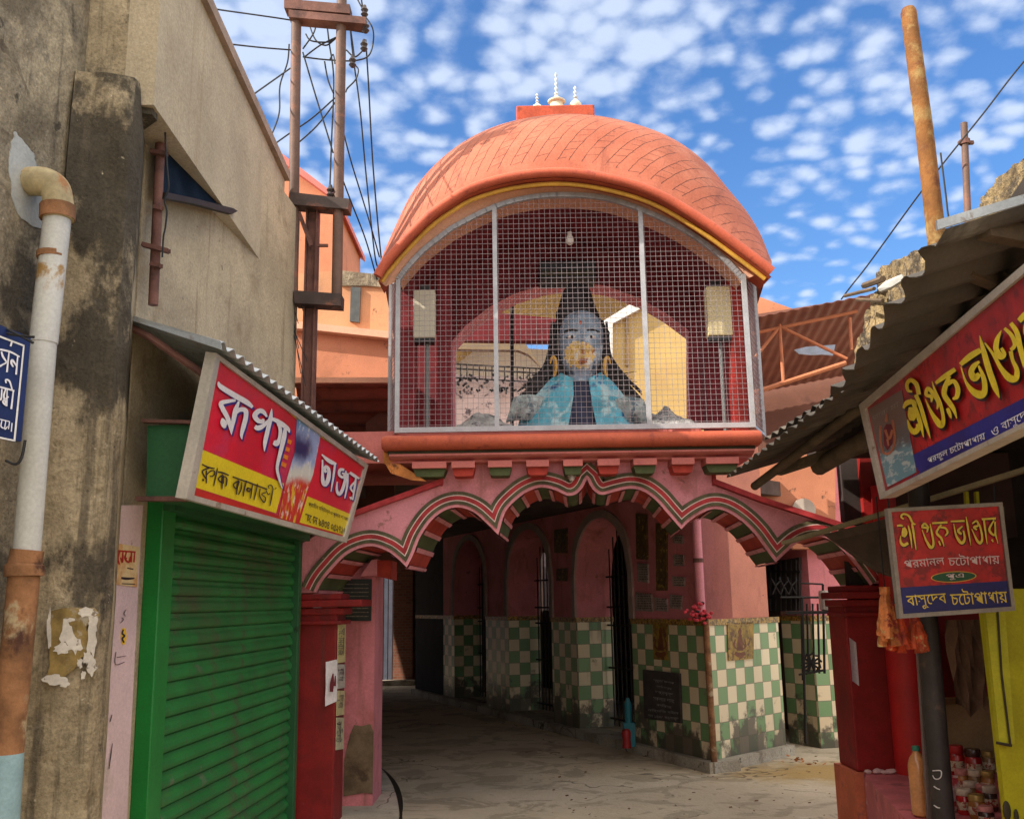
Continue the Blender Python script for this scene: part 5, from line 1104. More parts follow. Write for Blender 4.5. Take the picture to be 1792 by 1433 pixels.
# second tiled wall behind, with a barred window and an open iron leaf
P1 = onZ(1381, 1291, .05); P2 = onZ(1437, 1301, .05); P3 = onZ(1600, 1292, .05)
rw = thing('tiled_wall', 'second checkered wall with yellow picture tiles behind the open iron gate', 'wall', (P2.x, P2.y, 0))
for A, B in ((P1, P2), (P2, P3)):
    d = (B - A); L = d.length; d.normalize(); nn = V((-d.y, d.x, 0)); nn = nn if nn.y > 0 else -nn; m = MB(); A0 = V((A.x, A.y, 0))
    m.face([A0, A0 + d * L, A0 + d * L + V((0, 0, ZT - .06)), A0 + V((0, 0, ZT - .06))], 0, [(0, 0), (L, 0), (L, ZT - .06), (0, ZT - .06)]); m.build('tile_dado', tiles, rw)
    m = MB(); m.obox(A0 + V((0, 0, ZT - .059)) - nn * .012, d * L, nn * .3, (0, 0, .058)); m.build('tile_border', tile_border, rw)
    m = MB(); m.obox(A0 + V((0, 0, ZT + .001)), d * L, nn * .3, (0, 0, 1.9)); m.build('wall_top', pink, rw)
PLw = Plane(V((P2.x, P2.y, 0)), V((P3.x, P3.y, 0)), V((P2.x, P2.y, 1)))
m = MB(); slab(m, PLw, [(1459, 1086), (1490, 1086), (1490, 1150), (1460, 1148)], .008, .006); m.build('picture_tile', M('yellow_picture_tile', (.55, .36, .03), .3, 12, .4, bump=.1, stains=[((.16, .08, .02), 12, .54, .62, 4)]), rw)
m = MB()
for k in range(11): strokes(m, PLw, [[(1464, 1164 + k * 5.2, 2), (1472, 1164 + k * 5.2, 2.4), (1487, 1163 + k * 5.2, 2)]], (0, 0), 1, .006)
m.build('lettering', txm, rw)
PW = Plane(V((P1.x, P1.y - .05, 0)), V((P2.x, P2.y - .05, 0)), V((P1.x, P1.y - .05, 1)))
m = MB(); slab(m, PW, [(1342, 985), (1402, 975), (1402, 1068), (1344, 1070)], .03, .0); wdw = m.build('window', dark_in, rw)
m = MB()
for x in range(1348, 1402, 9): m.tube([PW(x, 980, .05), PW(x, 1068, .05)], .012, 6)
for y in (1000, 1045): m.beam(PW(1342, y, .05), PW(1402, y, .05), .025, .025)
m.build('window_bars', iron, wdw)
gl = thing('iron_gate_leaf', 'open black iron gate leaf with an ornament standing before the checkered wall', 'gate', tuple(onZ(1420, 1240, 0)))
GPY = 9.95
def gq(x, y): return at(x, y, GPY)
m = MB()
for x in (1402, 1412, 1422, 1431, 1440): m.tube([gq(x, 1048 + (0 if x in (1402, 1440) else 8)), gq(x + 3, 1178 if x > 1405 else 1190)], .011, 6)
m.tube([gq(1366, 1045), gq(1440, 1045)], .012, 6); m.tube([gq(1398, 1180), gq(1443, 1172)], .012, 6); m.tube([gq(1402, 1020), gq(1440, 1022)], .01, 6); m.tube([gq(1440, 1022), gq(1443, 1178)], .013, 6); m.tube([gq(1404, 1045), gq(1410, 1300)], .014, 6)
for k, x in enumerate((1358, 1372, 1386)): m.tube([gq(x - 6, 1040), gq(x, 1024), gq(x + 8, 1016), gq(x + 6, 1010)], .007, 5); m.tube([gq(x + 8, 1040), gq(x, 1026), gq(x - 8, 1012)], .007, 5)
m.build('bars', iron, gl)
m = MB()
for k in range(10): a_ = k * math.pi / 5; m.tube([gq(1420, 1160), gq(1420 + 14 * math.cos(a_), 1160 + 14 * math.sin(a_)), gq(1420 + 18 * math.cos(a_ + .5), 1160 + 18 * math.sin(a_ + .5))], .012, 5)
m.build('scroll_ornament', iron, gl)
P = at(1446, 1068, 9.6); m = MB(); m.lathe([(.04, 0), (.062, .01), (.062, .17), (.055, .19)], P, 14); tag(m.build('metal_can', M('dull_tin_can', (.36, .33, .30), .15, 9, .45, metal=.5)), 'dull metal can beside the iron gate leaf', 'can', None)
m = MB(); m.box((P.x - .4, P.y - .05, P.z - .03), (P.x + .5, P.y + .15, P.z - .002)); m.tube([(P.x + .3, P.y + .1, P.z - .03), (P.x + .3, P.y + .1, 0)], .02, 8); tag(m.build('stand', iron), 'narrow iron stand carrying the metal can', 'stand')
# red stool and blue can in the first doorway
P = onZ(1097, 1308, KH); s0 = thing('plastic_stool', 'small red plastic stool in the first arched doorway', 'stool', tuple(P))
m = MB(); m.lathe([(.05, 0), (.042, .08), (.05, .15), (.04, .18), (.02, .19)], P + V((0, 0, .0)), 10); m.build('seat', M('red_plastic', (.30, .02, .02), .1, 8, .4), s0, smooth=True)
m = MB(); m.lathe([(.035, 0), (.04, .18), (.025, .22), (.018, .25)], P + V((.04, .12, 0)) + V((0, 0, .24)), 10); m.box((P.x - .02, P.y + .06, KH), (P.x + .1, P.y + .18, KH + .24)); tag(m.build('water_jug', M('teal_plastic', (.02, .16, .20), .1, 8, .4)), 'teal plastic jug behind the red stool', 'jug')

# litter by the corner
lm = MB(); c = onZ(1405, 1335, 0)
for k in range(26):
    p = c + V((random.gauss(0, .16), random.gauss(0, .10), .012 + random.random() * .03)); s = random.uniform(.015, .05); d1 = V((random.uniform(-1, 1), random.uniform(-1, 1), random.uniform(-.3, .3))).normalized() * s; d2 = V((random.uniform(-1, 1), random.uniform(-1, 1), random.uniform(-.2, .5))).normalized() * s; lm.face([p, p + d1, p + d1 + d2, p + d2], random.choice((0, 1)))
struct(lm.build('litter', [M('orange_litter', (.45, .17, .06), .3, 20, .9, bump=0), M('dead_leaf', (.16, .08, .04), .3, 20, .9, bump=0)]), 'stuff')
lm = MB()
for k in range(90):
    p = V((random.uniform(.2, 3.4), random.uniform(7.6, 9.8), .006)); s = random.uniform(.008, .03); a_ = random.random() * 6; d1 = V((math.cos(a_), math.sin(a_), .1)) * s; d2 = V((-math.sin(a_), math.cos(a_), .4)) * s * .6; lm.face([p, p + d1, p + d1 + d2, p + d2], 0)
struct(lm.build('leaf_litter', [M('dead_leaf', (.16, .08, .04))]), 'stuff')

# dim end of the alley
aw2 = thing('unseen_alley_wall', 'unseen wall added opposite the tiled building to stop light', 'wall', (-3, 13, 0))
m = MB(); m.prism([V((-1.75, 8.6, 0)), V((-6.5, 19.2, 0)), V((-7, 19.2, 0)), V((-2.25, 8.6, 0))], (0, 0, TOPL)); m.build('wall', M('dark_brown_wall', (.17, .10, .08), .3, 3, .95, bump=.5), aw2)  # hidden wall put in to keep stray light out of the passage
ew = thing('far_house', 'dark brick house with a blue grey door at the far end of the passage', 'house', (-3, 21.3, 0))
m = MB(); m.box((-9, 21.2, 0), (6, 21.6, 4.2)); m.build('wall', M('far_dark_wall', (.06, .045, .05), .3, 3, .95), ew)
m = MB(); A = at(688, 1100, 20.6).x; B = at(722, 1100, 20.6).x; m.box((A, 20.6, 0), (B, 21.19, 3.2))
def brick_mat():
    n = NT('worn_brick', .95); b = n.node('ShaderNodeTexBrick'); n.t.links.new(n.scaled(k=(1, 1, 1), rot=(math.pi / 2, 0, 0)), b.inputs['Vector']); b.inputs['Scale'].default_value = 4.5; b.inputs['Color1'].default_value = (.35, .13, .08, 1); b.inputs['Color2'].default_value = (.22, .08, .05, 1); b.inputs['Mortar'].default_value = (.25, .2, .15, 1); n.color(b.outputs[0]); n.bump(b.outputs[1], -.6, .01); return n.mat
m.build('pillar', brick_mat(), ew)
m = MB()
for k in range(3): A = at(664 + k * 8, 1100, 20.9).x; m.box((A, 20.9, .05), (A + .075, 21.0, 2.3))
m.build('door', M('blue_grey_door', (.10, .12, .17), .2, 5, .7), ew)
m = MB(); m.box((at(655, 1200, 20.3).x, 20.3, 0), (at(725, 1200, 20.3).x, 20.59, .10)); m.build('doorstep', concrete, ew)

# ------------------------------------------------------------------ signs and papers at the left pier
pz_ = PYr
pl8 = Plane(V((0, pz_, 0)), V((1, pz_, 0)), V((0, pz_, 1)))
bb = thing('notice_board', 'black board with rows of pale writing on the pink pier', 'board', tuple(pl8(625, 1085)))
m = MB(); slab(m, pl8, [(592, 1013), (651, 1013), (650, 1086), (592, 1086)], .03, .003); m.build('panel', M('blackboard', (.025, .028, .025), .3, 9, .6), bb)
m = MB()
for k in range(9): strokes(m, pl8, [[(600, 1022 + k * 7, 1.6), (620, 1022 + k * 7, 1.9), (645, 1022 + k * 7, 1.5)]], (0, 0), 1, .036)
m.build('lettering', M('faded_letter', (.16, .14, .10), .5, 60, .8, bump=0), bb)
colx = at(588, 1150, G).x + .004
m = MB(); tx = (('সোমরাজ', 1092, 1160, (.52, .44, .20)), ('পূজা ঘর', 1162, 1205, (.42, .38, .32)), ('মাতৃধাম', 1208, 1252, (.50, .43, .22)), ('কালীঘাট', 1255, 1312, (.46, .41, .26)))
plv = Plane(V((colx, 7.2, 0)), V((colx, 7.6, 0)), V((colx, 7.2, 1)))
for i, (s_, ya, yb_, c_) in enumerate(tx):
    q = [(591 - i, ya), (604 - i, ya), (603 - i, yb_ - 2), (590 - i, yb_)]; t_ = thing('strip_sign', ('topmost yellow', 'second grey', 'third yellow', 'lowest pale')[i] + ' upright strip sign between the red column and pink pier', 'sign', tuple(plv(597, yb_)), 'upright strip signs at the pier')
    m = MB(); slab(m, plv, q, .006, .0); m.build('plate', M('strip_plate_%s' % 'abcd'[i], c_, .15, 12, .6, stains=[((.2, .15, .08), 12, .6, .68, 6)]), t_)
    m = MB(); text(m, plv, s_, (604 - i, ya + 7), (602 - i, yb_ - 14), (593 - i, ya + 6), .0075); m.build('lettering', letter_black, t_)
pg = Plane(V((0, G, 0)), V((1, G, 0)), V((0, G, 1)))
pp_ = thing('paper_sheet', 'white paper with a dark red picture curling off the red column by the shutter', 'paper', tuple(pg(580, 1230)))
m = MB(); m.grid([[pg(570 + i * 3.4 - (1 if j > 3 else 0), 1158 - i * .8 + j * 15.5 - (j == 5) * i * .7, .006 + .05 * (1 - i / 6) ** 2 * (.4 + j * .1)) for i in range(7)] for j in range(6)]); m.build('sheet', paper, pp_)
m = MB(); strokes(m, pg, [[(583, 1178, 2), (581, 1195, 7), (580, 1210, 6)], [(587, 1182, 2), (586, 1200, 4)]], (0, 0), 1, .045); m.build('print', M('dark_red_print', (.15, .02, .03), .2, 20, .7, bump=0), pp_)
m = MB(); m.grid([[pg(1486 + i * 4 + j * 1.4, 1115 + j * 19 + i * 3, .01 + .03 * (1 - i / 3) ** 2) for i in range(4)] for j in range(5)]); tag(m.build('paper_sheet', paper), 'long blank white paper slip on the red column by the stall', 'paper')
m = MB(); flat(m, Plane(V((0, 7.0, 0)), V((1, 7.0, 0)), V((0, 7.0, 1))), [(509, 1160), (517, 1152), (512, 1340), (505, 1345)], 0); tag(m.build('paper_strip', M('yellowed_paper', (.5, .4, .28), .15, 9, .9)), 'yellowed paper strip beside the green shutter rail', 'paper')

# ------------------------------------------------------------------ houses and sheds behind
ph = thing('peach_house', 'sunlit peach house with a black stained parapet behind the steel pole', 'house', (-1.5, 10.8, 0))
HY = 10.6
def xz(px, py, Y): p = at(px, py, Y); return V((p.x, Y, p.z))
m = MB(); m.prism([xz(500, 850, HY), xz(500, 566, HY), xz(720, 590, HY), xz(720, 850, HY)], (0, .5, 0)); m.build('wall', peach, ph)
m = MB(); m.prism([xz(498, 560, HY - .12), xz(498, 572, HY - .12), xz(722, 596, HY - .12), xz(722, 584, HY - .12)], (0, .6, 0)); m.build('string_course', peach_soft, ph)
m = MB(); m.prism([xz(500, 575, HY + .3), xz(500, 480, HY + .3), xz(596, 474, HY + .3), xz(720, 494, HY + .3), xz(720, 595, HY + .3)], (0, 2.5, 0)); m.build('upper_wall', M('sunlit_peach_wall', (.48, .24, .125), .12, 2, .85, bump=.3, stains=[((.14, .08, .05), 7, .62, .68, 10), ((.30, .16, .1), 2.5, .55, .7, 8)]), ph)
m = MB(); m.prism([xz(592, 473, HY + .27), xz(596, 500, HY + .27), xz(640, 500, HY + .27), xz(722, 506, HY + .27), xz(722, 488, HY + .27), xz(660, 480, HY + .27)], (0, .03, 0)); m.build('stained_parapet', mould, ph)
m = MB(); m.prism([xz(614, 502, HY + .26), xz(631, 503, HY + .26), xz(629, 564, HY + .26), xz(612, 562, HY + .26)], (0, .04, 0)); m.build('window', M('slot_window', (.07, .08, .08), .2, 8, .4), ph)
gh = thing('gabled_house', 'tall peach gable rising behind the steel pole', 'house', (-2.6, 12.0, 0))
m = MB(); m.prism([xz(440, 600, 11.8), xz(440, 245, 11.8), xz(490, 275, 11.8), xz(588, 350, 11.8), xz(588, 600, 11.8)], (0, 2, 0)); m.build('wall', peach, gh)
m = MB(); m.prism([xz(440, 236, 11.7), xz(492, 268, 11.7), xz(594, 346, 11.7), xz(594, 356, 11.7), xz(490, 280, 11.7), xz(440, 248, 11.7)], (0, 2.2, 0)); m.build('roof_edge', cornice_pink, gh)
sd = thing('brown_awning', 'red brown corrugated awning under the peach house', 'awning', (-1.6, 9.2, 2.8))
m = MB(); A = xz(512, 666, 8.7); B = xz(512, 846, 10.4); Cc = xz(690, 666, 8.7); corr(m, A, V((A.x, 10.4, B.z)), Cc, 9, .022, 0, .005, 8); m.build('corrugated_sheet', tin_red, sd)
m = MB(); m.beam(A, Cc, .05, .05); m.build('front_rail', peach_soft, sd)
m = MB(); m.prism([xz(640, 740, 9.2), xz(690, 700, 9.2), xz(690, 900, 9.2), xz(640, 900, 9.2)], (0, .06, 0)); m.build('side_board', M('brown_board', (.14, .06, .04), .2, 4, .8, bump=.2), sd); m = MB(); m.prism([xz(505, 840, 10.45), xz(700, 840, 10.45), xz(700, 1000, 10.45), xz(505, 1000, 10.45)], (0, .1, 0)); m.build('back_board', M('brown_board', (.14, .06, .04), .2, 4, .8, bump=.2), sd)
ts = MB(); 
for q in ([(670, 790), (689, 797), (692, 806), (672, 812)], [(672, 808), (700, 812), (746, 842), (720, 840), (684, 828)]): ts.prism([at(x, y, 7.05) for x, y in q], (0, .012, 0))
tag(ts.build('tin_scrap', M('orange_tin_scrap', (.55, .20, .05), .3, 9, .7, bump=.4, stains=[((.18, .06, .03), 9, .55, .65, 6)])), 'bent orange tin scrap sticking out under the cornice end near the red signboard', 'scrap')

# seen through the cage: sunlit yellow house, white terrace, dark red eaves
YH = 12.5
yh = thing('yellow_house', 'sunlit yellow house with a white gable edge seen through the cage', 'house', (1.6, 12.5, 0))
m = MB(); m.prism([xz(1040, 800, YH), xz(1040, 575, YH), xz(1072, 560, YH), xz(1128, 530, YH), xz(1290, 530, YH), xz(1290, 800, YH)], (0, 2, 0)); m.build('wall', yellow_house, yh)
m = MB(); m.prism([xz(1055, 562, YH - .1), xz(1120, 522, YH - .1), xz(1132, 528, YH - .1), xz(1130, 535, YH - .1), xz(1072, 566, YH - .1), xz(1072, 640, YH - .1), xz(1060, 640, YH - .1)], (0, .09, 0)); m.build('gable_edge', white, yh)
m = MB(); m.prism([xz(1095, 560, YH - .03), xz(1100, 556, YH - .03), xz(1100, 640, YH - .03), xz(1095, 640, YH - .03)], (0, .025, 0)); m.build('drain', M('tan_strip_paint', (.30, .2, .1)), yh)  # plain tan strip standing proud of the yellow wall
wtr = thing('white_terrace', 'bright white terrace wall with dark railing work seen through the cage', 'terrace', (-.4, 14, 0))
m = MB(); m.prism([xz(740, 780, 14), xz(740, 652, 14), xz(960, 664, 14), xz(960, 780, 14)], (0, .3, 0)); m.build('wall', M('pinkish_white_wall', (.66, .52, .50), .15, 4, .85, stains=[((.12, .09, .1), 7, .55, .62, 7)]), wtr)
m = MB()
for y in (634, 642, 658): m.beam(xz(740, y, 13.9), xz(960, y + 12, 13.9), .02, .02)
for k in range(20): x = 740 + k * 11; m.beam(xz(x, 634 + k * .6, 13.9), xz(x, 664, 13.9), .016, .016, (0, 1, 0))
for k in range(70):
    x = random.uniform(742, 955); y = random.uniform(655, 690); m.beam(xz(x, y, 13.88), xz(x + random.uniform(-8, 8), y + random.uniform(-8, 8), 13.88), .03, .02, (0, 1, 0))
m.build('railing', iron, wtr)
m = MB(); m.prism([xz(738, 602, 17), xz(968, 612, 17), xz(968, 720, 17), xz(738, 720, 17)], (0, .3, 0)); tag(m.build('white_building', M('chalk_white_wall', (.80, .80, .80), .05, 2, .8)), 'far chalk white building beyond the terrace', 'building')
hr = thing('hall_roof', 'ochre vaulted hall roof with a dark red beam seen behind the statue', 'roof', (0, 10, 3.2))
m = MB(); m.prism([xz(740, 628, 9.6), xz(800, 596, 9.6), xz(1000, 596, 9.6), xz(1000, 560, 9.6), xz(850, 545, 9.6), xz(740, 590, 9.6)], (0, .15, 0)); m.build('beam', maroon, hr)
m = MB(); m.grid([[xz(770 + i * 22, 600 - 118 * math.sin(math.pi * i / 20) + j * 20, 14.2 + j * .9) for i in range(21)] for j in range(5)]); m.build('vault', M('olive_ochre_vault', (.46, .32, .13), .2, 3, .85, bump=.2), hr, smooth=True)
m = MB(); m.prism([xz(800, 600, 9.5), xz(920, 602, 9.5), xz(946, 640, 9.5), xz(925, 620, 9.5), xz(905, 612, 9.5), xz(800, 611, 9.5)], (0, .1, 0)); m.build('fascia', M('tan_fascia', (.36, .27, .17), .1, 5, .8), hr)
for x in (896,): m = MB(); m.tube([at(x, 500, 9.3), at(x, 752, 9.3)], .018, 8); m.build('post', iron, hr)

# shed with a tubular truss on the right
rs = thing('truss_shed', 'brown sheet roofed shed on orange tubular trusses beside the caged room', 'shed', (3.2, 10.5, 0))
m = MB(); A = xz(1280, 563, 9.4); B = xz(1600, 500, 9.4); Cq = xz(1280, 690, 12.0); corr(m, A, B, V((A.x + .3, 12.2, A.z - .25)), 16, .006, 0, .005, 6); m.build('roof_sheet', M('brown_roof_sheet', (.20, .085, .065), .15, 4, .6, bump=.1), rs)
m = MB(); m.prism([xz(1260, 1000, 12.3), xz(1260, 560, 12.3), xz(1640, 500, 12.3), xz(1640, 1000, 12.3)], (0, .3, 0)); m.build('back_wall', M('shade_brown_wall', (.19, .085, .06), .12, 2, .85, bump=.2, stains=[((.13, .06, .045), 2, .5, .7, 8)]), rs)  # brown holds the shade under the roof in the wall colour
orange_tube = M('orange_primer_tube', (.45, .16, .075), .12, 9, .6, bump=.1)
for a, b in (((1322, 625), (1364, 572)), ((1364, 568), (1371, 668)), ((1370, 574), (1482, 628)), ((1316, 688), (1480, 635)), ((1487, 556), (1490, 612)), ((1316, 584), (1500, 545))):
    m = MB(); m.tube([at(*a, 9.6), at(*b, 9.6)], .018 if a != (1316, 688) else .024, 8); m.build('truss_bar', orange_tube, rs, smooth=True)
m = MB(); m.prism([at(1390, 612, 9.9), at(1410, 607, 9.9), at(1462, 603, 9.9), at(1458, 622, 9.9), at(1440, 620, 9.9), at(1420, 621, 9.9), at(1398, 619, 9.9)], (0, .02, 0)); tag(m.build('sky_hole_sheet', M('sky_hole_blue', (.42, .52, .66), .15, 9, .6)), 'pale blue sheet standing for sky through a hole in the shed roof', 'tarpaulin')  # blue sheet added for the light seen through a roof hole
pw = thing('distant_house', 'pink gabled house top behind the truss shed', 'house', (3.5, 14, 0))
m = MB(); m.prism([xz(1290, 560, 13.5), xz(1290, 505, 13.5), xz(1330, 520, 13.5), xz(1400, 545, 13.5), xz(1400, 700, 13.5), xz(1290, 700, 13.5)], (0, 1, 0)); m.build('wall', peach, pw)
ow = thing('orange_house_wall', 'plain orange wall seen between the scalloped arch and the tin awning', 'wall', (3.1, 10.9, 0))
m = MB(); m.prism([xz(1270, 960, 10.9), xz(1270, 800, 10.9), xz(1462, 770, 10.9), xz(1462, 960, 10.9)], (0, .2, 0)); m.build('wall', peach, ow)
m = MB(); c = at(1405, 893, 10.85); m.tube([c, c + V((0, -.05, 0))], .13, 18); m.build('round_hood', M('pale_round_hood', (.45, .38, .32), .1, 6, .7), ow)
# ------------------------------------------------------------------ right-hand stall
def rx(Y): return 1.05 + .19 * Y
stall = thing('market_stall', 'open stall with a worn pink ledge of jars under the rusty tin awning', 'stall', (2.6, 5.4, 0))
pinkledge = M('worn_pink_ledge', (.50, .13, .14), .2, 4, .7, bump=.4, stains=[((.62, .40, .40), 5, .58, .7, 8), ((.24, .07, .07), 4, .55, .7, 8)])
m = MB(); m.prism([V((rx(2.8), 2.8, 0)), V((rx(7.14), 7.14, 0)), V((4.6, 7.14, 0)), V((4.6, 2.8, 0))], (0, 0, .4)); m.build('platform', pinkledge, stall, bevel=.02)
m = MB(); A = at(1556, 1150, 7.0).x; m.box((A, 7.24, .402), (4.8, 7.5, 2.9)); m.build('side_wall', column_red, stall)
m = MB(); A = at(1560, 1150, 6.9).x; m.tube([V((A + .17, 7.1, .402)), V((A + .17, 7.1, 2.4))], .13, 16); m.build('round_post', M('round_red_post', (.42, .012, .012), .15, 3, .5, bump=.1, spec=.4), stall, smooth=True)
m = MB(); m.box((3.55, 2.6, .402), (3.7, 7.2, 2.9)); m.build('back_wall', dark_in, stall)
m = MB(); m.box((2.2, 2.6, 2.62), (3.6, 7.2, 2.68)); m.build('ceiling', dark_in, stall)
m = MB(); A = at(1660, 1085, 6.7); B = at(1740, 1245, 6.7); m.grid([[V((lerp(A.x, B.x, i / 8) , 6.75 + .04 * math.sin(i * 2 + j), lerp(A.z, B.z, j / 6) + (.05 * math.sin(i * 1.3) if j == 6 else 0))) for j in range(7)] for i in range(9)]); m.build('hanging_cloth', M('brown_sack_cloth', (.16, .09, .055), .2, 5, .95, bump=.4), stall)
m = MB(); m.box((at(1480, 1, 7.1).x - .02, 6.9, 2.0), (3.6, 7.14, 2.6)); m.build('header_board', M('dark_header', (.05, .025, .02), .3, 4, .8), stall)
# yellow door leaf
yl = thing('yellow_door', 'open yellow green door leaf with a dark groove beside the jars', 'door', (2.7, 5.1, 0))
yel = M('yellow_green_paint', (.40, .37, .010), .2, 3, .6, bump=.15, stains=[((.22, .20, .02), 3, .56, .72, 8), ((.05, .05, .02), 8, .69, .74, 6)])
DY = 5.1
def xq(px, py, Y=DY): p = at(px, py, Y); return V((p.x, Y, p.z))
m = MB(); m.prism([xq(1716, 1030), xq(1900, 1030), xq(1920, 1700), xq(1770, 1500)], (0, .05, 0)); 
leaf = m.build('leaf', yel, yl)
m = MB(); m.prism([xq(1717, 1040, DY - .005), xq(1752, 1040, DY - .005), xq(1771, 1300, DY - .005), xq(1744, 1297, DY - .005)], (0, -.03, 0)); m.build('raised_panel', M('yellow_panel_paint', (.44, .42, .02), .15, 3, .5, bump=.15), leaf)  # raised panel in a slightly brighter yellow than the leaf
m = MB(); m.tube([xq(1744, 1040, DY - .045), xq(1753, 1180, DY - .045), xq(1768, 1302, DY - .045)], .006, 6); m.tube([xq(1744, 1299, DY - .04), xq(1770, 1304, DY - .04)], .008, 6); m.build('groove', dark_line, leaf)
m = MB(); 
for c, w, h in (((1762, 1418), 7, 16), ((1779, 1428), 4, 12)): p = xq(*c, DY - .012); m.blob(p, (w / F * DY, .01, h / F * DY), 10, 0)
m.build('hinge_hole', dark_line, leaf)
m = MB(); m.prism([xq(1735, 890, 5.35), xq(1757, 886, 5.35), xq(1766, 1100, 5.35), xq(1745, 1100, 5.35)], (0, .06, 0)); m.build('door_post', M('teal_door_post', (.10, .14, .12), .2, 4, .7), yl)
m = MB()
for x in (1690, 1708): m.prism([xq(x, 860, 5.6), xq(x + 5, 860, 5.6), xq(x + 10, 930, 5.6), xq(x + 4, 930, 5.6)], (0, .03, 0))
m.build('upper_slat', yel, yl)
# stall pole with chalk marks
sp_ = thing('stall_pole', 'dark iron pole with chalk marks holding up the stall awning', 'pole', (2.3, 5.55, .4))
pa = onZ(1645, 1445, .4); pa = at(1645, 1440, 5.5); pb = at(1622, 1085, 5.5); pc = pa + (pb - pa) * 2.2
m = MB(); m.tube([V((pa.x + .02, 5.5, .4)), pb, pc], .058, 14); m.build('shaft', M('sooty_iron_pole', (.035, .028, .025), .3, 6, .6, bump=.3, stains=[((.09, .06, .045), 6, .6, .7, 8)]), sp_, smooth=True)
m = MB(); a_ = at(1607, 1060, 5.6); b_ = at(1632, 1440, 5.6); m.beam(a_, b_, .05, .03, (0, -1, 0)); m.build('batten', M('grey_wood_batten', (.14, .10, .09), .2, 6, .85), sp_)
m = MB(); pq = Plane(V((0, 5.435, 0)), V((1, 5.435, 0)), V((0, 5.435, 1)))
strokes(m, pq, [[(1632, 1348, 2), (1646, 1348, 2), (1647, 1357, 2), (1643, 1362, 2), (1636, 1362, 2), (1632, 1356, 1.5)], [(1634, 1375, 2), (1640, 1379, 2), (1645, 1381, 1.5)], [(1634, 1408, 2), (1640, 1412, 2), (1645, 1413, 1.5)]], (0, 0), 1, .0); m.build('chalk_mark', M('chalk', (.55, .52, .5), .2, 30, .9, bump=0), sp_)
# goods
def jar(px, py, wpx, hpx, col, lid, lab, Y=None, kind='jar', grp='small jars on the stall ledge', dz=0):
    P = onZ(px, py, .402) if Y is None else at(px, py, Y)
    r = wpx / 2 / F * P.y / 1.05; h = hpx / F * P.y / 1.05
    t_ = thing(kind, lab, kind, tuple(P), grp); m = MB(); m.lathe([(r * .85, 0), (r, h * .08), (r, h * .66), (r * .86, h * .74)], P, 14); m.build('glass_body', col, t_, smooth=True)
    m = MB(); m.lathe([(r * .9, h * .74), (r * .95, h * .76), (r * .95, h * .96), (r * .88, h)], P, 14); m.build('lid', lid, t_, smooth=True); m = MB(); m.lathe([(r * 1.012, h * .2), (r * 1.012, h * .52)], P, 14); m.build('paper_label', M('jar_paper_label', (.50, .40, .28), .3, 40, .8, bump=0, stains=[((.30, .04, .03), 45, .52, .56, 3)]), t_, smooth=True); return t_
amber = M('amber_jar', (.32, .12, .03), .3, 20, .2, bump=0, spec=.6); redj = M('red_jar', (.36, .012, .012), .3, 20, .2, bump=0, spec=.6); brownj = M('brown_jar', (.20, .10, .04), .3, 20, .25, bump=0, spec=.6); darkj = M('dark_jar', (.05, .02, .015), .3, 20, .25, bump=0, spec=.6)
lidc = M('cream_lid', (.55, .42, .32), .2, 20, .5, bump=.1); lidp = M('pink_lid', (.48, .18, .16), .2, 20, .5, bump=.1); lidg = M('gold_lid', (.42, .26, .08), .2, 20, .4, metal=.4, bump=.1)
jar(1685, 1385, 22, 38, amber, lidp, 'amber jar with pink lid in the row of three below the red canisters'); jar(1708, 1387, 22, 38, brownj, lidc, 'brown jar, middle of the row of three'); jar(1731, 1389, 22, 38, amber, lidg, 'amber jar with gold lid in the row of three, against the yellow door')
jar(1690, 1424, 26, 42, redj, lidc, 'tall red jar at the front of the ledge'); jar(1712, 1432, 28, 40, amber, lidg, 'squat amber jar with gold lid at the front'); jar(1735, 1418, 24, 40, darkj, lidc, 'dark jar with cream lid beside the door at the front')
jar(1728, 1446, 26, 34, darkj, lidp, 'dark jar with pink lid lowest at the front'); jar(1701, 1405, 24, 36, brownj, lidc, 'brown jar tucked behind the tall red one'); jar(1722, 1408, 22, 34, redj, lidp, 'red jar behind the squat amber one')
jar(1676, 1358, 28, 52, redj, M('red_lid', (.42, .02, .02), .1, 9, .4), 'big red canister with a red lid behind the jars', None, 'canister', 'red canisters at the back'); jar(1706, 1362, 28, 50, redj, darkj, 'big red canister with a dark lid behind the jars', None, 'canister', 'red canisters at the back')
jar(1732, 1352, 20, 36, brownj, lidg, 'small brown jar at the back against the door')
P = onZ(1670, 1416, .402); m = MB(); s = .085; m.obox(P + V((-.06, 0, 0)), (.085, -.035, 0), (.05, .12, 0), (0, 0, .17)); pkt = tag(m.build('packet', M('red_white_packet', (.55, .36, .34), .3, 14, .6, stains=[((.40, .03, .04), 10, .5, .55, 3)])), 'red and white packet standing by the chalk marked pole', 'packet')
P = onZ(1655, 1350, .402); bxp = thing('cardboard_box', 'brown cardboard box behind the stall pole', 'box', tuple(P)); m = MB(); m.box((P.x - .22, P.y, .402), (P.x + .42, P.y + .3, .402 + .45)); m.build('carton', M('cardboard', (.27, .165, .085), .12, 5, .9, bump=.1), bxp); m = MB(); m.prism([V((P.x - .22, P.y, .853)), V((P.x + .42, P.y, .853)), V((P.x + .42, P.y - .06, .90)), V((P.x - .22, P.y - .06, .90))], (0, 0, .006)); m.build('flap', M('cardboard', (.27, .165, .085)), bxp)
P = onZ(1598, 1345, .402); m = MB(); m.lathe([(.02, 0), (.03, .02), (.035, .05)], P, 8)
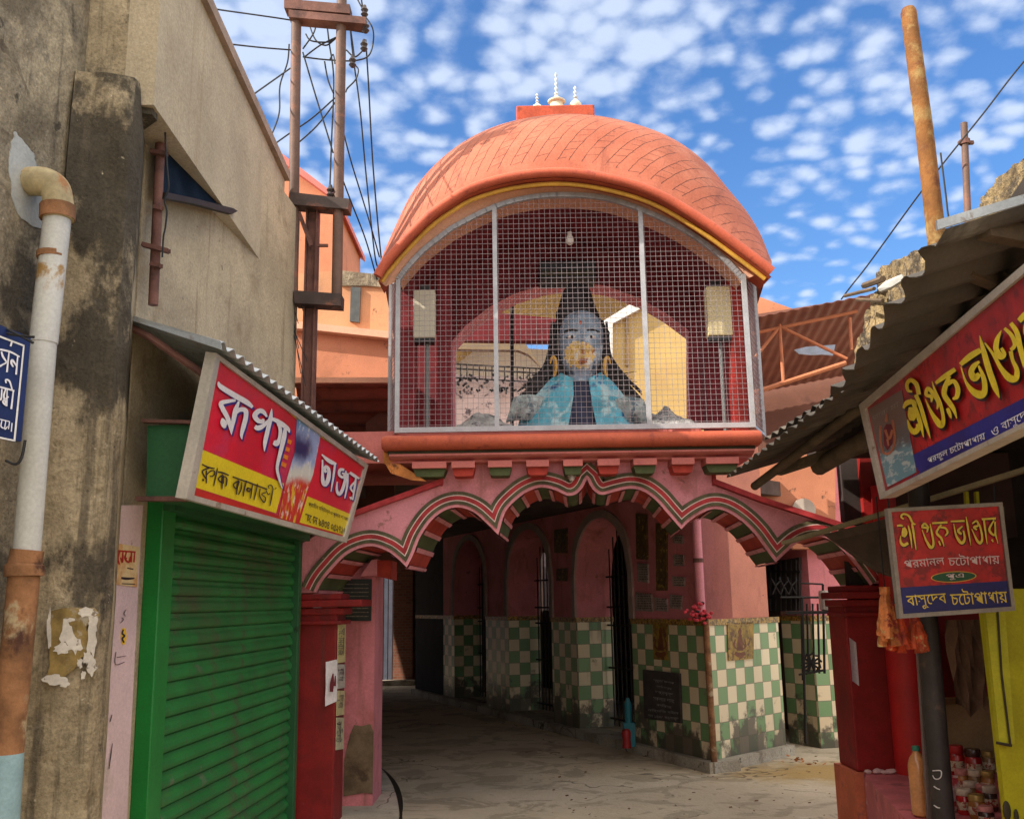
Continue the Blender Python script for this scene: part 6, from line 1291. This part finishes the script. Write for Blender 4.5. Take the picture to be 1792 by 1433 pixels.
def bottle(px, py, lab, h, r, dY=0):
    P = onZ(px, py, .402); b_ = thing('bottle', lab, 'bottle', tuple(P), 'plastic bottles on the pink ledge')
    pr = [(r * .7, 0), (r * .98, .012), (r, .03)]
    for k in range(7): z = .04 + k * (h * .5 / 7); pr += [(r, z), (r * .96, z + h * .5 / 14)]
    pr += [(r, h * .62), (r * .98, h * .72), (r * .75, h * .83), (r * .38, h * .9), (r * .34, h * .93)]
    m = MB(); m.lathe(pr, P, 18); m.build('body', M('orange_drink_plastic', (.48, .20, .07), .2, 8, .18, bump=0, spec=.6), b_, smooth=True)
    m = MB(); m.lathe([(r * .4, h * .93), (r * .4, h * .99), (r * .36, h)], P, 12); m.build('cap', M('green_cap', (.03, .16, .10), .1, 9, .4, bump=0), b_, smooth=True)
bottle(1614, 1428, 'orange brown plastic bottle with green cap on the pink ledge', .375, .054); bottle(1634, 1418, 'second orange bottle half hidden behind the stall pole', .34, .05)
m = MB(); P = onZ(1560, 1352, .402); 
for k in range(14): m.blob(P + V((random.gauss(0, .10), random.gauss(0, .03), .012)), (.03, .02, .014), 7, 0, .4, 30)
struct(m.build('crumbs', M('pink_white_crumbs', (.55, .35, .33), .2, 20, .9)), 'stuff')
# hanging bunches
for i, (px, yt, yb_, wd, c, lab) in enumerate(((1548, 1030, 1128, 30, (.62, .20, .06), 'pale orange hanging bunch of offerings, the one closest to the red column'), (1566, 1060, 1140, 30, (.58, .07, .02), 'red orange hanging bunch of offerings between the other two bunches'), (1600, 1075, 1142, 24, (.60, .09, .03), 'narrow red orange hanging bunch of offerings beside the dark stall pole'))):
    Y = 5.35 + i * .03; T = at(px, yt, Y); B = at(px + 3, yb_, Y); hh = T.z - B.z; r = wd / 2 / F * Y; m = MB(); n = 14; vs = []
    gb = thing('offering_bunch', lab, 'offerings', (T.x, Y, B.z), 'hanging bunches of offerings')
    random.seed(40 + i)
    for k in range(13):
        a_ = 2 * math.pi * k / 13; rr = r * random.uniform(.55, 1.05); ln = hh * random.uniform(.82, 1.04); pts_ = [T, T + V((math.cos(a_) * rr * .45, math.sin(a_) * rr * .45, -ln * .25)), T + V((math.cos(a_) * rr * .8 + random.uniform(-.01, .01), math.sin(a_) * rr * .8, -ln * .6)), T + V((math.cos(a_) * rr, math.sin(a_) * rr, -ln))]
        pts_ = smooth([tuple(p) for p in pts_], 4); m.tube([V(p) for p in pts_], [.010 + .014 * (q_ / (len(pts_) - 1)) * (1 + .35 * math.sin(q_ * 1.9 + k)) for q_ in range(len(pts_))], 7)
    m.tube([T + V((0, 0, .01)), T + V((0, 0, -.03))], .03, 8)
    m.build('strands', M('offering_%s' % 'abc'[i], shade(c, .8), .45, 18, .6, bump=.3, stains=[((.55, .40, .16), 9, .56, .64, 4), ((.25, .03, .02), 12, .58, .64, 4)]), gb, smooth=True)
    m = MB(); m.tube([T, T + V((0, 0, .5))], .004, 5); m.build('string', cable_mat, gb)

# big signboard under the awning
BTL, BTR, BBL = at(1508, 708, 4.6), at(1792, 470, 2.6), at(1545, 873, 4.55)
BS = Plane(BTL, BTR, BBL)
bs = thing('long_signboard', 'long red and blue signboard with big yellow bengali lettering under the tin awning', 'sign', tuple(BBL))
inn2 = [(1518, 714), (1950, 352), (1950, 664), (1550, 861)]; out2 = [(1508, 708), (1960, 326), (1960, 668), (1545, 873)]
m = MB(); slab(m, BS, out2, -.06, -.002); m.build('box_body', alu, bs)
m = MB()
for i in range(4): j = (i + 1) % 4; slab(m, BS, [out2[i], out2[j], inn2[j], inn2[i]], .014, 0)
m.build('frame', alu, bs)
m = MB(); flat(m, BS, inn2, .002); m.build('panel', sign_maroon, bs)
m = MB(); flat(m, BS, [(1590, 800), (1950, 615), (1950, 664), (1550, 861), (1610, 827)], .004); m.build('blue_band', sign_blue, bs)
def portrait_mat():
    n = NT('sign_landscape_print', .4, 0, .4); u, v, uv = n.uv(); nz = n.noise(9, 6, .6)
    vv = n.math('ADD', v, n.math('MULTIPLY', n.math('SUBTRACT', nz, .5), .2)); c = n.mix(n.rng(vv, .2, .55), (.16, .11, .09), (.12, .12, .13)); c = n.mix(n.rng(vv, .55, .68), c, (.14, .30, .38)); c = n.mix(n.math('MULTIPLY', n.rng(n.noise(4, 5, .6, k=(2, 2, 10)), .52, .62), n.rng(vv, .5, .65)), c, (.45, .52, .55)); n.color(c); return n.mat
q = [(1520, 716), (1578, 682), (1589, 745), (1604, 826), (1553, 852)]
m = MB(); m.face([BS(x, y, .0045) for x, y in q], 0, [(0, .05), (1, 0), (1, .45), (1, .9), (.1, 1)]); m.build('picture', portrait_mat(), bs)
m = MB(); st1 = [(1541, 745), (1541, 770), (1545, 790), (1553, 794), (1562, 786), (1566, 765), (1562, 735)]
strokes(m, BS, [[(x, y, 4) for x, y in st1], [(1549, 752, 5), (1556, 768, 4), (1562, 752, 5)], [(1552, 724, 3), (1551, 738, 6)], [(1553, 768, 4), (1555, 780, 3)]], (0, 0), 1, .006); m.build('emblem', M('salmon_print', (.42, .14, .07), .2, 12, .5, bump=0), bs)
m = MB(); flat(m, BS, [(1546, 750), (1551, 742), (1559, 742), (1564, 752), (1562, 776), (1553, 788), (1546, 778)], .0053); m.build('emblem_ground', M('dark_red_print', (.15, .02, .03)), bs)
o, s_ = (1560, 560), 5.513
yl1 = [[(115, 850, 20), (150, 800, 50), (215, 790, 40), (235, 830, 20)], [(195, 840, 60), (200, 920, 84), (195, 970, 44)], [(155, 960, 10), (180, 1040, 40), (220, 1080, 56), (260, 1040, 50), (250, 1000, 30)], [(185, 760, 14), (230, 850, 40), (280, 1000, 40), (310, 1130, 8)], [(235, 720, 40), (280, 830, 40), (330, 1000, 36), (375, 1140, 8)], [(265, 720, 40), (240, 620, 44), (185, 580, 40), (150, 620, 36), (160, 680, 30), (200, 690, 20)],
  [(440, 860, 14), (450, 790, 36), (395, 700, 40), (350, 660, 36), (335, 720, 34), (385, 740, 34), (385, 790, 14)], [(325, 760, 8), (390, 900, 34), (460, 1000, 62), (490, 1010, 50), (500, 940, 34), (470, 800, 34), (420, 680, 24), (390, 590, 6)],
  [(425, 610, 30), (520, 540, 48), (615, 475, 40)], [(560, 540, 30), (520, 640, 50), (510, 720, 50), (560, 800, 50), (600, 860, 40), (630, 950, 8)], [(540, 620, 40), (600, 590, 40), (640, 660, 46), (630, 740, 44), (590, 760, 20)], [(540, 850, 30), (560, 900, 36), (578, 950, 10)],
  [(665, 430, 40), (760, 350, 60), (860, 290, 50)], [(670, 450, 10), (720, 600, 26), (790, 690, 60), (860, 720, 80), (900, 680, 56), (890, 560, 46), (840, 440, 20)], [(850, 400, 20), (800, 440, 50), (770, 500, 56), (800, 560, 70), (850, 520, 44)], [(850, 150, 6), (890, 300, 50), (940, 480, 60), (1000, 650, 56), (1040, 750, 10)],
  [(1060, 100, 8), (1020, 190, 46), (1010, 280, 56), (1050, 350, 66), (1090, 330, 40), (1060, 270, 30)], [(900, 220, 14), (980, 330, 30), (1060, 470, 46), (1140, 560, 70), (1200, 560, 60), (1210, 480, 46), (1170, 390, 36), (1150, 300, 40)], [(1090, 80, 30), (1160, 150, 40), (1190, 240, 40), (1150, 290, 34)], [(1150, 30, 40), (1210, 120, 50), (1240, 260, 54), (1290, 440, 46), (1330, 520, 20)], [(1230, 10, 50), (1300, -60, 60), (1400, -130, 60)], [(1330, -60, 40), (1300, 120, 60), (1400, 220, 50), (1430, 330, 20)]]
m = MB(); strokes(m, BS, yl1, o, s_, .0055, 20, 26, 1); strokes(m, BS, yl1, o, s_, .0125, 0, 0, 0); m.build('lettering', [letter_yellow, letter_black], bs)
m = MB(); text(m, BS, 'প্রফুল \u099a\u09c7\u099f\u09be\u09aa\u09be\u09a7\u09be\u09df'.replace('\u09cd',''), (1622, 798), (1722, 752), (1625, 815), .006); text(m, BS, 'ও', (1734, 751), (1746, 745), (1736, 764), .006); text(m, BS, 'বাসু\u09c7\u09a6ব \u099a\u09c7\u099f\u09be\u09aa\u09be\u09a7\u09be\u09df', (1750, 736), (1900, 655), (1755, 758), .006); m.build('lettering', letter_white, bs)
m = MB(); text(m, BS, 'তারা মা', (1527, 728), (1572, 702), (1528, 736), .006); m.build('lettering', M('faded_print_letter', (.30, .27, .24), .1, 9, .6, bump=0), bs)
m = MB(); m.tube([at(1515, 708, 4.55), at(1535, 690, 4.5), at(1560, 676, 4.4)], .006, 6); m.build('hanging_wire', cable_mat, bs)

# small square sign
KTL, KTR, KBL = at(1551, 890, 4.85), at(1752, 879, 4.85), at(1573, 1082, 4.85)
KS = Plane(KTL, KTR, KBL)
darkalu = M('shaded_frame_metal', (.27, .235, .20), .2, 6, .6, metal=.3, bump=.15)  # darker copy of the sign frame metal, awning shade put into its colour
ks = thing('square_sign', 'square red and navy signboard hanging edge on below the long signboard', 'sign', tuple(KBL))
ko = [(1551, 890), (1752, 879), (1775, 1068), (1573, 1082)]; ki = [(1558, 896), (1746, 886), (1768, 1061), (1579, 1074)]
m = MB(); slab(m, KS, ko, -.03, -.002); m.build('box_body', darkalu, ks)
m = MB()
for i in range(4): j = (i + 1) % 4; slab(m, KS, [ko[i], ko[j], ki[j], ki[i]], .014)
m.build('frame', darkalu, ks)
m = MB(); flat(m, KS, ki, .002); m.build('panel', sign_maroon, ks)
m = MB(); flat(m, KS, [(1575, 1028), (1763, 1016), (1768, 1061), (1579, 1074)], .004); m.build('navy_band', M('sign_navy_print', (.012, .012, .10), .3, 5, .4, bump=0), ks)
m = MB(); flat(m, KS, [(1669 + 40 * math.cos(a), 1009 - 1.8 * math.cos(a) + 9.5 * math.sin(a)) for a in [k * math.pi / 16 for k in range(32)]], .004); m.build('oval', gold_line, ks)
m = MB(); flat(m, KS, [(1669 + 38 * math.cos(a), 1009 - 1.8 * math.cos(a) + 8.3 * math.sin(a)) for a in [k * math.pi / 16 for k in range(32)]], .005); m.build('oval_fill', M('sign_green_print', (.01, .07, .03), .1, 9, .4, bump=0), ks)
o, s_ = (1540, 870), 6.512
y2 = [[(195, 325, 20), (235, 320, 24), (260, 330, 16)], [(270, 345, 30), (280, 400, 70), (265, 450, 40)], [(235, 440, 8), (235, 510, 26), (270, 545, 36), (320, 520, 30)], [(320, 320, 14), (345, 420, 24), (365, 580, 8)], [(365, 300, 22), (385, 420, 24), (412, 600, 8)], [(405, 310, 14), (370, 290, 24), (330, 215, 24), (270, 190, 22), (240, 220, 22), (270, 250, 14)],
  [(560, 350, 14), (510, 300, 24), (480, 340, 24), (540, 350, 26), (535, 400, 14)], [(480, 370, 8), (530, 500, 24), (580, 570, 36), (610, 530, 26), (590, 400, 22), (570, 300, 8)], [(595, 295, 22), (770, 285, 24)], [(700, 310, 18), (645, 400, 26), (700, 470, 26), (730, 560, 8)], [(660, 340, 18), (740, 350, 22), (770, 400, 24), (740, 440, 14)], [(670, 500, 22), (690, 550, 12)],
  [(805, 275, 18), (965, 268, 22)], [(840, 300, 8), (870, 440, 24), (930, 520, 36), (965, 470, 26), (950, 380, 18)], [(940, 330, 14), (890, 380, 28), (930, 420, 24)], [(980, 220, 6), (1000, 340, 24), (1035, 550, 8)], [(1050, 300, 18), (1100, 270, 22), (1120, 320, 22), (1070, 340, 24), (1105, 370, 18)], [(1045, 360, 8), (1100, 480, 24), (1140, 520, 32), (1165, 470, 24), (1145, 350, 22), (1120, 290, 12)], [(1160, 250, 22), (1320, 240, 24)], [(1185, 260, 22), (1200, 380, 22), (1222, 535, 8)], [(1300, 260, 18), (1245, 370, 26), (1310, 430, 24), (1310, 280, 18)], [(1310, 400, 22), (1345, 525, 8)], [(1275, 480, 24), (1290, 510, 12)]]
m = MB(); strokes(m, KS, y2, o, s_, .005, 8, 10, 1); strokes(m, KS, y2, o, s_, .0115, 0, 0, 0); m.build('lettering', [letter_gold, letter_black], ks)
m = MB(); text(m, KS, 'পরমানল', (1581, 980), (1651, 974), (1584, 994), .006); text(m, KS, '\u099a\u09c7\u099f\u09be\u09aa\u09be\u09a7\u09be\u09df', (1658, 970), (1748, 966), (1660, 990), .006); text(m, KS, 'পুএ', (1655, 1004), (1686, 1002), (1656, 1015), .007); m.build('lettering', M('pale_pink_letter', (.60, .46, .46), .05, 9, .5, bump=0), ks)
m = MB(); text(m, KS, 'বাসু\u09c7\u09a6ব', (1585, 1041), (1654, 1036), (1590, 1067), .006); text(m, KS, '\u099a\u09c7\u099f\u09be\u09aa\u09be\u09a7\u09be\u09df', (1661, 1031), (1760, 1026), (1665, 1059), .006); m.build('lettering', letter_gold, ks)
m = MB(); m.tube([at(1556, 890, 4.85), at(1553, 870, 4.85)], .004, 5); m.tube([at(1740, 881, 4.85), at(1740, 850, 4.85)], .004, 5); m.build('hanging_wire', cable_mat, ks)

# tin awning: two overlapping lengths of corrugated sheet with timber below
def ex(Y): return 1.15 + .06 * Y
ta = thing('corrugated_awning', 'rusty corrugated tin awning in overlapping lengths above the jar stall', 'awning', (2, 4.5, 2.5))
EA, EB = at(1650, 404, 2.8), at(1458, 690, 4.25)
m = MB(); up_ = V((1.2, .25, .42)); corr(m, EA, EB, EA + up_, 7, .024, 0, .004, 10, 0, .03); m.build('upper_sheet', tin, ta)
EC, ED = at(1500, 655, 4.2), at(1272, 836, 6.85)
m = MB(); corr(m, EC + V((.0, 0, -.02)), ED, EC + V((1.1, .2, .30)), 17, .013, 0, .004, 8, 0, .02); m.build('lower_sheet', tin, ta)
EE = at(1338, 770, 6.1); EF = at(1470, 692, 4.9)
m = MB(); corr(m, EF + V((0, 0, .02)), EE, EF + V((.9, .2, .28)), 9, .013, 0, .004, 8); m.build('middle_sheet', tin, ta)
m = MB(); m.prism([EA + V((-.02, -.012, .0)), EA + V((-.02, -.012, .03)), EA + up_ + V((0, -.012, .03)), EA + up_ + V((0, -.012, 0))], (0, .012, 0)); m.build('edge_flashing', tin_top, ta)
for a, b, r in (((1290, 846, 6.7), (1660, 560, 4.0), .03), ((1400, 812, 6.2), (1560, 716, 4.7), .055), ((1500, 690, 4.8), (1790, 420, 3.0), .035), ((1420, 800, 6.0), (1480, 770, 5.6), .05)):
    m = MB(); A = at(*a) + V((.12, 0, -.02)); B = at(*b) + V((.12, 0, -.02)); m.tube([A, lerp(A, B, .5) + V((0, 0, .01)), B], r, 10); m.build('purlin', timber, ta, smooth=True)
for a, b in (((1362, 824, 6.3), (1450, 782, 5.9)), ((1690, 470, 3.3), (1740, 520, 3.6)), ((1580, 610, 4.2), (1640, 660, 4.5)), ((1720, 400, 2.9), (1792, 430, 3.1))):
    m = MB(); m.beam(at(*a), at(*b) + V((.15, 0, .0)), .05, .06); m.build('rafter', timber, ta)
m = MB(); m.prism([V((1.75, 2.2, 2.56)), V((2.3, 4.6, 2.56)), V((2.36, 4.6, 2.56)), V((1.82, 2.2, 2.56))], (0, 0, .7)); m.build('back_board', dark_in, ta)
# dark post where the awning meets the orange wall, and the long batten
m = MB(); a = at(1470, 800, 7.3); m.box((a.x, 7.3, 0), (a.x + .35, 7.4, 3.0)); tag(m.build('dark_post', M('dark_brown_post', (.03, .022, .02), .3, 5, .9)), 'dark post between the orange wall and the awning', 'post')
m = MB(); m.beam(at(1372, 950, 6.9), at(1545, 899, 6.0), .045, .025); m.beam(at(1545, 899, 6.0), at(1800, 820, 5.2), .045, .025); tag(m.build('wooden_batten', bamboo), 'long grey wooden batten sloping from the stall across the arch end', 'batten')
m = MB(); m.prism([at(1440, 935, 6.9), at(1560, 905, 6.2), at(1560, 1010, 6.2), at(1530, 1000, 6.6)], (.02, .03, 0)); tag(m.build('tarpaulin_sheet', M('dull_brown_tarp', (.09, .065, .05), .2, 5, .85)), 'dull brown tarpaulin hanging behind the batten', 'tarpaulin')

# masonry wall behind the awning
rwall = thing('broken_wall', 'rough sunlit masonry wall with a crumbling top behind the tin awning', 'wall', (2.4, 4.5, 0))
def wx(Y): return 1.95 + .06 * Y
RW = vplane(1.95, .06)
topl = [(2100, 60), (1900, 190), (1792, 280), (1770, 296), (1740, 318), (1722, 350), (1700, 385), (1688, 402), (1660, 425), (1636, 432), (1600, 442), (1560, 458), (1540, 470), (1533, 486), (1541, 500), (1528, 515), (1520, 545), (1510, 575), (1500, 600), (1496, 640)]
m = MB(); tp = [RW(x, y) for x, y in topl]; tp = [V(p) + V((0, 0, random.uniform(-.014, .014))) for p in smooth([tuple(p) for p in tp], 7)]
A = []; B = []; Cc = []
for p in tp:
    j = .04 * noise.noise(p * 4) + .035 * noise.noise(p * 13); A.append(V((p.x + j, p.y, 2.7))); B.append(V((p.x + j, p.y, p.z + j))); Cc.append(V((p.x + .45, p.y, p.z + .03 - j)))
mid = [V((b.x + .03 * noise.noise(b * 5), b.y, lerp(a.z, b.z, .7))) for a, b in zip(A, B)]
m.grid([A, mid, B, Cc], 0, flip=False); m.grid([Cc, [V((c.x, c.y, 2.7)) for c in Cc]]); e = B[-1]; m.face([A[-1], B[-1], Cc[-1], V((Cc[-1].x, Cc[-1].y, 2.7))]); m.build('masonry', rubble, rwall, smooth=False)
m = MB()
for a, b, r in (((1512, 500, 5.9), (1545, 488, 5.5), .02), ((1478, 518, 6.1), (1530, 505, 5.6), .012), ((1500, 524, 5.8), (1545, 526, 5.4), .012)): m.tube([at(*a), at(*b)], r, 6)
m.build('broken_stick', timber, rwall)
m = MB(); m.prism([at(1535, 505, 5.0), at(1550, 492, 5.0), at(1578, 480, 4.9), at(1582, 488, 4.9), at(1560, 502, 4.95), at(1540, 510, 5.0)], (.02, .02, 0)); m.build('white_scrap', M('dusty_white_scrap', (.42, .42, .40), .2, 9, .8), rwall)
hb = thing('plaster_house', 'plain plastered house standing behind the crumbling masonry wall', 'house', (4, 0, 0))
m = MB(); m.prism([V((3.6, -4, 0)), V((3.7, 2.0, 0)), V((7, 2.0, 0)), V((7, -4, 0))], (0, 0, 3.6)); m.build('wall', plaster, hb)
# poles
rp1 = thing('rusty_pole', 'thick leaning orange rusted pole rising above the tin awning', 'pole', tuple(at(1655, 440, 4.4)))
m = MB(); a, b = at(1640, 425, 4.4), at(1590, 22, 4.4); a0 = a + (a - b) * .5; m.tube([V((a0.x, a0.y, a0.z)), a, lerp(a, b, .5) + V((.006, 0, 0)), b, b + (b - a).normalized() * .02], [.043, .043, .041, .038, .030], 16); m.build('shaft', rust_pole, rp1, smooth=True)
a = at(1694, 385, 5.4); b = at(1687, 216, 5.4); rp2 = thing('thin_pole', 'thin brown pole with a collar standing behind the rough wall', 'pole', tuple(a))
m = MB(); m.tube([a + (a - b) * 1.2, b], .02, 10); m.build('shaft', tower_paint, rp2, smooth=True)
m = MB(); c = at(1689, 253, 5.4); m.tube([c, c + V((0, 0, .03))], .03, 10); m.beam(c + V((-.04, 0, .01)), c + V((.05, 0, .01)), .02, .02); m.build('collar', rust_dark, rp2)
def wire_thing(pts, r, lab, grp=None, nm='overhead_wire'):
    m = MB(); P = [tuple(at(*p)) for p in pts]; P = smooth(P, 6) if len(P) > 2 else P; m.tube([V(p) for p in P], r, 6); return tag(m.build(nm, cable_mat), lab, 'wire', grp)
wire_thing([(1900, -10, 4.6), (1792, 108, 5), (1720, 200, 5.2), (1650, 287, 5.4), (1600, 352, 5.6), (1520, 462, 6), (1490, 500, 6.1), (1472, 524, 6.2)], .005, 'long black wire running diagonally behind the leaning rusty pole')
wire_thing([(1646, 268, 4.6), (1655, 340, 4.6), (1660, 380, 4.6), (1670, 410, 4.6)], .005, 'short black wire hanging down behind the leaning rusty pole')

# ------------------------------------------------------------------ steel pole tower with wires
tw = thing('steel_pole_tower', 'twin tube steel electric pole on an I beam between house and gateway', 'utility pole', tuple(V((at(548, 700, 7.0).x, 7.0, 0))))
TY = 6.93
def tq(x, y, dy=0): return at(x, y, TY + dy)
m = MB(); a, b = tq(512, 525), tq(519, 0); m.tube([a, b, b + (b - a) * .45], .040, 14); m.build('tube_post', tower_paint, tw, smooth=True)
m = MB(); a, b = tq(589, 540), tq(598, 0); m.tube([a, b, b + (b - a) * .55], .040, 14); m.build('tube_post', tower_paint, tw, smooth=True)
m = MB(); a, b = tq(548, 352, .06), tq(548, 735, .06); b = V((a.x, b.y, 2.3)); 
for dx, w in ((-.045, .012), (.033, .012)): m.box((a.x + dx, TY + .02, 2.3), (a.x + dx + w, TY + .12, a.z))
m.box((a.x - .033, TY + .065, 2.3), (a.x + .033, TY + .075, a.z)); m.build('i_beam', rust_dark, tw)
for q in ([(507, 336), (611, 348), (609, 366), (506, 357)], [(514, 508), (597, 514), (596, 535), (515, 530)]):
    m = MB(); m.prism([tq(x, y, -.06) for x, y in q], (0, .14, 0)); m.build('cross_beam', M('dark_channel', (.06, .04, .035), .3, 6, .6, bump=.2, stains=[((.2, .08, .05), 6, .55, .68, 8)]), tw)
for q in ([(497, -2), (612, 8), (612, 24), (497, 14)], [(505, 17), (640, 30), (640, 42), (505, 30)]):
    m = MB(); m.prism([tq(x, y, -.07) for x, y in q], (0, .12, 0)); m.build('cross_beam', rust_dark, tw)
for x, y in ((508, -40), (606, -60)):
    m = MB(); c = tq(x, y); m.tube([c + V((-.5, 0, .1)), c + V((.6, .1, .12))], .03, 8); m.build('cross_arm', rust_dark, tw)
for x, y in ((638, 20), (640, 48), (637, 80), (617, 108), (578, 335)):
    m = MB(); c = tq(x, y, -.02); m.lathe([(.015, -.05), (.03, -.03), (.018, -.01), (.03, .01), (.018, .03), (.012, .05)], c, 10); m.build('insulator', M('dark_insulator', (.04, .03, .03), .2, 9, .4), tw, smooth=True)
m = MB(); m.beam(tq(523, 372), tq(545, 430), .03, .012, (0, -1, 0)); m.beam(tq(570, 372), tq(586, 358), .02, .012, (0, -1, 0)); m.beam(tq(556, 430), tq(574, 430), .02, .02); m.build('brace', rust_dark, tw)
W_list = [[(360, 12, 6.2), (380, 17, 6.4), (450, 27, 7), (510, 36, 7.2), (640, 58, 7.2)], [(380, 74, 6.4), (405, 78, 6.6), (460, 84, 7), (510, 88, 7.2)], [(430, 175, 6.6), (440, 168, 6.7), (508, 120, 7.2)], [(506, 78, 7.2), (503, 110, 7.2), (490, 150, 7.2), (489, 195, 7.1), (480, 225, 7), (470, 246, 6.9)], [(470, 260, 7), (505, 235, 7.2), (545, 208, 7.2), (586, 172, 7.3)], [(520, 252, 7.2), (555, 220, 7.2), (588, 178, 7.3)], [(530, 92, 7.2), (550, 160, 7.2), (570, 225, 7.2), (583, 268, 7.2)], [(571, 34, 7.2), (576, 75, 7.2), (584, 140, 7.2), (580, 250, 7.2), (577, 336, 7.2)],
 [(612, 40, 7.2), (618, 100, 7.3), (630, 190, 7.4), (640, 300, 7.6), (655, 440, 7.8), (662, 470, 7.9)], [(640, 70, 7.2), (645, 150, 7.3), (652, 280, 7.5), (662, 400, 7.7), (668, 460, 7.8)], [(602, 236, 7.2), (615, 285, 7.3), (635, 350, 7.5), (650, 400, 7.6), (664, 450, 7.8)], [(601, 318, 7.2), (615, 355, 7.3), (640, 420, 7.5), (660, 490, 7.7)], [(638, 28, 7.2), (652, 50, 7.2), (653, 75, 7.2), (645, 98, 7.2), (625, 106, 7.2), (600, 107, 7.2), (560, 104, 7.2), (530, 100, 7.2)], [(617, 112, 7.2), (627, 122, 7.2), (622, 140, 7.2), (608, 155, 7.2), (605, 162, 7.2)],
 [(535, 60, 7.2), (545, 72, 7.2), (575, 74, 7.2), (590, 66, 7.2)], [(530, 86, 7.2), (548, 60, 7.2), (553, 44, 7.2)], [(533, 100, 7.2), (560, 80, 7.2), (588, 66, 7.2)], [(540, 40, 7.2), (552, 70, 7.2), (570, 80, 7.2), (585, 70, 7.2)], [(606, 88, 7.2), (620, 100, 7.2), (632, 92, 7.2), (637, 84, 7.2)], [(630, -20, 7.2), (634, 10, 7.2), (638, 24, 7.2)], [(616, -20, 7.2), (630, 8, 7.2), (637, 20, 7.2)], [(577, 105, 7.2), (583, 96, 7.2), (586, 112, 7.2)], [(568, 108, 7.2), (574, 140, 7.2), (584, 165, 7.2)], [(612, 42, 7.2), (616, 70, 7.2), (620, 100, 7.2)]]
for w in W_list:
    m = MB(); P = [tuple(at(*p)) for p in w]; P = smooth(P, 6); m.tube([V(p) for p in P], .0065, 6); m.build('wire', cable_mat, tw)
m = MB()
for k in range(9): m.tube([V(p) for p in smooth([tuple(tq(500 + random.uniform(-2, 6), 380 + k * 20)), tuple(tq(505 + random.uniform(-4, 10), 430 + k * 20)), tuple(tq(520 + random.uniform(-10, 20), 500 + k * 22))], 5)], .003, 5)
m.build('loose_cable', cable_mat, tw)
# lattice above the frame: bracing whose shadows fall on the orange roof
for a, b in (((519, -40), (604, -150)), ((606, -40), (516, -150)), ((516, -160), (610, -170))):
    m = MB(); m.beam(tq(*a), tq(*b), .04, .04); m.build('brace', rust_dark, tw)
for w in ([(604, -120, 7.2), (760, -60, 8.2), (1000, 20, 9.5)], [(604, -60, 7.2), (700, -90, 6.4), (800, -160, 5.2)], [(519, -120, 7.2), (700, -200, 8.4), (900, -260, 10)]):
    pass
